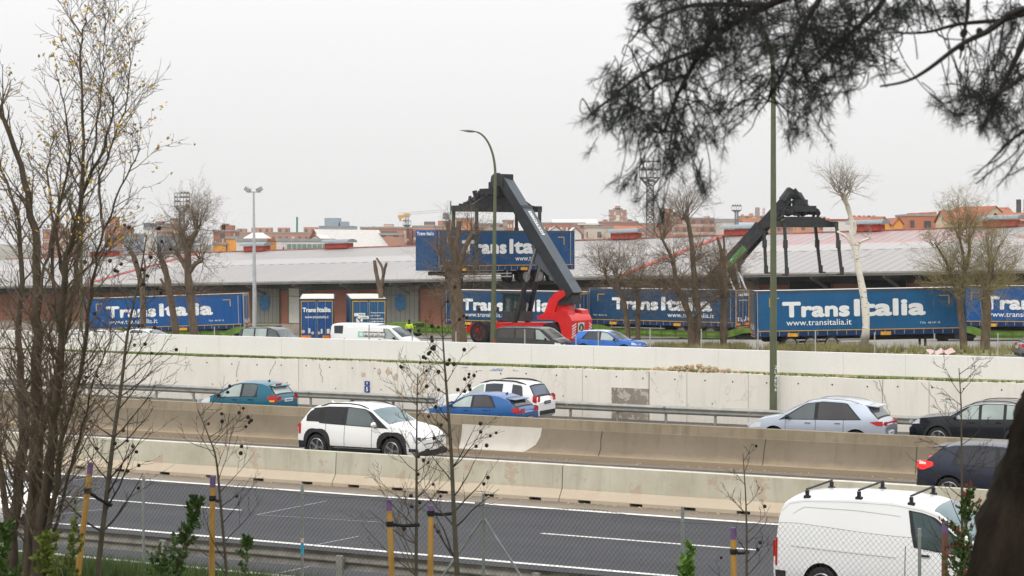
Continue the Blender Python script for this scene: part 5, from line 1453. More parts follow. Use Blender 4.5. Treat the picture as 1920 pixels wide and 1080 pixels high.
# ================================================================== reach stackers
MSR = M('lifting_truck_red', (.62, .018, .02), .35, var=.08, coat=.4)
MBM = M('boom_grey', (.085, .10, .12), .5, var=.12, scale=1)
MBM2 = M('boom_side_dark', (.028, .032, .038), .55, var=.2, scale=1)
MBK = M('machine_black', (.03, .032, .033), .6, var=.3)
MHYD = M('hydraulic_rod', (.35, .35, .36), .3, .8)
bigw = wheel_mesh(.86, .62, M('big_rim', (.10, .03, .025), .6), 8)
def spreader(t, c, ax, leg_ext=(1, 1, 1, 1), span=9.6, drop=3.5, legw=.28, logo=False, splay=0.0, tall=.85):
    """top frame along ax (unit vector) at the point c in the space of t, four grapple legs below it"""
    ax = Vector(ax); nr = Vector((-ax.y, ax.x, 0)); c = Vector(c); h = span / 2
    def P(a, n, z): return c + ax * a + nr * n + ZX * z
    sp_ = MB()
    for n in (-.55, .55):
        sp_.add([P(-h, n - .12, -.35), P(h, n - .12, -.35), P(h, n - .12, .0), P(h * .52, n - .12, tall), P(-h * .52, n - .12, tall), P(-h, n - .12, .0),
                 P(-h, n + .12, -.35), P(h, n + .12, -.35), P(h, n + .12, .0), P(h * .52, n + .12, tall), P(-h * .52, n + .12, tall), P(-h, n + .12, .0)],
                [(0, 1, 2, 3, 4, 5), (11, 10, 9, 8, 7, 6)] + [(i, i + 6, (i + 1) % 6 + 6, (i + 1) % 6) for i in range(6)])
    so = sp_.build('spreader_frame', MBK, t)
    q = MB(); q.bar(P(-h, 0, .0), P(h, 0, .0), 1.2, .3)
    for a in (-h, h): q.bar(P(a, -1.25, -.12), P(a, 1.25, -.12), .4, .45)
    q.build('cross_beam', MBK, so)
    random.seed(7); q = MB()
    for k in range(40):
        a = random.uniform(-h, h); zz = .85 if abs(a) < h * .5 else .85 * (h - abs(a)) / (h * .5)
        q.box(P(a, random.uniform(-.6, .6), zz + random.uniform(-.1, .16)), (random.uniform(.06, .2), random.uniform(.1, .3), random.uniform(.1, .42)), math.atan2(ax.y, ax.x), random.uniform(-.7, .7))
    for k in range(46):
        a = random.uniform(-h * .62, h * .62); q.box(P(a, random.uniform(-.5, .5), .85 + random.uniform(-.1, .35) * (1 - abs(a) / h)), (random.uniform(.08, .3), random.uniform(.1, .4), random.uniform(.15, .6)), math.atan2(ax.y, ax.x), random.uniform(-.5, .5))
    for k in range(12):
        a = random.uniform(-h * .5, h * .5); pts = [P(a + .5 * i / 5, .3, .95 + .4 * math.sin(math.pi * i / 5)) for i in range(6)]; q.tube(pts, .035, 5)
    for k in range(10):
        a = (k / 9 * 2 - 1) * h * .93; q.box(P(a, .65, .1), (.25, .15, .3), math.atan2(ax.y, ax.x))
    q.build('valve_gear', MBK, so)
    q = MB(); q.box(P(0, 0, 1.15), (2.2, 1.5, .5), math.atan2(ax.y, ax.x)); q.cyl(P(0, 0, 1.6), .65, .6, 'z', 20); q.build('rotator', MBK, so)
    k = 0
    for a in (-h * .98 if span > 8 else -h, h * .40 if False else h * .98):
        pass
    for i, (a, n) in enumerate(((-h * .96, -1.34), (-h * .96, 1.34), (h * .96, -1.34), (h * .96, 1.34))):
        q = MB(); e = drop * leg_ext[i]; foot = P(a + splay * (1 if a > 0 else .4), n * (1 + .0), -e)
        q.bar(P(a, n, -.1), foot, legw, legw * 1.1); m_ = P(a, n, -.1).lerp(foot, .38); q.bar(m_ + ZX * .25, m_ - ZX * .4, legw * 1.45, legw * 1.4)
        q.bar(foot + ZX * .6, foot, legw * 1.3, legw * 1.3)
        q.bar(foot, foot - nr * (.45 if n > 0 else -.45), .3, .14)
        q.build('grapple_leg', M('leg_dark_steel', (.045, .048, .045), .6, var=.2), t)
    return P
def face_shading(o, up):       # light put into the colour: paler upper plate, shaded sides
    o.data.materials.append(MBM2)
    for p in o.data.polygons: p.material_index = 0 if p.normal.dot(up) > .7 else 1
def stacker(label, pivot, tip, ground_z, heading, lift_pts=None, detail=True):
    """heading: unit vector the truck faces. pivot and tip in world space"""
    base = Vector((pivot.x, pivot.y, ground_z)) + heading * 2.0
    t = thing('reach_stacker', label, 'lifting truck', base, 0, 'container lifting trucks')
    B = base
    def Lp(p): return Vector(p) - B
    hd = heading; sd_ = Vector((-hd.y, hd.x, 0)); rot = math.atan2(hd.y, hd.x)
    def P(a, n, z): return hd * a + sd_ * n + ZX * z
    # boom: outer box, inner box, side dark faces
    a, c_ = Lp(pivot), Lp(tip); d = (c_ - a).normalized(); L_ = (c_ - a).length
    upb = d.cross(sd_).normalized()
    if upb.z < 0: upb = -upb
    def bx(b, p0, p1, w, h): 
        vs = [o + sd_ * (i * w / 2) + upb * (j * h / 2) for o in (p0, p1) for i, j in ((-1, -1), (1, -1), (1, 1), (-1, 1))]
        b.add(vs, [(0, 3, 2, 1), (4, 5, 6, 7), (0, 1, 5, 4), (1, 2, 6, 5), (2, 3, 7, 6), (3, 0, 4, 7)])
    b = MB(); bx(b, a - d * .4, a + d * (L_ * .72), 1.25 if detail else .96, .82 if detail else 1.05); bo_ = b.build('boom', MBM if detail else MBM2, t); face_shading(bo_, upb) if detail else None
    b = MB(); bx(b, a + d * (L_ * .60), c_, 1.08 if detail else .78, .66 if detail else .84); ib = b.build('inner_boom', MBM if detail else MBM2, t); face_shading(ib, upb) if detail else None
    b = MB(); bx(b, a + d * (L_ * .72 - .25), a + d * (L_ * .72), 1.31 if detail else 1.06, .9 if detail else 1.16); b.build('boom_collar', MBM2, bo_)
    b = MB(); bx(b, a + upb * -.62 + d * (L_ * .18), a + upb * -.62 + d * (L_ * .45), .5, .5); b.build('cylinder_bracket', MBM, bo_)
    b = MB()
    for k in range(3): b.tube([a + d * (L_ * .1) + upb * (-.56) + sd_ * (.15 * k), a + d * (L_ * .98) + upb * (-.46) + sd_ * (.15 * k)], .04, 6)
    b.build('hoses', MBK, bo_)
    b = MB(); g0_ = a + d * (L_ * .10) - upb * .5; g1_ = a + d * (L_ * .46) - upb * .5; g2_ = a + d * (L_ * .34) - upb * 1.25
    b.add([g + sd_ * n for n in (-.44, .44) for g in (g0_, g1_, g2_)], [(0, 1, 2), (5, 4, 3), (0, 2, 5, 3), (2, 1, 4, 5)]); b.build('gusset', MBM if detail else MBM2, bo_)
    b = MB(); b.tube([a + d * (L_ * .30) - upb * .72 + sd_ * .1, a + d * (L_ * .72) - upb * .62 + sd_ * .1], .12, 10); b.build('extension_cylinder', MBM2, bo_, smooth=50)
    for n in (-.85, .85):                           # lift cylinders
        b = MB(); f0 = P(2.6, n, 1.35); f1 = a + d * (L_ * .40) + sd_ * (n * .6) - upb * .5
        m_ = f0.lerp(f1, .58); b.tube([f0, m_], .19, 12); lc = b.build('lift_cylinder', MBK, t, smooth=50)
        b = MB(); b.tube([m_, f1], .10, 10); b.build('piston_rod', MHYD, lc, smooth=50)
    # chassis
    MR = MSR
    b = MB()
    def pr(poly, n0, n1): 
        k = len(poly); vs = [P(x, n0, z) for x, z in poly] + [P(x, n1, z) for x, z in poly]
        b.add(vs, [tuple(range(k)), tuple(reversed(range(k, 2 * k)))] + [(i, i + k, (i + 1) % k + k, (i + 1) % k) for i in range(k)])
    pr([(-1.2, 1.0), (5.9, .95), (5.9, 1.35), (5.3, 1.55), (3.4, 1.6), (-1.2, 1.75)], -1.15, 1.15); b.build('frame', MR, t)
    b = MB(); pr([(-2.8, .55), (-2.05, .55), (-1.95, 1.2), (-1.75, 1.75), (-1.3, 1.95), (.1, 1.95), (.15, 2.22), (-.9, 2.3), (-1.7, 2.42), (-2.5, 2.42), (-2.75, 2.2), (-2.9, 1.9)], -1.36, 1.36); b.build('counterweight', MR, t, smooth=25)
    b = MB(); pr([(-2.6, 2.35), (-1.75, 2.35), (-1.6, 2.55), (-2.0, 2.72), (-2.55, 2.62)], -1.4, -.5); pr([(-2.6, 2.35), (-1.75, 2.35), (-1.6, 2.55), (-2.0, 2.72), (-2.55, 2.62)], .5, 1.4); pr([(-1.7, 2.25), (.0, 2.15), (-.1, 2.3), (-.8, 2.5), (-1.5, 2.5)], .75, 1.3); b.build('hood', MR, t, smooth=35)
    b = MB(); [pr([(-.75, 1.95), (.15, 1.95), (-.5, 3.45), (-1.1, 4.0), (-1.75, 4.1), (-1.9, 3.7), (-1.25, 3.3)], n_, n_ + .2) for n_ in (.52, -.72)]; pr([(-2.1, 2.2), (-1.1, 2.2), (-1.35, 3.1), (-1.95, 3.1)], -.4, .4); b.build('boom_mount', MR, t)
    b = MB(); pr([(5.0, .9), (6.1, .85), (6.1, 1.25), (5.4, 1.6), (4.6, 1.65)], -2.0, 2.0); b.build('front_axle_guard', MR, t)
    b = MB(); pr([(-2.5, 3.1), (-1.2, 2.95), (-1.0, 3.6), (-2.4, 3.75)], -.55, .55); b.build('hose_cluster', MBK, t)
    tm, rm, sm = bigw
    for (wx, wn) in ((-1.0, -1.25), (-1.0, 1.25), (4.9, -1.15), (4.9, 1.15), (4.9, -1.75), (4.9, 1.75)):
        wo = link_mesh('wheel', tm, t, P(wx, wn, .86)); wo.rotation_euler = (0, 0, rot + (math.pi if wn > 0 else 0))
        link_mesh('rim', sm, wo); link_mesh('hub', rm, wo)
        if wx < 0:
            for k in range(26):
                pass
    # chevrons and emblem on the rear
    b = MB()
    for k in range(5):
        z = .70 + k * .20
        for n0, n1 in ((1.30, .78), (-1.32, -.92)):
            x0 = -2.8 - (z - .55) * .075 - .03
            b.add([P(x0, n0, z - .05), P(x0, n0, z + .03), P(x0 - .02, n1, z + .24), P(x0 - .02, n1, z + .16)], [(0, 1, 2, 3)])
    b.build('warning_stripes', MWHT, t, fix=False)
    b = MB(); x0 = -2.87
    b.add([P(x0 - .03, .6, .95), P(x0 - .03, -.25, .95), P(x0 - .07, -.25, 1.75), P(x0 - .07, .6, 1.75)], [(0, 1, 2, 3)]); em = b.build('emblem_plate', M('emblem_white', (.65, .62, .55), .5), t, fix=False)
    b = MB(); ring = [P(x0 - .09, .18 + .22 * math.cos(th), 1.38 + .24 * math.sin(th)) for th in [math.pi * 1.7 * i / 14 - .6 for i in range(15)]]; b.tube(ring, .06, 6); b.build('emblem', MBK, em)
    # cab
    cc = 2.0
    b = MB(); pr([(cc - .1, 1.75), (cc + 1.75, 1.75), (cc + 1.75, 2.45), (cc - .1, 2.45)], -.72, .72); b.build('cab_base', M('cab_base_grey', (.05, .055, .06), .6), t)
    b = MB()
    for x in (cc, cc + .85, cc + 1.68):
        for n in (-.68, .68): b.bar(P(x, n, 2.45), P(x - .04, n, 3.72), .08)
    b.bar(P(cc - .1, 0, 3.76), P(cc + 1.78, 0, 3.76), 1.5, .12)
    cb = b.build('cab_frame', MBK, t)
    b = MB()
    for n in (-.66, .66): b.add([P(cc + .05, n, 2.47), P(cc + 1.62, n, 2.47), P(cc + 1.6, n, 3.68), P(cc + .03, n, 3.68)], [(0, 1, 2, 3)])
    b.add([P(cc + 1.66, -.64, 2.47), P(cc + 1.66, .64, 2.47), P(cc + 1.64, .64, 3.68), P(cc + 1.64, -.64, 3.68)], [(0, 1, 2, 3)])
    m = bpy.data.materials.get('cab_glass')
    if not m:
        m = bpy.data.materials.new('cab_glass'); tt, bb = nodes_of(m); bb.inputs['Base Color'].default_value = (.03, .055, .05, 1); bb.inputs['Alpha'].default_value = .72; bb.inputs['Roughness'].default_value = .05
    b.build('cab_glass', m, cb, fix=False)
    b = MB(); b.box(P(cc + .5, 0, 2.6), (.5, .5, .5), rot); b.box(P(cc + .25, 0, 3.05), (.12, .5, .7), rot); b.build('seat', MBK, t)
    b = MB(); b.cyl(P(-.5, .0, 3.3) + sd_ * .45, .09, .14, 'z', 12); b.build('beacon', M('beacon_amber', (1, .42, .03), .3, emit=2.0), t)
    b = MB(); b.cyl(P(.1, 1.2, 2.72), .08, .14, 'z', 10); b.build('work_lamp', MLAMPON, t)
    b = MB()
    for n in (-1.2, 1.2): b.tube([P(5.4, n, 1.6), P(5.5, n, 2.4)], .02, 5); b.box(P(5.5, n, 2.5), (.1, .25, .35), rot)
    b.build('mirror', MBK, t)
    return t, B, d, upb, sd_, L_
hd = Vector((-.819, .574, 0))
piv = W(1072, 546, 140.4); tipp = W(944, 333, 144.0)
gzz = gz(piv.x, piv.y)
st, B, d, upb, sd_, L_ = stacker('red container lifting truck with a long grey boom raised to the left', piv, tipp, gzz, hd)
# stencil plate on the boom
a = piv - B; q = MB(); o1 = a + d * (L_ * .50); w_ = .30
vs = [a + d * (L_ * f) + upb * .535 * 1.0 + sd_ * n for f, n in ((.60, -.2), (.60, .2), (.40, .2), (.40, -.2))]
c_ = (TS.location); ctr = Vector((c_.x, c_.y, c_.z + 4.0)) - B
spx = Vector((math.cos(R(41)), math.sin(R(41)), 0))
spreader(st, ctr + ZX * 1.75, spx, span=6.5, drop=4.5, leg_ext=(1, 1, 1, 1), legw=.26)
for n, f0 in ((-.50, .47),):
    q = MB(); s_ = -1
    pl_ = [a + d * (L_ * f) + sd_ * h_ + upb * .425 for f, h_ in ((.46, -.2), (.46, .2), (.67, .2), (.67, -.2))]
    q.add(pl_, [(0, 1, 2, 3)]); q.build('stencil_plate', MWHT, st, fix=False)
q = MB()                                    # neck from the boom tip to the rotator
tl = tipp - B
q.tube([tl, tl + Vector((-.3, .1, -.9)), ctr + ZX * 3.9, ctr + ZX * 3.2], [.45, .5, .5, .6], 8); q.box(tl + Vector((0, 0, -.2)), (1.1, 1.0, .9), .8); q.build('boom_head', MBK, st)

Xl = -d; Zl = sd_.copy(); Yl = Zl.cross(Xl)
if Yl.dot(upb) > 0: Zl = -Zl; Yl = Zl.cross(Xl)
me = text_mesh('CONTRAG', .01, L_ * .19, .30); me.materials.append(MBK); o_ = link_mesh('stencil_lettering', me, st)
o_.matrix_local = Matrix.Translation(a + d * (L_ * .66) - Zl * .15 + upb * .435) @ Matrix((Xl, Yl, Zl)).transposed().to_4x4()

# second truck, behind the trailers at the right
piv = W(1305, 560, 160); tipp = W(1478, 372, 157)
hd2 = Vector((.93, -.35, 0)).normalized()
st2, B2, d2, up2, sd2, L2 = stacker('lifting truck behind the trailers, black boom raised right with four long hanging legs', piv, tipp, gz(piv.x, piv.y), hd2, detail=False)
c2 = W(1500, 418, 157) - B2
spreader(st2, c2, Vector((.86, .51, 0)), span=5.6, drop=3.9, leg_ext=(1.08, 1.05, 1.08, 1.05), splay=.6, legw=.24, tall=.5)
q = MB(); tl = tipp - B2; tl2 = W(1500, 352, 157) - B2
q.tube([W(1470, 378, 157) - B2, W(1480, 362, 157) - B2, W(1496, 368, 157) - B2, W(1516, 398, 157) - B2], [.50, .50, .42, .32], 8); q.box(W(1484, 358, 157) - B2, (.7, .8, .3), 0, .5); q.tube([W(1490, 354, 156.5) - B2, W(1512, 385, 156.5) - B2], .12, 6); q.build('boom_head', MBK, st2, smooth=40)
q = MB(); q.add([W(1463, 410, 156.0) - B2, W(1486, 409, 156.0) - B2, W(1486, 415.5, 156.0) - B2, W(1463, 416, 156.0) - B2], [(0, 1, 2, 3)])
q.build('green_label', M('label_green', (.07, .36, .10), .5), st2, fix=False)
q = MB(); q.add([p - Vector((0, .03, 0)) for p in (W(1463.6, 411, 156) - B2, W(1467.5, 411, 156) - B2, W(1467.5, 415.4, 156) - B2, W(1463.6, 415.6, 156) - B2)], [(0, 1, 2, 3)]); q.build('orange_mark', M('label_orange', (.85, .32, .03), .5), st2, fix=False)
lettering('lettering', 'CAVISA', MWHT, st2, W(1468.5, 414.5, 155.95) - B2, width=.66, height=.14, bold=.02)
lettering('lettering', 'TEREX 4', MWHT, st2, W(1455, 420, 155.95) - B2, width=.6, height=.1)
la = math.atan2((tipp - piv).z, (tipp - piv).x)
fq = lambda f, h_, o: (piv - B2) + d2 * (L2 * f) + up2 * h_ + Vector((0, -.55 - o, 0))
q = MB(); q.add([fq(.30, -.28, 0), fq(.52, -.28, 0), fq(.52, .20, 0), fq(.30, .20, 0)], [(0, 1, 2, 3)]); q.build('green_label', MATS['label_green'], st2, fix=False)
q = MB(); q.cyl(fq(.335, -.04, .01), .17, .02, 'y', 14); q.build('orange_mark', MATS['label_orange'], st2)
lettering('lettering', 'CAVISA', MWHT, st2, fq(.37, -.14, .03), width=1.5, height=.26, bold=.02, rot=(0, -la, 0))
for s_ in (-1.0, 1.6):
    q = MB(); q.bar(W(1363 + (s_ > 0) * 22, 510, 158) - B2, W(1378 + (s_ > 0) * 22, 545, 158) - B2, .12); q.build('striped_stay', MWHT, st2)

# ================================================================== the town beyond
def facade(name, wall, win=(.10, .10, .11), px=3.0, pz=3.0, fx=.42, fz=.45, var=.12, band=None):
    if name in MATS: return MATS[name]
    m = bpy.data.materials.new(name); t, b = nodes_of(m); v = objco(t)
    s = t.nodes.new('ShaderNodeSeparateXYZ'); lk(t, v, s.inputs[0])
    X = math2(t, 'ADD', s.outputs['X'], math2(t, 'MULTIPLY', s.outputs['Y'], .77))
    a = math2(t, 'LESS_THAN', math2(t, 'FRACT', math2(t, 'DIVIDE', X, px)), fx)
    c = math2(t, 'LESS_THAN', math2(t, 'FRACT', math2(t, 'DIVIDE', s.outputs['Z'], pz)), fz)
    base = mixc(t, ramp(t, noise(t, v, .12, 4), .3, .7), tuple(q * (1 - var) for q in wall), tuple(min(1, q * (1 + var)) for q in wall))
    if band: base = mixc(t, math2(t, 'MULTIPLY', math2(t, 'LESS_THAN', math2(t, 'FRACT', math2(t, 'ADD', math2(t, 'DIVIDE', s.outputs['Z'], pz), .35)), .3), .7), base, band)
    vor = t.nodes.new('ShaderNodeTexWhiteNoise'); vor.noise_dimensions = '2D'
    cb = t.nodes.new('ShaderNodeCombineXYZ'); lk(t, math2(t, 'FLOOR', math2(t, 'DIVIDE', X, px)), cb.inputs['X']); lk(t, math2(t, 'FLOOR', math2(t, 'DIVIDE', s.outputs['Z'], pz)), cb.inputs['Y']); lk(t, cb.outputs[0], vor.inputs['Vector'])
    wc = mixc(t, ramp(t, vor.outputs['Value'], .55, .6), win, (.62, .58, .50))
    lk(t, mixc(t, math2(t, 'MULTIPLY', math2(t, 'MULTIPLY', a, c), .85), base, wc), b.inputs['Base Color']); b.inputs['Roughness'].default_value = .85
    MATS[name] = m; return m
BR = facade('town_brick', (.36, .165, .115)); BR2 = facade('town_brick_pale', (.43, .235, .17), px=2.6); BR3 = facade('town_brick_brown', (.33, .17, .12), px=3.4, band=(.55, .47, .40))
BRB = facade('town_brick_balconies', (.44, .20, .13), win=(.13, .14, .15), px=5, fx=.7, fz=.5, band=(.58, .50, .42))
CRM = facade('town_cream', (.66, .54, .38), px=4, fx=.2, fz=.3); WHT = facade('town_white', (.68, .66, .62), px=3.5, fx=.35, fz=.3)
ORG = facade('town_orange', (.66, .28, .08), px=9, fx=.08, fz=.2); GRY = facade('town_grey', (.36, .38, .40), px=4, fx=.5, fz=.35)
BEI = facade('town_beige', (.58, .50, .42), px=3, fx=.3)
RT1 = M('tile_roof', (.34, .13, .085), .9, var=.25, scale=.4); RTG = M('flat_roof_grey', (.32, .31, .30), .9); RTW = M('pale_sheet_roof', (.62, .60, .57), .8)
RTB = M('blue_grey_cladding', (.27, .32, .37), .6)
def block(label, px0, px1, pyt, d, m, depth=14, rot=0.0, roof='flat', rm=None, parts=(), cat='building', name='apartment_building', rise=2.5, zb=-4.5, group=None):
    p = W((px0 + px1) / 2, pyt, d); w = (px1 - px0) * d / F; top = p.z - (rise if roof in ('gable', 'hip', 'gablex') else 0)
    t = thing(name, label, cat, (p.x, p.y + depth / 2, zb), rot, group); h = top - zb
    b = MB(); b.box((0, 0, h / 2), (w, depth, h))
    if roof == 'gable':      # ridge along the front
        b.prismx([(-depth / 2, h), (0, h + rise), (depth / 2, h)], -w / 2 + .01, w / 2 - .01)
    if roof == 'gablex':     # gable faces the camera
        b.prism([(-w / 2, h), (0, h + rise), (w / 2, h)], -depth / 2 + .01, depth / 2 - .01)
    b.build('wall', m, t)
    r = MB()
    if roof == 'flat': r.box((0, 0, h + .2), (w + .3, depth + .3, .4))
    elif roof == 'gable':
        for s in (-1, 1): r.add([(-w / 2 - .3, s * (depth / 2 + .4), h - .1), (w / 2 + .3, s * (depth / 2 + .4), h - .1), (w / 2 + .3, 0, h + rise + .12), (-w / 2 - .3, 0, h + rise + .12)], [(0, 1, 2, 3)])
    elif roof == 'gablex':
        for s in (-1, 1): r.add([(s * (w / 2 + .3), -depth / 2 - .3, h - .1), (s * (w / 2 + .3), depth / 2 + .3, h - .1), (0, depth / 2 + .3, h + rise + .12), (0, -depth / 2 - .3, h + rise + .12)], [(0, 1, 2, 3)])
    elif roof == 'hip':
        r.add([(-w / 2 - .3, -depth / 2 - .3, h), (w / 2 + .3, -depth / 2 - .3, h), (w / 2 + .3, depth / 2 + .3, h), (-w / 2 - .3, depth / 2 + .3, h), (-w / 4, 0, h + rise), (w / 4, 0, h + rise)], [(0, 1, 5, 4), (1, 2, 5), (2, 3, 4, 5), (3, 0, 4)])
    ro = r.build('roof', rm or (RT1 if roof != 'flat' else RTG), t, fix=False)
    k = F / d
    for kind, a, c_, e, g_ in parts:      # kind, x fractions, z above top
        b = MB(); x0, x1 = -w / 2 + w * a, -w / 2 + w * c_
        if kind == 'penthouse': b.box(((x0 + x1) / 2, 0, h + g_ / 2 + e), (x1 - x0, depth * .5, g_)); b.build('penthouse', m, t)
        elif kind == 'chimney': b.box(((x0 + x1) / 2, 0, h + g_ / 2), (max(.8, x1 - x0), 1.0, g_)); b.build('chimney', m, ro)
        elif kind == 'window': b.box(((x0 + x1) / 2, -depth / 2 - .05, h + e + g_ / 2), (x1 - x0, .2, g_)); b.build('window', M('far_window_dark', (.07, .08, .09), .3), t)
        elif kind == 'pale': b.box(((x0 + x1) / 2, -depth / 2 - .06, h + e + g_ / 2), (x1 - x0, .22, g_)); b.build('facade_panel', M('far_pale_panel', (.66, .60, .52), .8), t)
        elif kind == 'balcony': b.box(((x0 + x1) / 2, -depth / 2 - .5, h + e), (x1 - x0, 1.0, g_)); b.build('balcony', M('far_balcony', (.60, .52, .46), .8), t)
        elif kind == 'glass': b.box(((x0 + x1) / 2, -depth / 2 - .05, h + e + g_ / 2), (x1 - x0, .2, g_)); b.build('window', M('far_window_green', (.17, .26, .22), .3), t)
    return t
G = 'buildings of the town behind the warehouse'
PH = lambda *fr: [('penthouse', a, c_, 0, z) for a, c_, z in fr]
def BAL(n, z0, dz, h_=.9): return [('balcony', .06, .70, -z0 - dz * i, h_) for i in range(n)]
block('brick block glimpsed through the leafy tree, farthest left', 80, 128, 432, 520, BR3, parts=PH((.2, .5, 2)), group=G)
block('brick block right of the slender green lamp post, seen through twigs', 196, 233, 425, 560, BR, parts=PH((.1, .4, 3)), group=G)
block('grey flat shed left of the white sign tower', 232, 272, 441, 420, RTB, depth=30, group=G)
block('white square tower with a dark grey band on top', 270, 285, 430, 380, WHT, depth=5, group=G, name='sign_tower', cat='tower', parts=[('penthouse', .0, 1.0, 0, 1.2)])
bpy.data.objects['sign_tower'].children[0]
q = MB(); sg = bpy.data.objects['sign_tower']; p_ = W(277.5, 419, 380); hh_ = p_.z + 4.5; q.box((0, 0, hh_ - .55), (1.75, 5.2, 1.25)); q.build('dark_band', M('sign_dark_grey', (.16, .16, .18), .7), sg)
block('brown brick block between the sign tower and the round-crowned tree', 285, 307, 425, 520, BR3, parts=PH((.1, .5, 1.5)), group=G)
block('tall brown brick tower behind the round-crowned tree', 310, 337, 421, 600, BR3, parts=PH((.2, .6, 2)), group=G)
block('dark grey long roof left of the round-crowned tree', 284, 322, 444, 430, RTB, depth=30, group=G)
block('stepped red brick block right of the round-crowned tree', 400, 434, 434, 480, BR, parts=PH((.28, .88, 1.6), (.35, .55, 2.0)) + [('pale', .08, .14, -4, 1.6), ('pale', .5, .56, -3, 1.2), ('pale', .5, .56, -5, 1.2), ('window', .3, .6, -6, 1.5)], group=G)
block('plain orange block below the stepped red brick block', 424, 443, 448, 300, M('orange_render', (.72, .33, .08), .8), depth=8, group=G)
block('low orange wall left of the plain orange block', 400, 426, 459, 300, M('orange_render', (.72, .33, .08), .8), depth=8, group=G)
block('long brick terrace behind the floodlight mast, with four rooftop boxes', 436, 600, 437, 760, BR2, depth=16, parts=PH((.03, .12, 1.8), (.2, .42, 2.2), (.5, .62, 2.2), (.8, .95, 2.4)) + [('pale', .18 + .1 * i, .205 + .1 * i, -5, 1.5) for i in range(7)], group=G)
block('white house with a pale hipped roof behind the floodlight mast', 455, 496, 436, 290, WHT, roof='hip', rm=RTW, rise=1.1, depth=9, parts=[('window', .10, .22, -1.6, .7), ('window', .30, .48, -1.6, .7), ('window', .60, .7, -1.6, .7)], group=G, name='house', cat='house')
block('white low wing at the foot of the white hipped house', 443, 492, 452, 280, WHT, depth=6, group=G, name='house', cat='house')
block('orange hall with brick-red edge right of the floodlight mast', 496, 518, 452, 285, M('orange_render', (.72, .33, .08), .8), rm=RT1, depth=8, parts=[('window', .08, .18, -1.6, .5)], group=G, name='hall', cat='hall')
block('white blank hall end beside the orange hall', 518, 537, 452, 284, M('white_render', (.66, .62, .60), .8), depth=8, parts=[('window', .65, .75, -1.9, 1.0)], group=G, name='hall', cat='hall')
block('low white hall with a row of green windows left of the red gable', 537, 616, 452.5, 283, M('white_render', (.66, .62, .60), .8), depth=10, parts=[('glass', .02 + .121 * i, .11 + .121 * i, -1.5, 1.1) for i in range(8)], group=G, name='hall', cat='hall')
block('pale gabled sheds behind the row of green windows', 572, 610, 441, 330, RTW, roof='gablex', rise=1.4, rm=RTW, depth=20, group=G, name='shed', cat='shed')
block('brick block left of the red gable', 590, 628, 431, 520, BR, roof='hip', rise=1.5, parts=[('pale', .5, .6, -4, 2)], group=G)
block('large blue-grey building with stacked pale storeys, centre left', 598, 660, 425, 900, RTB, depth=30, parts=PH((.12, .55, 4.2), (.6, .8, 2.5)), group=G)
block('red gabled hall with a pale sloping roof', 615, 668, 431, 360, M('red_gable_render', (.42, .09, .07), .8), roof='gablex', rise=4.0, rm=RTW, depth=22, rot=-.5, group=G, name='hall', cat='hall')
block('dark netted low building right of the red gable', 664, 680, 437, 500, GRY, group=G)
block('long balconied brick building left of the yellow crane', 676, 759, 428.5, 420, BRB, depth=12, parts=[('balcony', .06 + .2 * i, .2 + .2 * i, -1.8, .8) for i in range(4)] + [('balcony', .06 + .2 * i, .2 + .2 * i, -3.6, .8) for i in range(4)] + PH((.25, .26, .6), (.5, .7, 1.0)) + [('pale', .9, .95, -3.2, 1.0), ('pale', .9, .95, -5.2, 1.0)], group=G)
block('orange-brick low block under the long balconied building', 684, 752, 441, 380, BR2, depth=12, group=G)
block('narrow brick block right of the yellow crane mast', 757, 773, 429, 430, BR, depth=10, parts=[('pale', .1, .6, -2.8, .6), ('pale', .1, .6, -4.6, .6)], group=G)
block('balconied block left of the hanging trailer', 774, 845, 426, 430, BRB, depth=12, parts=PH((.28, .55, 1.3), (.65, .98, 1.5)) + [('balcony', .03, .9, -2.6 - 2.2 * i, .7) for i in range(4)], group=G)
block('orange brick tower behind the left end of the spreader', 855, 886, 411, 520, facade('town_orange_brick', (.55, .25, .13)), depth=12, group=G)
block('brick block below the left legs of the spreader', 868, 945, 421, 560, BR2, depth=12, group=G)
block('brick block with two pale windows under the spreader', 943, 963, 415, 480, BR, depth=12, parts=[('pale', .45, .6, -1.6, .8), ('pale', .7, .85, -1.6, .8)], group=G)
block('white hall under the spreader of the red truck', 905, 945, 430, 380, WHT, depth=12, group=G, name='hall', cat='hall')
block('long brick row right of the grey boom', 1010, 1098, 419, 700, BR, depth=14, parts=[('pale', .1 + .12 * i, .14 + .12 * i, -3, 1.6) for i in range(7)], group=G)
block('beige long roof above the brick row right of the boom', 1036, 1120, 411, 1000, BEI, roof='gable', rise=3, rm=RTW, depth=30, parts=PH((.1, .2, 1)), group=G)
block('white gabled warehouse right of the boom', 1022, 1062, 425, 330, M('white_render', (.66, .62, .60), .8), roof='gablex', rise=1.2, rm=RTW, depth=20, group=G, name='shed', cat='shed')
block('small white gable beside the hanging trailer corner', 1068, 1090, 427, 325, M('white_render', (.66, .62, .60), .8), roof='gablex', rise=1.0, rm=RTW, depth=20, group=G, name='shed', cat='shed')
block('pink brick row below the lone high-rise', 1078, 1128, 422, 560, BR2, depth=14, parts=[('pale', .1, .9, .0, .5)], group=G)
block('brick slab block under the lone high-rise', 1126, 1197, 417, 620, BR, depth=14, parts=PH((.1, .2, 1.0), (.75, .85, 1.0)), group=G)
block('low beige row in front of the lone high-rise', 1100, 1150, 427, 430, BEI, depth=14, parts=[('window', .5, .56, -2.2, .7)], group=G)
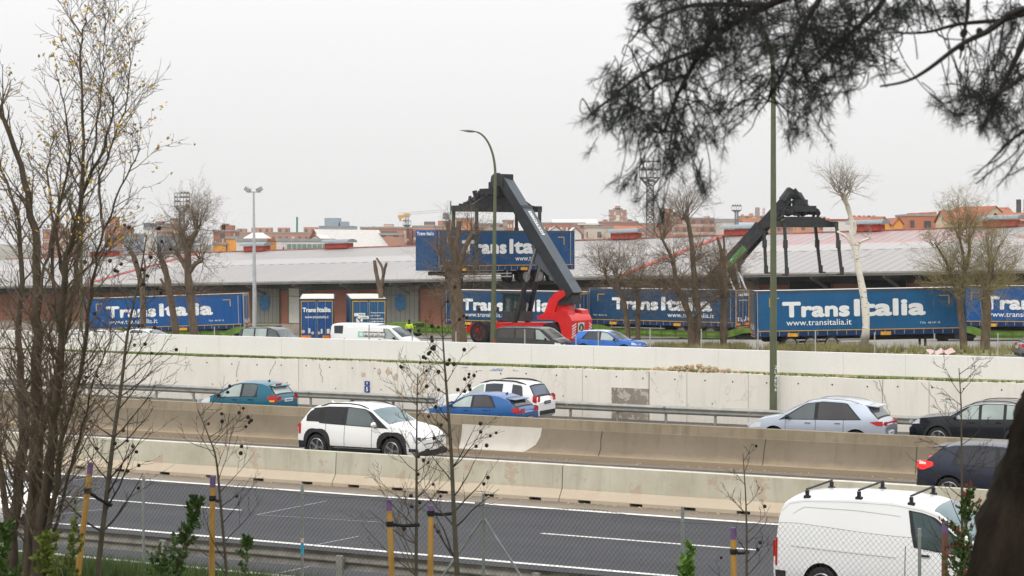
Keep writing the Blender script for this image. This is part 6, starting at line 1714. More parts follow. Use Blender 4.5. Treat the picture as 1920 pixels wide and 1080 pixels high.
block('lone brick high-rise standing above the roofs, centre right', 1143, 1175, 394, 1500, facade('high_rise', (.36, .21, .16), px=50, fx=.01), depth=14, parts=PH((.22, .78, 1.6), (.35, .65, 3.4)) + [('pale', x, x + .07, -4 - 6.2 * i, 2.6) for i in range(5) for x in (.28, .68)] + [('pale', .38, .58, -31, 27)] + [('balcony', -.05, .03, -3 - 3.1 * i, 1.5) for i in range(9)] + [('balcony', .97, 1.05, -3 - 3.1 * i, 1.5) for i in range(9)], group=G)
block('terraced brick rows behind the left bare tree, right of the high-rise', 1190, 1250, 420, 640, BR2, depth=14, group=G)
block('brick tower half hidden by a blurred pine tuft', 1243, 1276, 399, 900, BR, depth=14, parts=PH((.1, .6, 2.0)) + [('pale', .55, .68, -4 - 5 * i, 2.2) for i in range(6)], group=G)
block('brown brick row behind the twin bare trees', 1268, 1340, 410, 720, BR3, depth=14, parts=PH((.8, .9, 1.0)), group=G)
block('pale grey sheds right of the twin bare trees', 1332, 1385, 412, 800, GRY, depth=30, group=G, name='shed', cat='shed')
block('beige low hall below the pale grey sheds', 1355, 1380, 417, 600, BEI, depth=20, group=G, name='hall', cat='hall')
block('grey hall left of the dark boom', 1376, 1432, 417, 650, GRY, roof='gable', rise=1.2, rm=RTB, depth=20, group=G, name='hall', cat='hall')
block('orange brick row above the left side of the dark boom', 1392, 1436, 406, 800, facade('town_orange_brick', (.55, .25, .13)), depth=14, parts=PH((.05, .1, 1), (.4, .5, 1.4)), group=G)
block('white hall with small windows left of the birch', 1560, 1598, 414, 420, WHT, depth=12, rm=RT1, group=G, name='hall', cat='hall')
block('row of small orange houses left of the birch', 1494, 1560, 409, 640, facade('town_orange_brick', (.55, .25, .13)), roof='gable', rise=2.0, depth=12, parts=[('chimney', .1 * i + .05, .1 * i + .08, 0, 2.6) for i in range(9)], group=G, name='house', cat='house')
block('brick roofs behind the ridge hood, right of the birch', 1600, 1662, 406, 560, BR2, roof='gable', rise=2.0, depth=12, parts=[('chimney', .12 + .15 * i, .15 + .15 * i, 0, 2.4) for i in range(5)], group=G, name='house', cat='house')
block('bright orange gable right of the birch', 1648, 1669, 407, 360, M('orange_render', (.72, .33, .08), .8), roof='gablex', rise=1.6, depth=12, group=G, name='house', cat='house')
block('smaller orange gable next to the bright orange one', 1677, 1693, 409, 380, M('orange_render', (.72, .33, .08), .8), roof='gablex', rise=1.2, depth=12, group=G, name='house', cat='house')
block('low tiled house between the two orange gables', 1665, 1700, 411, 460, BEI, roof='gable', rise=1.4, depth=12, group=G, name='house', cat='house')
block('modern orange brick flats with grey balconies, right of the orange gables', 1701, 1773, 405, 400, facade('plain_orange_brick', (.46, .17, .09), px=60, fx=.01), depth=12, parts=[('penthouse', .22, .38, 0, .7), ('penthouse', .5, .6, 0, .8), ('penthouse', .75, .85, 0, .9), ('window', .08, .18, -2.3, 1.4), ('window', .44, .62, -2.4, 1.4), ('pale', .44, .62, -4.0, 1.2)], group=G)
block('cream house with brown tiled roof, left of the three', 1776, 1828, 395, 330, CRM, roof='gable', rise=1.9, depth=9, parts=[('window', .2, .4, -3.5, 1.2)], group=G, name='house', cat='house')
block('tall cream gable house, middle of the three', 1822, 1868, 387, 335, CRM, roof='gablex', rise=1.7, depth=12, rot=.35, group=G, name='house', cat='house')
block('cream house with a tiled roof, right of the three', 1866, 1902, 389, 350, CRM, roof='gable', rise=1.3, depth=10, parts=[('window', .08, .3, -2.4, 1.1)], group=G, name='house', cat='house')
block('brick house with tiled roof at the right edge', 1885, 1960, 399, 300, BR, roof='gable', rise=1.2, depth=10, group=G, name='house', cat='house')
for px, lab in ((1910, 'dark round flue on the roof at the right edge, the left one'), (1924, 'dark round flue at the right edge, the right one')):
    p = W(px, 375, 330); q = MB(); q.cyl((0, 0, 3.2), .42, 2.6, 'z', 14); q.box((0, 0, 1.0), (3.0, .2, .2)); q.cyl((0, 0, 0), .1, 4, 'z', 8); o = q.build('flue', M('flue_dark', (.10, .085, .08), .7), None, smooth=40); o.location = (p.x, p.y, p.z - 4.4); tag(o, lab, 'flue')
# filler terraces that read as one town mass between the named blocks
for i, (a, c_, y, d) in enumerate(((528, 560, 438, 900), (640, 690, 440, 760), (1130, 1215, 424, 500), (1440, 1500, 416, 700), (1690, 1780, 411, 700))):
    block(['faint brick row far behind the green windows', 'brick row right of the blue-grey building, far back', 'brick and cream row right below the high-rise', 'low brick row behind the dark spreader', 'far low roofs behind the modern orange flats'][i], a, c_, y, d, (BR2, BR3, BEI, BR2, RTG)[i], roof='gable', rise=2, depth=14, group=G)

# lattice floodlight masts, cranes, antennas
MLAT = M('lattice_steel', (.17, .165, .16), .7)
def lattice(b, p0, p1, w0, w1, n, r=.06):
    p0, p1 = Vector(p0), Vector(p1)
    for i in range(n):
        f, g_ = i / n, (i + 1) / n; a, c_ = p0.lerp(p1, f), p0.lerp(p1, g_); wa, wc = (w0 + (w1 - w0) * f) / 2, (w0 + (w1 - w0) * g_) / 2
        A = [a + Vector((x * wa, y * wa, 0)) for x, y in ((-1, -1), (1, -1), (1, 1), (-1, 1))]; Cc = [c_ + Vector((x * wc, y * wc, 0)) for x, y in ((-1, -1), (1, -1), (1, 1), (-1, 1))]
        for j in range(4):
            b.bar(A[j], Cc[j], r * 1.5); b.bar(A[j], Cc[(j + 1) % 4], r); b.bar(A[(j + 1) % 4], Cc[j], r); b.bar(Cc[j], Cc[(j + 1) % 4], r)
def floodtower(label, px, pyb, pyt, d, wpx, hpx, rows_, cols, r=.10):
    p = W(px, pyb, d); zt = (W(px, pyt, d).z); t = thing('floodlight_tower', label, 'floodlight tower', (p.x, p.y, -4.5), 0, 'lattice floodlight towers'); H_ = zt + 4.5
    w = wpx * d / F; h = hpx * d / F
    b = MB(); lattice(b, (0, 0, 0), (0, 0, H_ - h * 1.5), w * .42, w * .3, 22, r); lattice(b, (0, 0, H_ - h * 1.5), (0, 0, H_ - h), w * .3, w * .9, 2, r); b.build('lattice_mast', MLAT, t)
    b = MB()
    for k in range(rows_ + 1): b.bar((-w / 2, 0, H_ - h + h * k / rows_), (w / 2, 0, H_ - h + h * k / rows_), r * 1.6); b.bar((-w / 2, w * .3, H_ - h + h * k / rows_), (w / 2, w * .3, H_ - h + h * k / rows_), r)
    for k in range(cols + 1): b.bar((-w / 2 + w * k / cols, 0, H_ - h), (-w / 2 + w * k / cols, 0, H_), r)
    hr = b.build('lamp_rack', MLAT, t)
    lm = MB(); lm.box((0, -.2, 0), (w / cols * .55, .5, h / rows_ * .35), 0, 0, .4); lme = lm.mesh('floodlight', MLAT)
    random.seed(px)
    for k in range(rows_ + 1):
        for c_ in range(cols):
            if k == 0 or random.random() < .25: continue
            link_mesh('floodlight', lme, t, (-w / 2 + w * (c_ + .5) / cols, 0, H_ - h + h * k / rows_ + .1))
floodtower('lattice floodlight tower above the round-crowned tree', 341, 430, 362, 420, 28, 24, 3, 5)
floodtower('tallest lattice floodlight tower, seen through the hanging pine twigs', 1219, 425, 303, 420, 39, 30, 2, 6, .15)
floodtower('small lattice floodlight tower left of the dark boom', 1381, 432, 386, 520, 18, 8, 1, 4)
floodtower('small lattice floodlight tower at the yellow crane', 763, 440, 414, 500, 15, 8, 1, 4)
def crane(label, px, pyb, pyt, d, mast_m, jib, cab_m, wm=1.6):
    p = W(px, pyb, d); t = thing('tower_crane', label, 'crane', (p.x, p.y, -4.5), 0); zt = W(px, pyt, d).z + 4.5
    b = MB(); lattice(b, (0, 0, 0), (0, 0, zt), wm, wm, 16, .16); b.build('mast', mast_m, t)
    a = (jib[0] - px) * d / F; c_ = (jib[1] - px) * d / F; za = W(px, jib[2], d).z + 4.5; zc = W(px, jib[3], d).z + 4.5
    b = MB(); n = 24
    for i in range(n):
        x0, x1 = a + (c_ - a) * i / n, a + (c_ - a) * (i + 1) / n; z0, z1 = za + (zc - za) * i / n, za + (zc - za) * (i + 1) / n
        b.bar((x0, 0, z0), (x1, 0, z1), .16); b.bar((x0, .6, z0 + 1.1), (x1, .6, z1 + 1.1), .14); b.bar((x0, 0, z0), (x1, .6, z1 + 1.1), .08)
    b.build('jib', M('crane_jib_grey', (.40, .41, .42), .6), t)
    if cab_m:
        b = MB(); b.box((0, 0, zt + .4), (3.0, 1.6, 1.7)); b.build('slewing_unit', cab_m, t)
        b = MB(); b.box((a + 1.5, 0, za - .6), (2.8, 1.4, 1.5)); b.box((a + 1.2, 0, za - 2.0), (1.0, 1.2, 1.6)); b.build('counterweight', cab_m, t)
    else:
        b = MB(); b.bar((0, 0, zt), (0, 0, zt + 6.5), .7); b.build('tower_head', mast_m, t)
        b = MB(); b.box((a + 1, 0, za - .4), (2.6, 1.2, 2.8)); b.build('counterweight', MLAT, t)
    return t
crane('yellow and grey tower crane with a long thin jib, left of the hanging trailer', 763, 440, 405, 900, M('crane_grey', (.30, .30, .30), .6), (746, 832, 404, 397.5), M('crane_yellow', (.58, .34, .10), .6))
crane('green tower crane mast with a faint short jib, just left of the spreader', 845, 430, 403, 900, M('crane_green', (.10, .20, .15), .6), (832, 872, 403.5, 399.5), None)
crane('thin green crane tower above the row of green windows', 557, 452, 436, 800, M('crane_green2', (.04, .22, .13), .6), (556, 558, 440, 440), None, 2.0)
p = W(1432, 400, 1500); q = MB(); lattice(q, (0, 0, 0), (0, 0, 38), 2.2, 1.2, 14, .2); o = q.build('radio_mast', M('mast_red_white', (.55, .30, .28), .6)); o.location = (p.x, p.y, -4.5); tag(o, 'thin red and white radio mast behind the dark boom', 'radio mast')
p = W(1420, 398, 900); q = MB(); q.cyl((0, 0, 0), 1.4, 37, 'z', 14, 1.1); o = q.build('chimney_stack', M('stack_grey', (.34, .27, .26), .8), None, smooth=40); o.location = (p.x, p.y, -4.5 + 18.5); o.location.z = W(1420, 386 + 3, 900).z - 18.5; tag(o, 'short pink-grey chimney stack left of the dark boom', 'chimney')

# ================================================================== people
MHV = M('high_visibility_yellow', (.72, .90, .02), .6, var=.05); MNAVY = M('navy_workwear', (.012, .014, .028), .8); MSKIN = M('skin', (.42, .25, .18), .6); MHAIR = M('dark_hair', (.02, .016, .012), .8); MREF = M('reflective_band', (.40, .42, .44), .5)
def skin_body(name, joints, edges, rad, m, parent, sub=2):
    me = bpy.data.meshes.new(name); me.from_pydata(joints, edges, []); me.materials.append(m)
    o = link_mesh(name, me)
    md = o.modifiers.new('s', 'SKIN')
    for v, r in zip(me.skin_vertices[0].data, rad): v.radius = (r, r) if not isinstance(r, tuple) else r
    me.skin_vertices[0].data[0].use_root = True
    sb = o.modifiers.new('u', 'SUBSURF'); sb.levels = sub; sb.render_levels = sub
    dg = bpy.context.evaluated_depsgraph_get(); dg.update()
    nm = bpy.data.meshes.new_from_object(o.evaluated_get(dg)); o.modifiers.clear(); o.data = nm; nm.shade_smooth()
    o.parent = parent; return o
def worker(label, loc, rz):
    t = thing('person', label, 'person', loc, rz)
    J = [(0, 0, .95), (0, 0, 1.2), (0, 0, 1.42), (0, 0, 1.52), (0, -.01, 1.62), (0, -.01, 1.72), (.11, 0, .88), (.12, 0, .50), (.12, .02, .08), (.12, -.13, .04), (-.11, 0, .88), (-.12, .01, .50), (-.12, .03, .08), (-.12, -.12, .04),
         (.20, 0, 1.40), (.27, .02, 1.14), (.22, -.16, .96), (.17, -.20, .94), (-.20, 0, 1.40), (-.27, .02, 1.14), (-.24, -.14, .95), (-.19, -.19, .93)]
    E = [(0, 1), (1, 2), (2, 3), (3, 4), (4, 5), (0, 6), (6, 7), (7, 8), (8, 9), (0, 10), (10, 11), (11, 12), (12, 13), (2, 14), (14, 15), (15, 16), (16, 17), (2, 18), (18, 19), (19, 20), (20, 21)]
    Rr = [(.16, .12), (.15, .11), (.17, .11), .058, .085, .07, .095, .065, .045, .04, .095, .065, .045, .04, .07, .048, .035, .03, .07, .048, .035, .03]
    skin_body('body', J, E, Rr, MNAVY, t)
    JJ = [(0, 0, 1.02), (0, 0, 1.22), (0, 0, 1.41), (.20, 0, 1.40), (.28, .02, 1.14), (.24, -.12, 1.0), (-.20, 0, 1.40), (-.28, .02, 1.14), (-.25, -.11, .99)]
    skin_body('jacket', JJ, [(0, 1), (1, 2), (2, 3), (3, 4), (4, 5), (2, 6), (6, 7), (7, 8)], [(.19, .15), (.18, .14), (.20, .14), .09, .065, .055, .09, .065, .055], MHV, t)
    q = MB(); q.lathe([(.215, 1.07), (.22, 1.10), (.22, 1.13), (.213, 1.16)], 20); q.v = [(x * 1.0, y * .80, z) for x, y, z in q.v]; q.build('reflective_band', MREF, t, smooth=60)
    q = MB(); q.ball((0, -.015, 1.66), (.085, .10, .115), 14, 10); q.ball((0, -.11, 1.64), (.016, .02, .02), 6, 5); q.ball((.088, 0, 1.65), (.012, .02, .03), 6, 5); q.ball((-.088, 0, 1.65), (.012, .02, .03), 6, 5); q.build('head', MSKIN, t, smooth=60)
    q = MB(); q.ball((0, .015, 1.695), (.098, .105, .10), 14, 10); q.build('hair', MHAIR, t, smooth=60)
    q = MB()
    for s in (-1, 1):
        q.ball((s * .19, -.21, .93), (.03, .035, .045), 8, 6)
        for f in range(4): q.tube([(s * (.165 + f * .016), -.225, .92), (s * (.165 + f * .016), -.24, .885), (s * (.165 + f * .016), -.225, .86 - .006 * (f in (1, 2)))], [.009, .008, .006], 6)
        q.tube([(s * .20, -.20, .93), (s * .16, -.23, .90)], [.011, .008], 6)
    q.build('hands', MSKIN, t, smooth=60)
    return t
Y = 150; p = W(767.5, 600, Y)
worker('worker in a yellow high-visibility jacket and dark trousers standing beside the green wagon', (p.x, p.y, p.z - 1.76), R(160))
# driver in the cab of the red truck
hdv = hd; cabp = Vector(B) + hdv * 2.55 + ZX * 2.45
t = thing('person', 'driver in a yellow-green vest sitting in the cab of the red lifting truck', 'person', (cabp.x, cabp.y, cabp.z), math.atan2(hdv.y, hdv.x))
J = [(0, 0, .20), (0, 0, .45), (-.02, 0, .72), (0, 0, .84), (.02, 0, .94), (.02, 0, 1.02), (.40, .10, .22), (.45, .11, -.15), (.40, -.10, .22), (.45, -.11, -.15), (-.01, .2, .68), (.16, .25, .45), (.38, .16, .48), (-.01, -.2, .68), (.16, -.25, .45), (.38, -.16, .48)]
skin_body('body', J, [(0, 1), (1, 2), (2, 3), (3, 4), (4, 5), (0, 6), (6, 7), (0, 8), (8, 9), (2, 10), (10, 11), (11, 12), (2, 13), (13, 14), (14, 15)], [(.12, .15), (.12, .15), (.12, .17), .055, .085, .075, .08, .055, .08, .055, .065, .048, .035, .065, .048, .035], MNAVY, t)
skin_body('vest', [(0, 0, .22), (0, 0, .45), (-.02, 0, .70)], [(0, 1), (1, 2)], [(.16, .20), (.16, .20), (.15, .21)], MHV, t)
q = MB(); q.ball((.02, 0, .98), (.10, .085, .115), 12, 10); q.build('head', MSKIN, t, smooth=60)
q = MB(); q.ball((.0, 0, 1.02), (.10, .095, .09), 12, 8); q.build('hair', MHAIR, t, smooth=60)

# ================================================================== vegetation
MBK1 = M('bark_brown', (.135, .10, .07), .95, var=.35, scale=6, bmp=.5, stretch=(1, 1, .3))
MTW = M('twig_brown', (.16, .12, .08), .9, var=.3)
MTW2 = M('twig_grey', (.27, .23, .18), .9, var=.3)
MDKB = M('dark_twig', (.035, .028, .022), .9, var=.3)
MBIR = None
def rv(s=1.0): return Vector((random.gauss(0, s), random.gauss(0, s), random.gauss(0, s)))
def grow(b, p, d, L, r, lev, up=.0, jit=.18, kids=(3, 5), shrink=.55, spread=.7, nseg=5, tips=None, rmin=.004, fl=3, first=.25):
    """one tapering branch and its children"""
    pts = [Vector(p)]; rs = [r]; d = Vector(d).normalized(); st = L / nseg
    for i in range(nseg):
        d = (d + rv(jit) + ZX * up * .25).normalized(); pts.append(pts[-1] + d * st); rs.append(max(rmin * .6, r * (1 - .72 * (i + 1) / nseg)))
    b.tube(pts, rs, 6 if r > .05 else (4 if r > .015 else 3), cap=r > .05)
    if lev <= 0:
        if tips is not None: tips.append((pts[-1], d))
        return
    n = random.randint(*kids)
    for k in range(n):
        f = first + (1 - first) * (k + random.random() * .8) / n; f = min(f, .97); i = min(int(f * nseg), nseg - 1); q = pts[i].lerp(pts[i + 1], f * nseg - i)
        dd = (pts[i + 1] - pts[i]).normalized(); s = dd.cross(rv(1)).normalized()
        nd = (dd * (1 - spread * .6) + s * spread).normalized()
        grow(b, q, nd, L * shrink * random.uniform(.7, 1.25), max(rmin, rs[i] * .55), lev - 1, up, jit, kids, shrink, spread, nseg, tips, rmin, fl, first)
def limb(b, pts, rs, n=8): b.tube(smoothpts(pts), [rs[0] + (rs[1] - rs[0]) * i / (len(smoothpts(pts)) - 1) for i in range(len(smoothpts(pts)))], n)
def smoothpts(pts, k=3):
    pts = [Vector(p) for p in pts]
    if len(pts) < 3: return pts
    o = []
    for i in range(len(pts) - 1):
        a, b_, c_, d = pts[max(i - 1, 0)], pts[i], pts[i + 1], pts[min(i + 2, len(pts) - 1)]
        for j in range(k):
            t = j / k; o.append(.5 * ((2 * b_) + (-a + c_) * t + (2 * a - 5 * b_ + 4 * c_ - d) * t * t + (-a + 3 * b_ - 3 * c_ + d) * t ** 3))
    o.append(pts[-1]); return o
def tree(label, d, base_px, limbs, heads, bark=None, twig=None, group=None, name='bare_tree', seed=1, gnd=None, extra=None, dirt=0):
    """limbs: list of (pixel polyline, r0, r1, depth offset at the end); heads: (px, py, radius m, count, levels, bias) bursts of shoots"""
    random.seed(seed); bp = W(*base_px, d); g0 = gz(bp.x, bp.y) if gnd is None else gnd
    base = Vector((bp.x, bp.y, g0)); t = thing(name, label, 'tree', base, 0, group)
    b = MB()
    for pts, r0, r1, dz in limbs:
        n = len(pts) - 1; P = [W(x, y, d + dz * i / n) - base for i, (x, y) in enumerate(pts)]
        sp_ = smoothpts(P); k = len(sp_) - 1; b.tube(sp_, [(r0 + (r1 - r0) * i / k) * (1 + .10 * math.sin(i * 2.3 + seed)) for i in range(k + 1)], 9)
    b.build('trunk', bark or MBK1, t, smooth=60)
    c = MB()
    for h in heads:
        px, py, rad, cnt, lev, bias = h[:6]; spread = h[6] if len(h) > 6 else 1.0; dz = h[7] if len(h) > 7 else 0
        o = W(px, py, d + dz) - base
        for k in range(int(cnt * .85)):
            dr = rv(spread); dr.z = abs(dr.z) * (1 if random.random() < .8 else -.5) + bias
            dr = dr.normalized()
            grow(c, o + rv(.12), dr, rad * random.uniform(.5, 1.1), .022 * min(1, rad / 2) + .006, lev, up=.12, jit=.13, kids=(3, 5), shrink=.52, spread=.62, nseg=4, rmin=.0058)
    if extra: extra(c, base)
    if c.v: c.build('crown', twig or MTW, t, fix=False)
    return t
YG = 'bare pollarded trees along the street'
# trees of the street, left to right
tree('bare pollard tree leaning left, nearest the slender lamp post', 134, (258, 640), [([(268, 640), (268, 560), (262, 520), (250, 480), (243, 472)], .22, .16, 0), ([(266, 560), (272, 500), (268, 480)], .10, .04, 0)], [(243, 470, 1.9, 26, 2, .4), (262, 520, 1.2, 8, 2, .2), (250, 490, 1.6, 10, 2, .2)], group=YG, seed=2)
tree('bare pollard tree with a broken stub, left of the round-crowned tree', 133, (330, 640), [([(333, 645), (325, 590), (318, 550), (312, 515), (303, 488), (299, 487)], .25, .20, 0), ([(318, 550), (308, 535), (301, 522)], .12, .08, 0)], [(301, 486, 2.0, 26, 2, .5), (305, 500, 1.7, 12, 2, .3), (318, 555, 1.1, 8, 2, 0)], group=YG, seed=3)
tree('big forked bare tree with a fine round crown in front of the leftmost trailer', 132, (363, 640), [([(366, 642), (360, 590), (355, 545), (352, 505), (352, 470), (352, 460)], .30, .22, 0), ([(352, 465), (344, 448), (338, 436)], .22, .17, .5), ([(353, 465), (360, 447), (370, 432)], .22, .15, -.5), ([(354, 512), (363, 498), (372, 491), (378, 490)], .19, .12, -.6), ([(351, 505), (343, 492), (334, 478), (330, 473)], .2, .14, .6)],
     [(370, 430, 2.6, 34, 3, .8, .7), (338, 436, 2.2, 22, 2, .6), (378, 489, 2.3, 30, 3, .1, .9), (330, 473, 2.1, 26, 2, .3), (352, 460, 1.6, 14, 2, .5), (357, 550, 2.0, 20, 3, -.1, .9), (355, 450, 2.0, 14, 2, .8)], group=YG, seed=4)
tree('forked stump without twigs in front of the trailer with the shield logo', 136, (711, 615), [([(713, 612), (714, 580), (714, 552), (712, 535)], .20, .19, 0), ([(712, 540), (706, 515), (702, 488)], .17, .12, 0), ([(714, 538), (719, 515), (715, 498), (706, 484)], .14, .07, .3), ([(719, 516), (722, 502), (725, 493)], .11, .09, -.3)], [], group=YG, name='tree_stump', seed=5)
tree('thick pollard tree with sawn limbs in front of the hanging trailer', 128, (858, 640), [([(862, 645), (858, 600), (855, 560), (850, 525), (850, 510)], .50, .42, 0), ([(848, 520), (838, 505), (828, 478), (824, 474)], .20, .12, .3), ([(850, 515), (852, 480), (845, 450), (838, 417)], .22, .14, .5), ([(853, 512), (855, 470), (858, 440), (861, 415)], .24, .17, 0), ([(858, 520), (866, 480), (878, 452), (887, 436)], .22, .14, -.5), ([(854, 560), (846, 530), (838, 512)], .3, .2, -.3)],
     [(824, 474, 2.0, 16, 2, .6), (886, 436, 1.9, 18, 2, .6), (855, 430, 1.6, 10, 2, .8), (848, 520, 3.0, 24, 2, .2, .9), (860, 500, 2.4, 14, 2, .2), (850, 545, 2.8, 22, 2, -.5), (885, 512, 1.4, 30, 2, -.3, .8), (842, 515, 2.6, 16, 2, .3)], group=YG, seed=6)
tree('twiggy bare tree right of the red truck, with two low trunks', 127, (1180, 650), [([(1178, 650), (1176, 610), (1170, 570), (1161, 545), (1156, 520)], .20, .14, 0), ([(1164, 552), (1140, 525), (1134, 508)], .13, .08, .3), ([(1196, 650), (1196, 600), (1196, 560), (1194, 545)], .19, .12, .5)],
     [(1134, 508, 2.0, 22, 3, .7), (1158, 518, 2.2, 26, 3, .6), (1194, 545, 3.0, 30, 3, .6, .8), (1176, 560, 2.4, 18, 3, -.1), (1198, 585, 1.6, 14, 2, -.2)], group=YG, seed=7)
tree('tall twin-trunked bare tree in front of the middle trailer', 124, (1300, 655), [([(1296, 660), (1297, 620), (1292, 590), (1280, 560), (1268, 530), (1262, 490), (1250, 465), (1240, 445)], .28, .06, 0), ([(1304, 655), (1310, 600), (1305, 550), (1300, 500), (1297, 460), (1291, 420), (1285, 406)], .24, .12, .5), ([(1296, 600), (1310, 585), (1325, 570), (1340, 560)], .10, .05, -.4), ([(1280, 560), (1260, 545), (1245, 540)], .08, .05, .3)],
     [(1240, 445, 2.4, 22, 3, .6), (1286, 410, 2.6, 26, 3, 1.0, .8), (1262, 495, 2.2, 18, 3, .2), (1300, 490, 2.4, 22, 3, .3), (1340, 560, 2.2, 20, 3, .2), (1245, 540, 2.0, 18, 3, .1), (1300, 560, 2.6, 26, 3, .0), (1270, 540, 2.4, 20, 3, .1), (1305, 625, 1.4, 18, 2, .6)], group=YG, seed=8)
tree('pollard tree with a split dead top below the green boom label', 125, (1356, 655), [([(1356, 655), (1357, 610), (1358, 570), (1357, 530), (1354, 510), (1355, 485)], .24, .24, 0), ([(1355, 492), (1352, 470), (1345, 445)], .15, .09, .2), ([(1356, 488), (1358, 460), (1356, 442)], .10, .06, -.2), ([(1354, 515), (1340, 508), (1330, 516)], .14, .08, .3)],
     [(1356, 500, 2.0, 16, 3, .3), (1360, 530, 2.6, 26, 3, .0), (1332, 514, 2.2, 20, 3, .2), (1356, 560, 2.2, 20, 3, -.2)], group=YG, seed=9)
def birch_mat():
    m = bpy.data.materials.new('birch_bark'); t, b = nodes_of(m); v = objco(t); s = t.nodes.new('ShaderNodeSeparateXYZ'); lk(t, v, s.inputs[0])
    c = mixc(t, ramp(t, noise(t, v, 1.5, 4), .3, .7), (.60, .55, .46), (.72, .68, .60))
    c = mixc(t, ramp(t, noise(t, objco(t, (1, 1, 3.5)), 3.0, 4, .6), .60, .66, 0, .9), c, (.07, .055, .045))
    c = mixc(t, ramp(t, math2(t, 'ADD', s.outputs['Z'], math2(t, 'MULTIPLY', noise(t, v, 2, 3), 1.0)), 1.4, 2.0, .9, 0), c, (.12, .095, .075))
    c = mixc(t, ramp(t, math2(t, 'ADD', s.outputs['Z'], math2(t, 'MULTIPLY', noise(t, v, 2, 3), 2.0)), 8.6, 10.2, 0, .7), c, (.30, .25, .17))
    lk(t, c, b.inputs['Base Color']); b.inputs['Roughness'].default_value = .8; return m
tree('white-barked birch with black scars in front of the largest lettered trailer', 118, (1622, 660), [([(1619, 662), (1624, 610), (1620, 560), (1612, 515), (1604, 470), (1597, 440), (1598, 420), (1590, 390), (1583, 372), (1578, 362)], .25, .11, 0), ([(1583, 372), (1577, 362), (1572, 356)], .09, .06, .2), ([(1584, 372), (1589, 363), (1594, 358)], .08, .05, -.2), ([(1602, 468), (1590, 447), (1575, 437), (1570, 434)], .10, .06, .3), ([(1606, 475), (1612, 455), (1622, 450), (1629, 447)], .10, .07, -.3), ([(1598, 450), (1604, 430), (1602, 415)], .1, .07, -.2)],
     [(1573, 357, 1.9, 20, 2, .9, .8), (1592, 359, 1.8, 20, 2, .9, .8), (1584, 372, 1.6, 14, 2, .3), (1629, 447, 1.1, 7, 2, .6), (1570, 434, .6, 3, 1, .3), (1604, 480, .8, 4, 1, -.3)], bark=birch_mat(), twig=MTW2, name='birch_tree', seed=10)
tree('bushy bare tree with upright shoots, left of the right-hand pair', 122, (1806, 660), [([(1808, 662), (1804, 610), (1798, 560), (1793, 545)], .24, .18, 0), ([(1797, 560), (1808, 520), (1806, 480), (1800, 450), (1797, 420)], .15, .05, 0), ([(1800, 550), (1812, 500), (1818, 470), (1815, 450)], .14, .08, .3), ([(1794, 550), (1778, 500), (1762, 470), (1752, 455)], .12, .04, -.3)],
     [(1798, 440, 2.3, 26, 3, 1.1, .7), (1815, 452, 2.3, 22, 3, .9), (1756, 462, 1.6, 14, 3, .7), (1795, 545, 2.6, 30, 3, .2, 1.0), (1780, 510, 2.2, 22, 3, .5), (1810, 505, 2.2, 22, 3, .5), (1770, 530, 2.0, 14, 2, .1)], group=YG, seed=11, twig=M('olive_twig', (.24, .20, .10), .9))
tree('thick pollard tree with a sawn head, right of the right-hand pair', 121, (1847, 660), [([(1846, 662), (1849, 610), (1850, 575), (1848, 552)], .30, .30, 0), ([(1848, 560), (1852, 530), (1858, 505), (1859, 490)], .18, .18, 0), ([(1846, 560), (1866, 540), (1882, 528)], .13, .06, .3)],
     [(1858, 500, 2.6, 30, 3, .9, .8), (1848, 545, 3.0, 40, 3, .5, 1.0), (1880, 530, 2.2, 24, 3, .6), (1838, 560, 2.2, 20, 2, .2)], group=YG, seed=12, twig=M('olive_twig', (.24, .20, .10), .9))

# big leafy tree on the left, near the camera
random.seed(21)
DL = 23.0; bp = W(40, 1085, DL); g0 = bank_z(DL * (CA + (40 - 960) / F * SA)); base = Vector((bp.x, bp.y, g0 - .1))
lt = thing('poplar_tree', 'tall many-stemmed tree with thin twigs and a few yellow leaves at the left edge', 'tree', base)
stems = [([(45, 1180), (60, 1000), (70, 850), (68, 700), (70, 560), (66, 430), (45, 340), (10, 230), (-10, 190)], .17, .03, .3),
         ([(60, 1180), (75, 1000), (95, 860), (105, 760), (115, 640), (120, 520), (135, 440), (165, 340), (200, 260), (215, 180)], .13, .012, -.6),
         ([(20, 1180), (25, 1000), (40, 860), (42, 760), (35, 640), (40, 500), (30, 400), (-5, 300)], .14, .02, .8),
         ([(70, 1100), (100, 950), (115, 830), (150, 700), (165, 600), (175, 520), (195, 430), (238, 330), (262, 280)], .07, .008, -.9),
         ([(50, 1100), (60, 900), (95, 750), (130, 600), (150, 450), (155, 330), (155, 200), (150, 120), (160, 40), (165, 15)], .08, .006, .2),
         ([(30, 1100), (10, 950), (-10, 800), (-30, 600), (-20, 450)], .09, .02, 1.2),
         ([(90, 1050), (125, 900), (155, 800), (170, 730), (200, 650), (215, 600)], .035, .008, -.8),
         ([(115, 640), (100, 520), (100, 420), (90, 320), (105, 250)], .05, .008, .6),
         ([(120, 520), (105, 430), (130, 300), (120, 200), (105, 120)], .04, .006, -.3),
         ([(70, 560), (90, 480), (110, 380), (112, 300)], .04, .008, .5),
         ([(195, 430), (190, 330), (225, 230), (245, 140), (243, 75)], .03, .005, -.4), ([(155, 330), (180, 260), (190, 150), (195, 90), (200, 40)], .025, .005, .4)]
b = MB(); tw_ = MB(); tips = []
allp = []
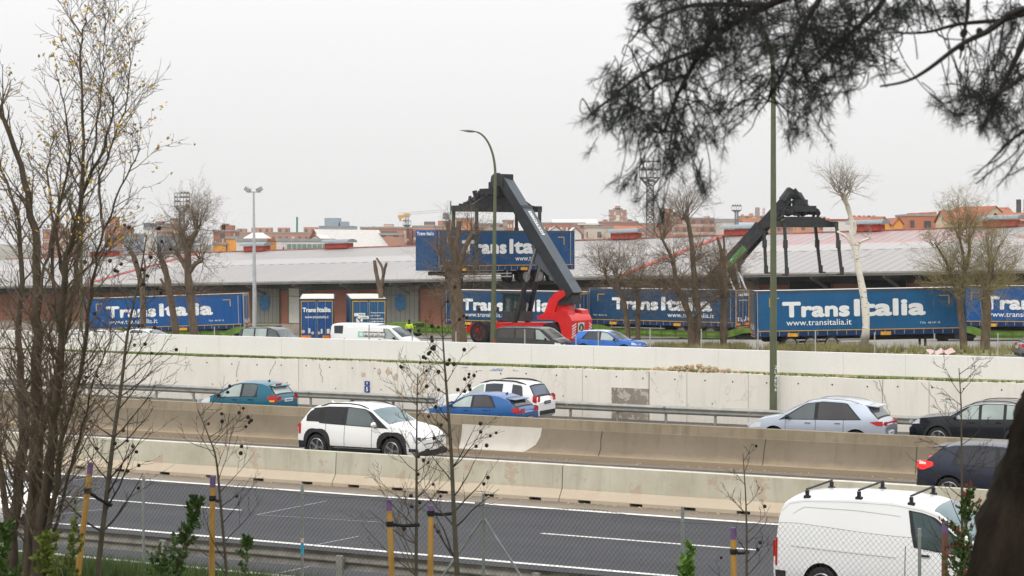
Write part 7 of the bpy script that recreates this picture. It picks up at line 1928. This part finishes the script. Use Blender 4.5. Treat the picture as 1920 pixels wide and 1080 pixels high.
for pts, r0, r1, dz in stems:
    n = len(pts) - 1; P = [W(x, y, DL + dz * i / n * 2) - base for i, (x, y) in enumerate(pts)]; sp_ = smoothpts(P, 4)
    sp_ = [p + rv(.012) for p in sp_]; k = len(sp_) - 1; rr = [(r0 + (r1 - r0) * (i / k) ** .8) * .64 for i in range(k + 1)]
    b.tube(sp_, rr, 7); allp.append((sp_, rr, pts))
b.build('trunk', M('bark_dark_brown', (.068, .051, .038), .95, var=.4, scale=7, bmp=.5, stretch=(1, 1, .3)), lt, smooth=60)
for sp_, rr, pts in allp:
    k = len(sp_) - 1; big = pts[0][1] > 1000
    for i in range(3, k):
        nb = 4 if rr[i] > .03 else 3
        for q in range(nb):
            if random.random() > .95: continue
            d0 = (sp_[min(i + 1, k)] - sp_[i - 1]).normalized(); s = d0.cross(rv(1)).normalized()
            z = sp_[i].z + base.z; low = z < 6.0
            if random.random() < ((.25 if z < 4.6 else .45) if low else .5): continue
            ln = random.uniform(.5, 1.3) * (1.0 if low else .8) * (1 - .45 * i / k)
            grow(tw_, sp_[i] + (sp_[min(i + 1, k)] - sp_[i]) * random.random(), d0 * .6 + s * .75 + ZX * .35, ln, min(.014, rr[i] * .4 + .003), 2 if low else 2, up=.25, jit=.10, kids=(2, 4), shrink=.55, spread=.55, nseg=4, tips=tips, rmin=.0036)
tw_.build('twigs', M('twig_dark_brown', (.115, .086, .064), .9, var=.35), lt, fix=False)
MLY = M('yellow_leaf', (.42, .27, .05), .6, var=.4, scale=9); MLB = M('brown_leaf', (.17, .085, .035), .7, var=.4, scale=9)
def leaf_quad(b, p, s, dn=None):
    a = rv(1).normalized(); c_ = a.cross(rv(1)).normalized(); e = a.cross(c_)
    b.add([p - a * s, p + c_ * s * .62 - a * s * .1 + e * s * .15, p + a * s, p - c_ * s * .62 - a * s * .1 + e * s * .1], [(0, 1, 2, 3)])
ly = MB(); lb = MB()
random.shuffle(tips)
for i, (p, d0) in enumerate(tips):
    z = p.z + base.z; pxx = 960 + F * (p.x + base.x) / (p.y + base.y)
    u = random.random()
    if z > 6.4 and u < .26:
        for q in range(random.randint(1, 3)): leaf_quad(ly, p + rv(.04), random.uniform(.018, .030))
    elif u < .30: leaf_quad(lb, p + rv(.02), random.uniform(.010, .020))
for (x, y) in ((155, 22), (165, 20), (138, 28), (100, 80), (120, 78), (168, 58), (105, 110), (112, 128), (103, 140), (245, 75), (234, 78), (207, 40), (243, 125), (231, 140), (273, 163), (283, 168), (260, 162), (300, 200), (290, 225), (284, 318), (283, 230), (188, 72), (175, 90), (205, 100), (218, 122), (150, 60), (130, 115), (135, 136), (318, 265), (95, 250), (120, 100), (175, 100), (240, 163), (255, 160), (296, 203), (305, 198)):
    for q in range(3): leaf_quad(ly, W(x, y, DL + random.uniform(-.6, .2)) - base + rv(.03), random.uniform(.018, .034))
ly.build('yellow_leaves', MLY, lt, fix=False); lb.build('brown_leaves', MLB, lt, fix=False)

# young plane trees with seed balls, and their stakes
MBALL = M('seed_ball_brown', (.028, .018, .012), .95, var=.3)
sb = MB(); sb.ball((0, 0, 0), .026, 7, 5); SBM = sb.mesh('seed_ball', MBALL, smooth=80)
def sapling(label, d, stem, r0, r1, side, balls, seed, m=MDKB, up=.35, ll=.9, box=None):
    random.seed(seed); bp = W(stem[0][0], stem[0][1], d); v = bp.dot(NX); g0 = bank_z(v); base = Vector((bp.x, bp.y, g0 - .05))
    t = thing('plane_sapling', label, 'young tree', base, 0, 'young plane trees on the bank')
    P = [Vector((0, 0, 0))] + [W(x, y, d) - base for x, y in stem]; sp_ = smoothpts(P, 4); k = len(sp_) - 1
    rr = [r0 + (r1 - r0) * i / k for i in range(k + 1)]; b = MB(); b.tube(sp_, rr, 8); b.build('trunk', M('sapling_bark', (.075, .062, .045), .9, var=.3, scale=8), t, smooth=60)
    c = MB(); tips = []
    i0 = int(k * .22)
    for n in range(side):
        f = i0 + (k - i0) * (n + random.random() * .7) / side; i = min(int(f), k - 1)
        a = random.choice((-1, 1)) ; dr = Vector((a * random.uniform(.5, 1), random.uniform(-.5, .5), up + random.uniform(.1, .6)))
        ln = ll * (1 - .72 * i / k) * random.uniform(.7, 1.25) + .12
        grow(c, sp_[i], dr, ln, max(.006, rr[i] * .45), 2, up=.35, jit=.10, kids=(2, 4), shrink=.42, spread=.6, nseg=5, tips=tips, rmin=.0035)
    c.build('branches', m, t, fix=False)
    random.shuffle(tips)
    for j in range(balls):
        if not tips: break
        p, dd = tips[j % len(tips)]; o = link_mesh('seed_ball', SBM, t, p + rv(.03) - ZX * .03); s_ = random.uniform(.8, 1.2); o.scale = (s_, s_, s_)
    return t
sapling('young plane tree hung with dark seed balls, tied to the leftmost purple-topped stake', 26.2, [(185, 1060), (200, 930), (213, 820), (228, 720), (240, 620), (262, 520), (275, 440)], .045, .008, 30, 48, 31, ll=1.15)
sapling('thin bare sapling tied to the second purple-topped stake from the left', 26.2, [(425, 1080), (414, 950), (405, 860), (392, 820), (372, 770)], .026, .005, 16, 14, 32, ll=.9)
sapling('pale bare sapling between the two central stakes', 26.4, [(780, 1080), (781, 960), (781, 860), (782, 760), (783, 700)], .030, .005, 34, 8, 33, ll=.9, m=M('twig_umber', (.075, .055, .038), .9))
sapling('tall plane sapling full of seed balls right of the central stakes', 26.0, [(857, 1080), (851, 960), (846, 850), (838, 740), (832, 660), (826, 560)], .042, .006, 24, 54, 34, ll=.85)
sapling('slim sapling tied to the stake left of the white panel van', 25.5, [(1400, 1080), (1400, 1000), (1398, 930), (1393, 850)], .022, .005, 12, 5, 35, ll=.5)
sapling('sapling rising in front of the white van windscreen, beside the pine trunk', 24.0, [(1804, 1080), (1804, 960), (1803, 860), (1802, 760), (1798, 690)], .026, .005, 20, 0, 36, ll=.7)
MCANE = M('stake_wood', (.36, .20, .055), .7, var=.3, scale=6, stretch=(1, 1, .25)); MPUR = M('purple_paint', (.14, .085, .19), .6); MSTRAP = M('black_strap', (.012, .012, .014), .7)
def stake(label, top, bot, d, sap=None, r=.042, wood=None, sy=None):
    a, c_ = W(top[0], top[1], d), W(bot[0], bot[1], d); dr = (c_ - a); v = c_.dot(NX); k = 1
    while (a + dr * k).z > bank_z((a + dr * k).dot(NX)) - .1 and k < 6: k += .05
    bt = a + dr * k; base = bt
    t = thing('tree_stake', label, 'stake', base, 0, 'purple-topped wooden stakes')
    b = MB(); b.tube([Vector((0, 0, 0)), a - base], [r, r * .92], 12); b.build('pole', wood or MCANE, t, smooth=40)
    n = dr.normalized(); b = MB(); b.tube([a - base + n * .15, a - base - n * .004], [r * .955, r * .94], 12); b.build('painted_top', MPUR, t, smooth=40)
    if sap:
        y0 = sy; p0 = W(top[0] + (bot[0] - top[0]) * (y0 - top[1]) / (bot[1] - top[1]), y0, d); p1 = W(sap[0], sap[1], d + .2); b = MB()
        s_ = (p1 - p0).normalized()
        b.tube([p0 - base - s_ * .05, (p0 * .5 + p1 * .5) - base - ZX * .02, p1 - base + s_ * .04], [.03, .022, .028], 6)
        b.cyl(p0 - base, r * 1.15, .07, 'z', 12); b.build('strap', MSTRAP, t, smooth=40)
    return t
stake('leftmost stake leaning right with a purple top, strapped to the young plane tree', (170, 868), (146, 1080), 26.0, (205, 945), sy=920)
stake('second stake from the left, upright with a purple top', (399, 893), (397, 1080), 26.2, (411, 938), sy=934)
stake('stake with a purple top leaning slightly, left of the two central stakes', (729, 937), (735, 1080), 26.2, (781, 984), sy=982)
stake('stake with a purple top and a black strap, right of the two central stakes', (808, 948), (807, 1080), 26.0, (849, 962), sy=962)
stake('purple-topped stake just left of the white panel van', (1375, 990), (1376, 1080), 25.5, (1399, 1035), sy=1034)
stake('brown stake in front of the white panel van windscreen', (1772, 977), (1771, 1080), 24.0, None, wood=M('brown_stake', (.16, .07, .05), .8))

# evergreen shrubs
MG1 = M('shrub_leaf', (.045, .085, .018), .5, var=.4, scale=5); MG2 = M('shrub_leaf_yellow', (.11, .14, .025), .5, var=.4, scale=5); MG3 = M('shrub_leaf_red', (.17, .035, .03), .5, var=.3)
def shrub(label, d, axis, w, n, m, seed, lean=0.0, s=.035, red=None, name='shrub', stem=True):
    """axis: pixel polyline from root to top; leaves in whorls round several shoots"""
    random.seed(seed); P = [W(x, y, d) for x, y in axis]; v = P[0].dot(NX); g0 = bank_z(v); base = Vector((P[0].x, P[0].y, g0 - .03)); t = thing(name, label, 'shrub', base, 0, 'evergreen shrubs on the bank')
    ax = smoothpts([Vector((0, 0, 0))] + [p - base for p in P], 4); k = len(ax) - 1
    st_ = MB(); st_.tube(ax, [.014 - .010 * i / k for i in range(k + 1)], 5); lf = MB(); rl = MB()
    def leaf(b, p, dr, s_):
        a = dr.normalized(); c_ = a.cross(rv(1)).normalized(); e = a.cross(c_); p = Vector(p)
        b.add([p, p + a * s_ * .5 + c_ * s_ * .28 + e * s_ * .05, p + a * s_ * 1.05, p + a * s_ * .5 - c_ * s_ * .28 + e * s_ * .05], [(0, 1, 2, 3)])
    shoots = [ax]
    for q in range(int(n / 9)):
        i = random.randint(int(k * .25), k - 1); o = ax[i]; f = 1 - .6 * i / k
        dr = Vector((random.uniform(-1, 1), random.uniform(-.7, .7), random.uniform(.4, 1.3))).normalized(); ln = w * f * random.uniform(.6, 1.2)
        pts = [o + dr * ln * j / 4 + ZX * (ln * .12 * (j / 4) ** 2) + rv(.01) for j in range(5)]; st_.tube(pts, [.006, .005, .005, .004, .003], 4); shoots.append(pts)
    for sh in shoots:
        for j in range(len(sh) - 1):
            if sh is ax and j < len(ax) * .25: continue
            for q in range(7 if sh is not ax else 9):
                p = sh[j].lerp(sh[j + 1], random.random()); dd = (sh[j + 1] - sh[j]).normalized()
                leaf(lf, p, dd * .7 + rv(.6) + ZX * .3, s * random.uniform(.7, 1.5))
        if red:
            for q in range(3): leaf(rl, sh[-1] + rv(.02), ZX + rv(.35), s * random.uniform(.8, 1.5))
    st_.build('stems', MTW, t, fix=False); lf.build('leaves', m, t, fix=False)
    if rl.v: rl.build('red_tips', MG3, t, fix=False)
    return t
shrub('slender evergreen shrub between the leaning stake and the left tree', 25.5, [(130, 1100), (138, 1020), (143, 935)], .22, 170, MG2, 41, s=.06)
shrub('upright evergreen shrub left of the second stake', 25.3, [(325, 1100), (345, 1030), (362, 980), (378, 935)], .30, 260, MG1, 42, s=.062)
shrub('small evergreen shrub right of the second stake', 25.4, [(460, 1100), (462, 1050), (466, 1015)], .22, 90, MG1, 43, s=.055)
shrub('bright green shrub top in front of the mesh fence at the lower right of centre', 25.0, [(1285, 1120), (1290, 1070), (1298, 1030)], .26, 150, M('shrub_leaf_bright', (.10, .19, .03), .5, var=.35, scale=5), 44, s=.07)
shrub('red-tipped shrub beside the pine trunk', 23.5, [(1800, 1110), (1806, 1030), (1815, 930)], .42, 480, MG1, 45, s=.05, red=True)
shrub('dark evergreen bush at the left edge under the tall tree', 22.0, [(10, 1120), (12, 1050), (15, 990)], .35, 260, MG1, 46, s=.06)
shrub('leafy bush at the foot of the left tree', 22.5, [(85, 1110), (88, 1060), (92, 1000)], .32, 220, MG2, 47, s=.06)
shrub('low broad bush left of the lower centre, at the foot of the second stake', 24.8, [(300, 1120), (305, 1080), (310, 1050)], .4, 200, MG1, 48, s=.05)

# low herbs and grass (uncountable)
def tufts(name, pts, h, w, m, seed, per=7, extra=None):
    random.seed(seed); b = MB()
    for p in pts:
        for k in range(per):
            a = random.uniform(0, 6.28); q = Vector(p) + Vector((math.cos(a), math.sin(a), 0)) * random.uniform(0, w * 3); d = Vector((random.gauss(0, .3), random.gauss(0, .3), 1)) * h * random.uniform(.4, 1.3); s = Vector((math.cos(a + 1.6), math.sin(a + 1.6), 0)) * w
            b.add([q - s, q + s, q + d], [(0, 1, 2)])
    return tag(b.build(name, m, fix=False), kind='stuff')
random.seed(51)
pts = []
for i in range(2600):
    u = random.uniform(ru(-20, 24), ru(540, 26)); v = random.uniform(18.5, 28.5); pts.append(RW(u, v, bank_z(v)))
tufts('bank_grass', pts, .45, .012, M('herb_green', (.055, .085, .022), .7, var=.5, scale=2), 52, 9)
pts = []
for i in range(900):
    u = random.uniform(ru(540, 24), ru(1950, 26)); v = random.uniform(23, 28.3); pts.append(RW(u, v, bank_z(v)))
tufts('bank_grass', pts, .2, .012, MATS['herb_green'], 53, 6)
pts = []; random.seed(54)
for i in range(3600):
    px = random.uniform(-30, 1950); u = ru(px, 68.9); dense = 1 if px < 470 else (.7 if px < 1050 else .25)
    if random.random() < dense: pts.append(RW(u, random.uniform(68.32, 68.7), 1.44))
tufts('ledge_grass', pts, .09, .02, M('ledge_blades', (.13, .17, .04), .8, var=.5, scale=.5), 55, 5)
pts = []; random.seed(56)
for i in range(1500):
    px = random.choice((random.uniform(980, 1950), random.uniform(1220, 1400), random.uniform(1440, 1640))); v = random.uniform(111, 120); p = RW(ru(px, v), v); pts.append(Vector((p.x, p.y, gz(p.x, p.y))))
tufts('verge_grass', pts, .55, .03, M('dry_grass_blades', (.22, .20, .085), .9, var=.45, scale=.3), 57, 9)
# rubble heap on the ledge
random.seed(58); b = MB(); uu = ru(1305, 68.7)
for k in range(130):
    x = random.gauss(0, .95); hgt = max(0, .26 * (1 - abs(x) / 2.4)); b.ball((uu + x, 68.55 + random.uniform(-.12, .3), 1.44 + random.uniform(0, hgt)), random.uniform(.03, .10), 5, 4)
o = b.build('soil_heap', M('dry_soil', (.38, .29, .19), .95, var=.35, scale=3)); o.rotation_euler = (0, 0, ROADROT); tag(o, 'heap of dry soil and rubble on the ledge right of the wall joint', 'soil heap')
b = MB(); random.seed(59); uu = ru(675, 68.7)
for k in range(70): b.ball((uu + random.gauss(0, 1.2), 68.5 + random.uniform(-.1, .3), 1.45 + random.uniform(0, .05)), random.uniform(.02, .06), 5, 4)
o = b.build('soil_heap', MATS['dry_soil']); o.rotation_euler = (0, 0, ROADROT); tag(o, 'low scatter of dry soil on the ledge above the kilometre plates', 'soil heap')
b = MB(); random.seed(61)
for k in range(420):
    v_ = random.choice((random.gauss(42.45, .16), random.gauss(50.85, .12))); u_ = ru(random.uniform(-40, 1960), v_); b.ball((u_, min(v_, 42.66) if v_ < 46 else v_, .012), random.uniform(.012, .035), 5, 4)
o = b.build('road_grit', MATS['dry_soil']); o.rotation_euler = (0, 0, ROADROT); tag(o, kind='stuff')
# pink rag on the verge
p = W(1770, 662, 100); b = MB(); random.seed(60); b.grid([[Vector((-.75 + .19 * i, .25 * j, .12 * math.sin(1.1 * i + .4) ** 2 + .05 * (j % 2) + random.uniform(0, .12) + .04 * j)) for i in range(9)] for j in range(5)])
o = b.build('crumpled_sheet', M('pink_plastic', (.50, .36, .34), .6), smooth=60, fix=False); o.location = (p.x, p.y, gz(p.x, p.y) + .15); tag(o, 'crumpled pink sheet lying behind the parapet at the right', 'plastic sheet')
o.location.z = H - (664 - YH) / F * p.y - .1

# ================================================================== pine in the foreground
random.seed(71)
DP = 9.0
MPB = M('pine_bark', (.017, .0125, .0095), .95, var=.7, scale=6, bmp=1.0, stretch=(1, 1, .35), spec=.05); MNE = M('pine_needles', (.009, .013, .008), .7, var=.4, scale=3); MPT = M('pine_twig', (.022, .017, .016), .9)
bp = W(1860, 1080, DP); g0 = bank_z(bp.dot(NX)); base = Vector((bp.x - .55, bp.y, g0 - .2))
pine = thing('pine_tree', 'dark out-of-focus pine: leaning trunk at the right edge, drooping needle sprays overhead', 'tree', base)
b = MB(); R0 = .44
tp = [(W(1990 - 0, 1300, DP) + Vector((-.15, 0, 0))), W(2010, 1080, DP), W(2045, 917, DP), W(2080, 778, DP), W(2100, 690, DP), W(2165, 450, DP + .2), W(2190, 150, DP + .3), W(2170, -150, DP + .2), W(2100, -420, DP)]
tp = [p - base for p in tp]; tp[0] = Vector((tp[0].x, tp[0].y, -.2))
sp_ = smoothpts(tp, 5); k = len(sp_) - 1
n_ = 26; vs = []; fs = []
for i, p in enumerate(sp_):
    r = (.50 - .22 * i / k)
    for j in range(n_):
        a = 6.2832 * j / n_; rr = r * (1 + .05 * math.sin(a * 7 + i * .8) + random.uniform(-.025, .03)); vs.append(p + Vector((rr * math.cos(a), rr * math.sin(a), 0)))
for i in range(k):
    for j in range(n_): fs.append((i * n_ + j, i * n_ + (j + 1) % n_, (i + 1) * n_ + (j + 1) % n_, (i + 1) * n_ + j))
b.add(vs, fs); b.build('trunk', MPB, pine, smooth=60)
# main boughs, pixel polylines at their own distances
boughs = [([(2180, 100), (1950, 15), (1850, 60), (1800, 85), (1740, 130), (1700, 152), (1650, 162)], .024, .005, 8.6), ([(2185, 120), (1960, 30), (1880, 38), (1800, 45), (1740, 60), (1690, 62)], .020, .005, 8.9),
          ([(2170, -200), (1800, -120), (1560, -40), (1440, 10), (1380, 40), (1320, 90), (1290, 140), (1265, 190), (1250, 235), (1240, 250)], .035, .005, 9.2),
          ([(1560, -40), (1500, 60), (1470, 130), (1440, 190)], .018, .004, 9.0), ([(1700, -90), (1650, 10), (1560, 90), (1500, 150)], .02, .004, 9.3), ([(1800, -100), (1815, 0), (1808, 60), (1800, 110)], .016, .004, 8.7),
          ([(1440, 10), (1300, 10), (1220, 40), (1180, 80)], .018, .004, 9.4), ([(1320, 90), (1220, 130), (1150, 180), (1110, 215)], .014, .004, 9.3), ([(1290, 140), (1230, 160), (1190, 200)], .01, .003, 9.2),
          ([(2000, 100), (1940, 130), (1880, 170), (1830, 200)], .02, .004, 8.5), ([(1950, 15), (1900, 120), (1870, 180), (1840, 240)], .02, .004, 8.8), ([(2050, 150), (1960, 220), (1900, 260), (1850, 310)], .02, .003, 8.6)]
b = MB(); anchors = []
for pts, r0, r1, d_ in boughs:
    P = [W(x, y, d_) - base for i, (x, y) in enumerate(pts)]; s2 = smoothpts(P, 4); kk = len(s2) - 1
    b.tube(s2, [r0 + (r1 - r0) * (i / kk) ** .7 for i in range(kk + 1)], 6); anchors += s2[2:]
b.build('boughs', MPT, pine, smooth=60)
# sprays: clouds of tufts given as soft ellipses (px, py, rx, ry, number)
clouds = [(1330, 30, 120, 45, 52), (1450, 60, 130, 60, 70), (1560, 60, 110, 60, 54), (1330, 105, 90, 45, 30), (1250, 130, 70, 50, 15), (1170, 165, 55, 40, 13), (1130, 215, 38, 28, 9), (1190, 235, 65, 45, 20), (1240, 200, 60, 50, 13),
          (1260, 285, 60, 50, 14), (1180, 345, 30, 14, 5), (1310, 345, 28, 16, 5), (1330, 240, 60, 45, 11), (1300, 215, 50, 40, 8), (1400, 190, 50, 30, 8), (1345, 180, 50, 40, 8), (1215, 375, 26, 18, 3), (1240, 412, 8, 8, 2), (1110, 285, 10, 8, 1), (1290, 305, 35, 30, 6),
          (1520, 130, 75, 55, 30), (1590, 120, 60, 50, 20), (1640, 70, 50, 40, 14), (1500, 200, 55, 40, 16), (1545, 180, 45, 35, 9), (1505, 250, 35, 22, 6), (1550, 243, 12, 6, 1), (1480, 270, 16, 8, 2), (1620, 20, 80, 25, 20), (1720, 20, 60, 22, 12), (1400, 130, 60, 40, 12),
          (1800, 20, 60, 25, 8), (1890, 60, 40, 60, 12), (1890, 130, 40, 50, 12), (1830, 150, 50, 30, 6), (1820, 185, 45, 30, 10), (1865, 200, 50, 40, 14), (1770, 190, 30, 25, 4), (1790, 225, 22, 15, 4), (1900, 220, 40, 50, 14), (1850, 235, 25, 14, 6), (1245, 60, 60, 30, 8), (1215, 20, 40, 20, 7)]
nd = MB(); tg = MB()
def tuft(p, dr, s, n):
    dr = dr.normalized()
    for q in range(n):
        e = (dr * random.uniform(.1, .9) + rv(.62)).normalized(); l = s * random.uniform(.7, 1.25); w = .0010
        sd = e.cross(rv(1)).normalized() * w; a = p + dr * random.uniform(-.06, .03); m_ = a + e * l * .55; end = a + e * l + Vector((0, 0, -l * .18))
        nd.add([a - sd, a + sd, m_ + sd, m_ - sd, end], [(0, 1, 2, 3), (3, 2, 4)])
for cx, cy, rx, ry, cnt in clouds:
    for q in range(int(cnt * (1.35 if 1380 < cx < 1670 else 1.9 if cy < 150 else 1.7))):
        x, y = random.gauss(cx, rx * .55), random.gauss(cy, ry * .55); d_ = random.uniform(8.4, 9.9); p = W(x, y, d_) - base
        near = min(anchors, key=lambda a: (a - p).length_squared); v_ = p - near
        dr = (v_.normalized() * .7 + Vector((random.uniform(-.4, .2), random.uniform(-.3, .3), -.35 + random.uniform(-.3, .4))))
        L_ = min(v_.length, random.uniform(.12, .40)); st_ = p - dr.normalized() * L_
        mid = (st_ + p) / 2 + rv(.02); q3 = smoothpts([st_, mid, p], 3); tg.tube(q3, [.0030 - .0012 * z_ / (len(q3) - 1) for z_ in range(len(q3))], 4, cap=False)
        tuft(p, dr, random.uniform(.045, .062), 34); tuft(mid.lerp(p, .5), dr, .045, 6)
for pts in ([(1930, 250), (1900, 290), (1860, 320), (1830, 345)], [(1925, 275), (1895, 320), (1870, 350)], [(1915, 230), (1880, 290), (1850, 310), (1825, 330)], [(1940, 300), (1910, 320), (1890, 330)]):
    P = [W(x, y, 8.3) - base for x, y in pts]; s2 = smoothpts(P, 4); tg.tube(s2, .003, 4, cap=False)
    for p in s2: tuft(p, Vector((-.5, 0, -.5)), .09, 3)
random.seed(73)
for cx, cy, rx, ry, cnt in clouds[:31] + clouds[33:41]:
    for q in range(int(cnt * .30)):
        a = W(random.gauss(cx, rx * .6), random.gauss(cy, ry * .6) - 15, 9.1) - base; near = min(anchors, key=lambda z: (z - a).length_squared)
        if (near - a).length > .9: near = a + (near - a).normalized() * .9
        q3 = smoothpts([near, near.lerp(a, .4) + rv(.05) + ZX * .05, near.lerp(a, .8) + rv(.03), a], 3); tg.tube(q3, [.0042 - .0025 * z_ / (len(q3) - 1) for z_ in range(len(q3))], 4, cap=False)
tg.build('twigs', MPT, pine, fix=False); nd.build('needles', MNE, pine, fix=False)
for (x, y) in ((1283, 158), (1807, 62), (1837, 60), (1803, 88), (1902, 28)):
    q = MB(); q.ball((0, 0, 0), (.017, .017, .022), 9, 7); o = q.build('pine_cone', MPT, pine, smooth=30); o.location = W(x, y, 8.8) - base; o.rotation_euler = (random.uniform(-.4, .4), random.uniform(-.4, .4), 0)

# ================================================================== air
hz = MB(); hz.box((0, 1500, 20), (3600, 3200, 56)); ho = hz.build('haze', [], None)
m = bpy.data.materials.new('air'); m.use_nodes = True; t = m.node_tree
for n in list(t.nodes):
    if n.type != 'OUTPUT_MATERIAL': t.nodes.remove(n)
pv = t.nodes.new('ShaderNodeVolumePrincipled'); pv.inputs['Color'].default_value = (.95, .96, .98, 1); pv.inputs['Density'].default_value = .00009; pv.inputs['Anisotropy'].default_value = .2
t.links.new(pv.outputs[0], [n for n in t.nodes if n.type == 'OUTPUT_MATERIAL'][0].inputs['Volume'])
ho.data.materials.append(m); tag(ho, kind='stuff')
sc.cycles.volume_bounces = 1; sc.cycles.volume_step_rate = 8
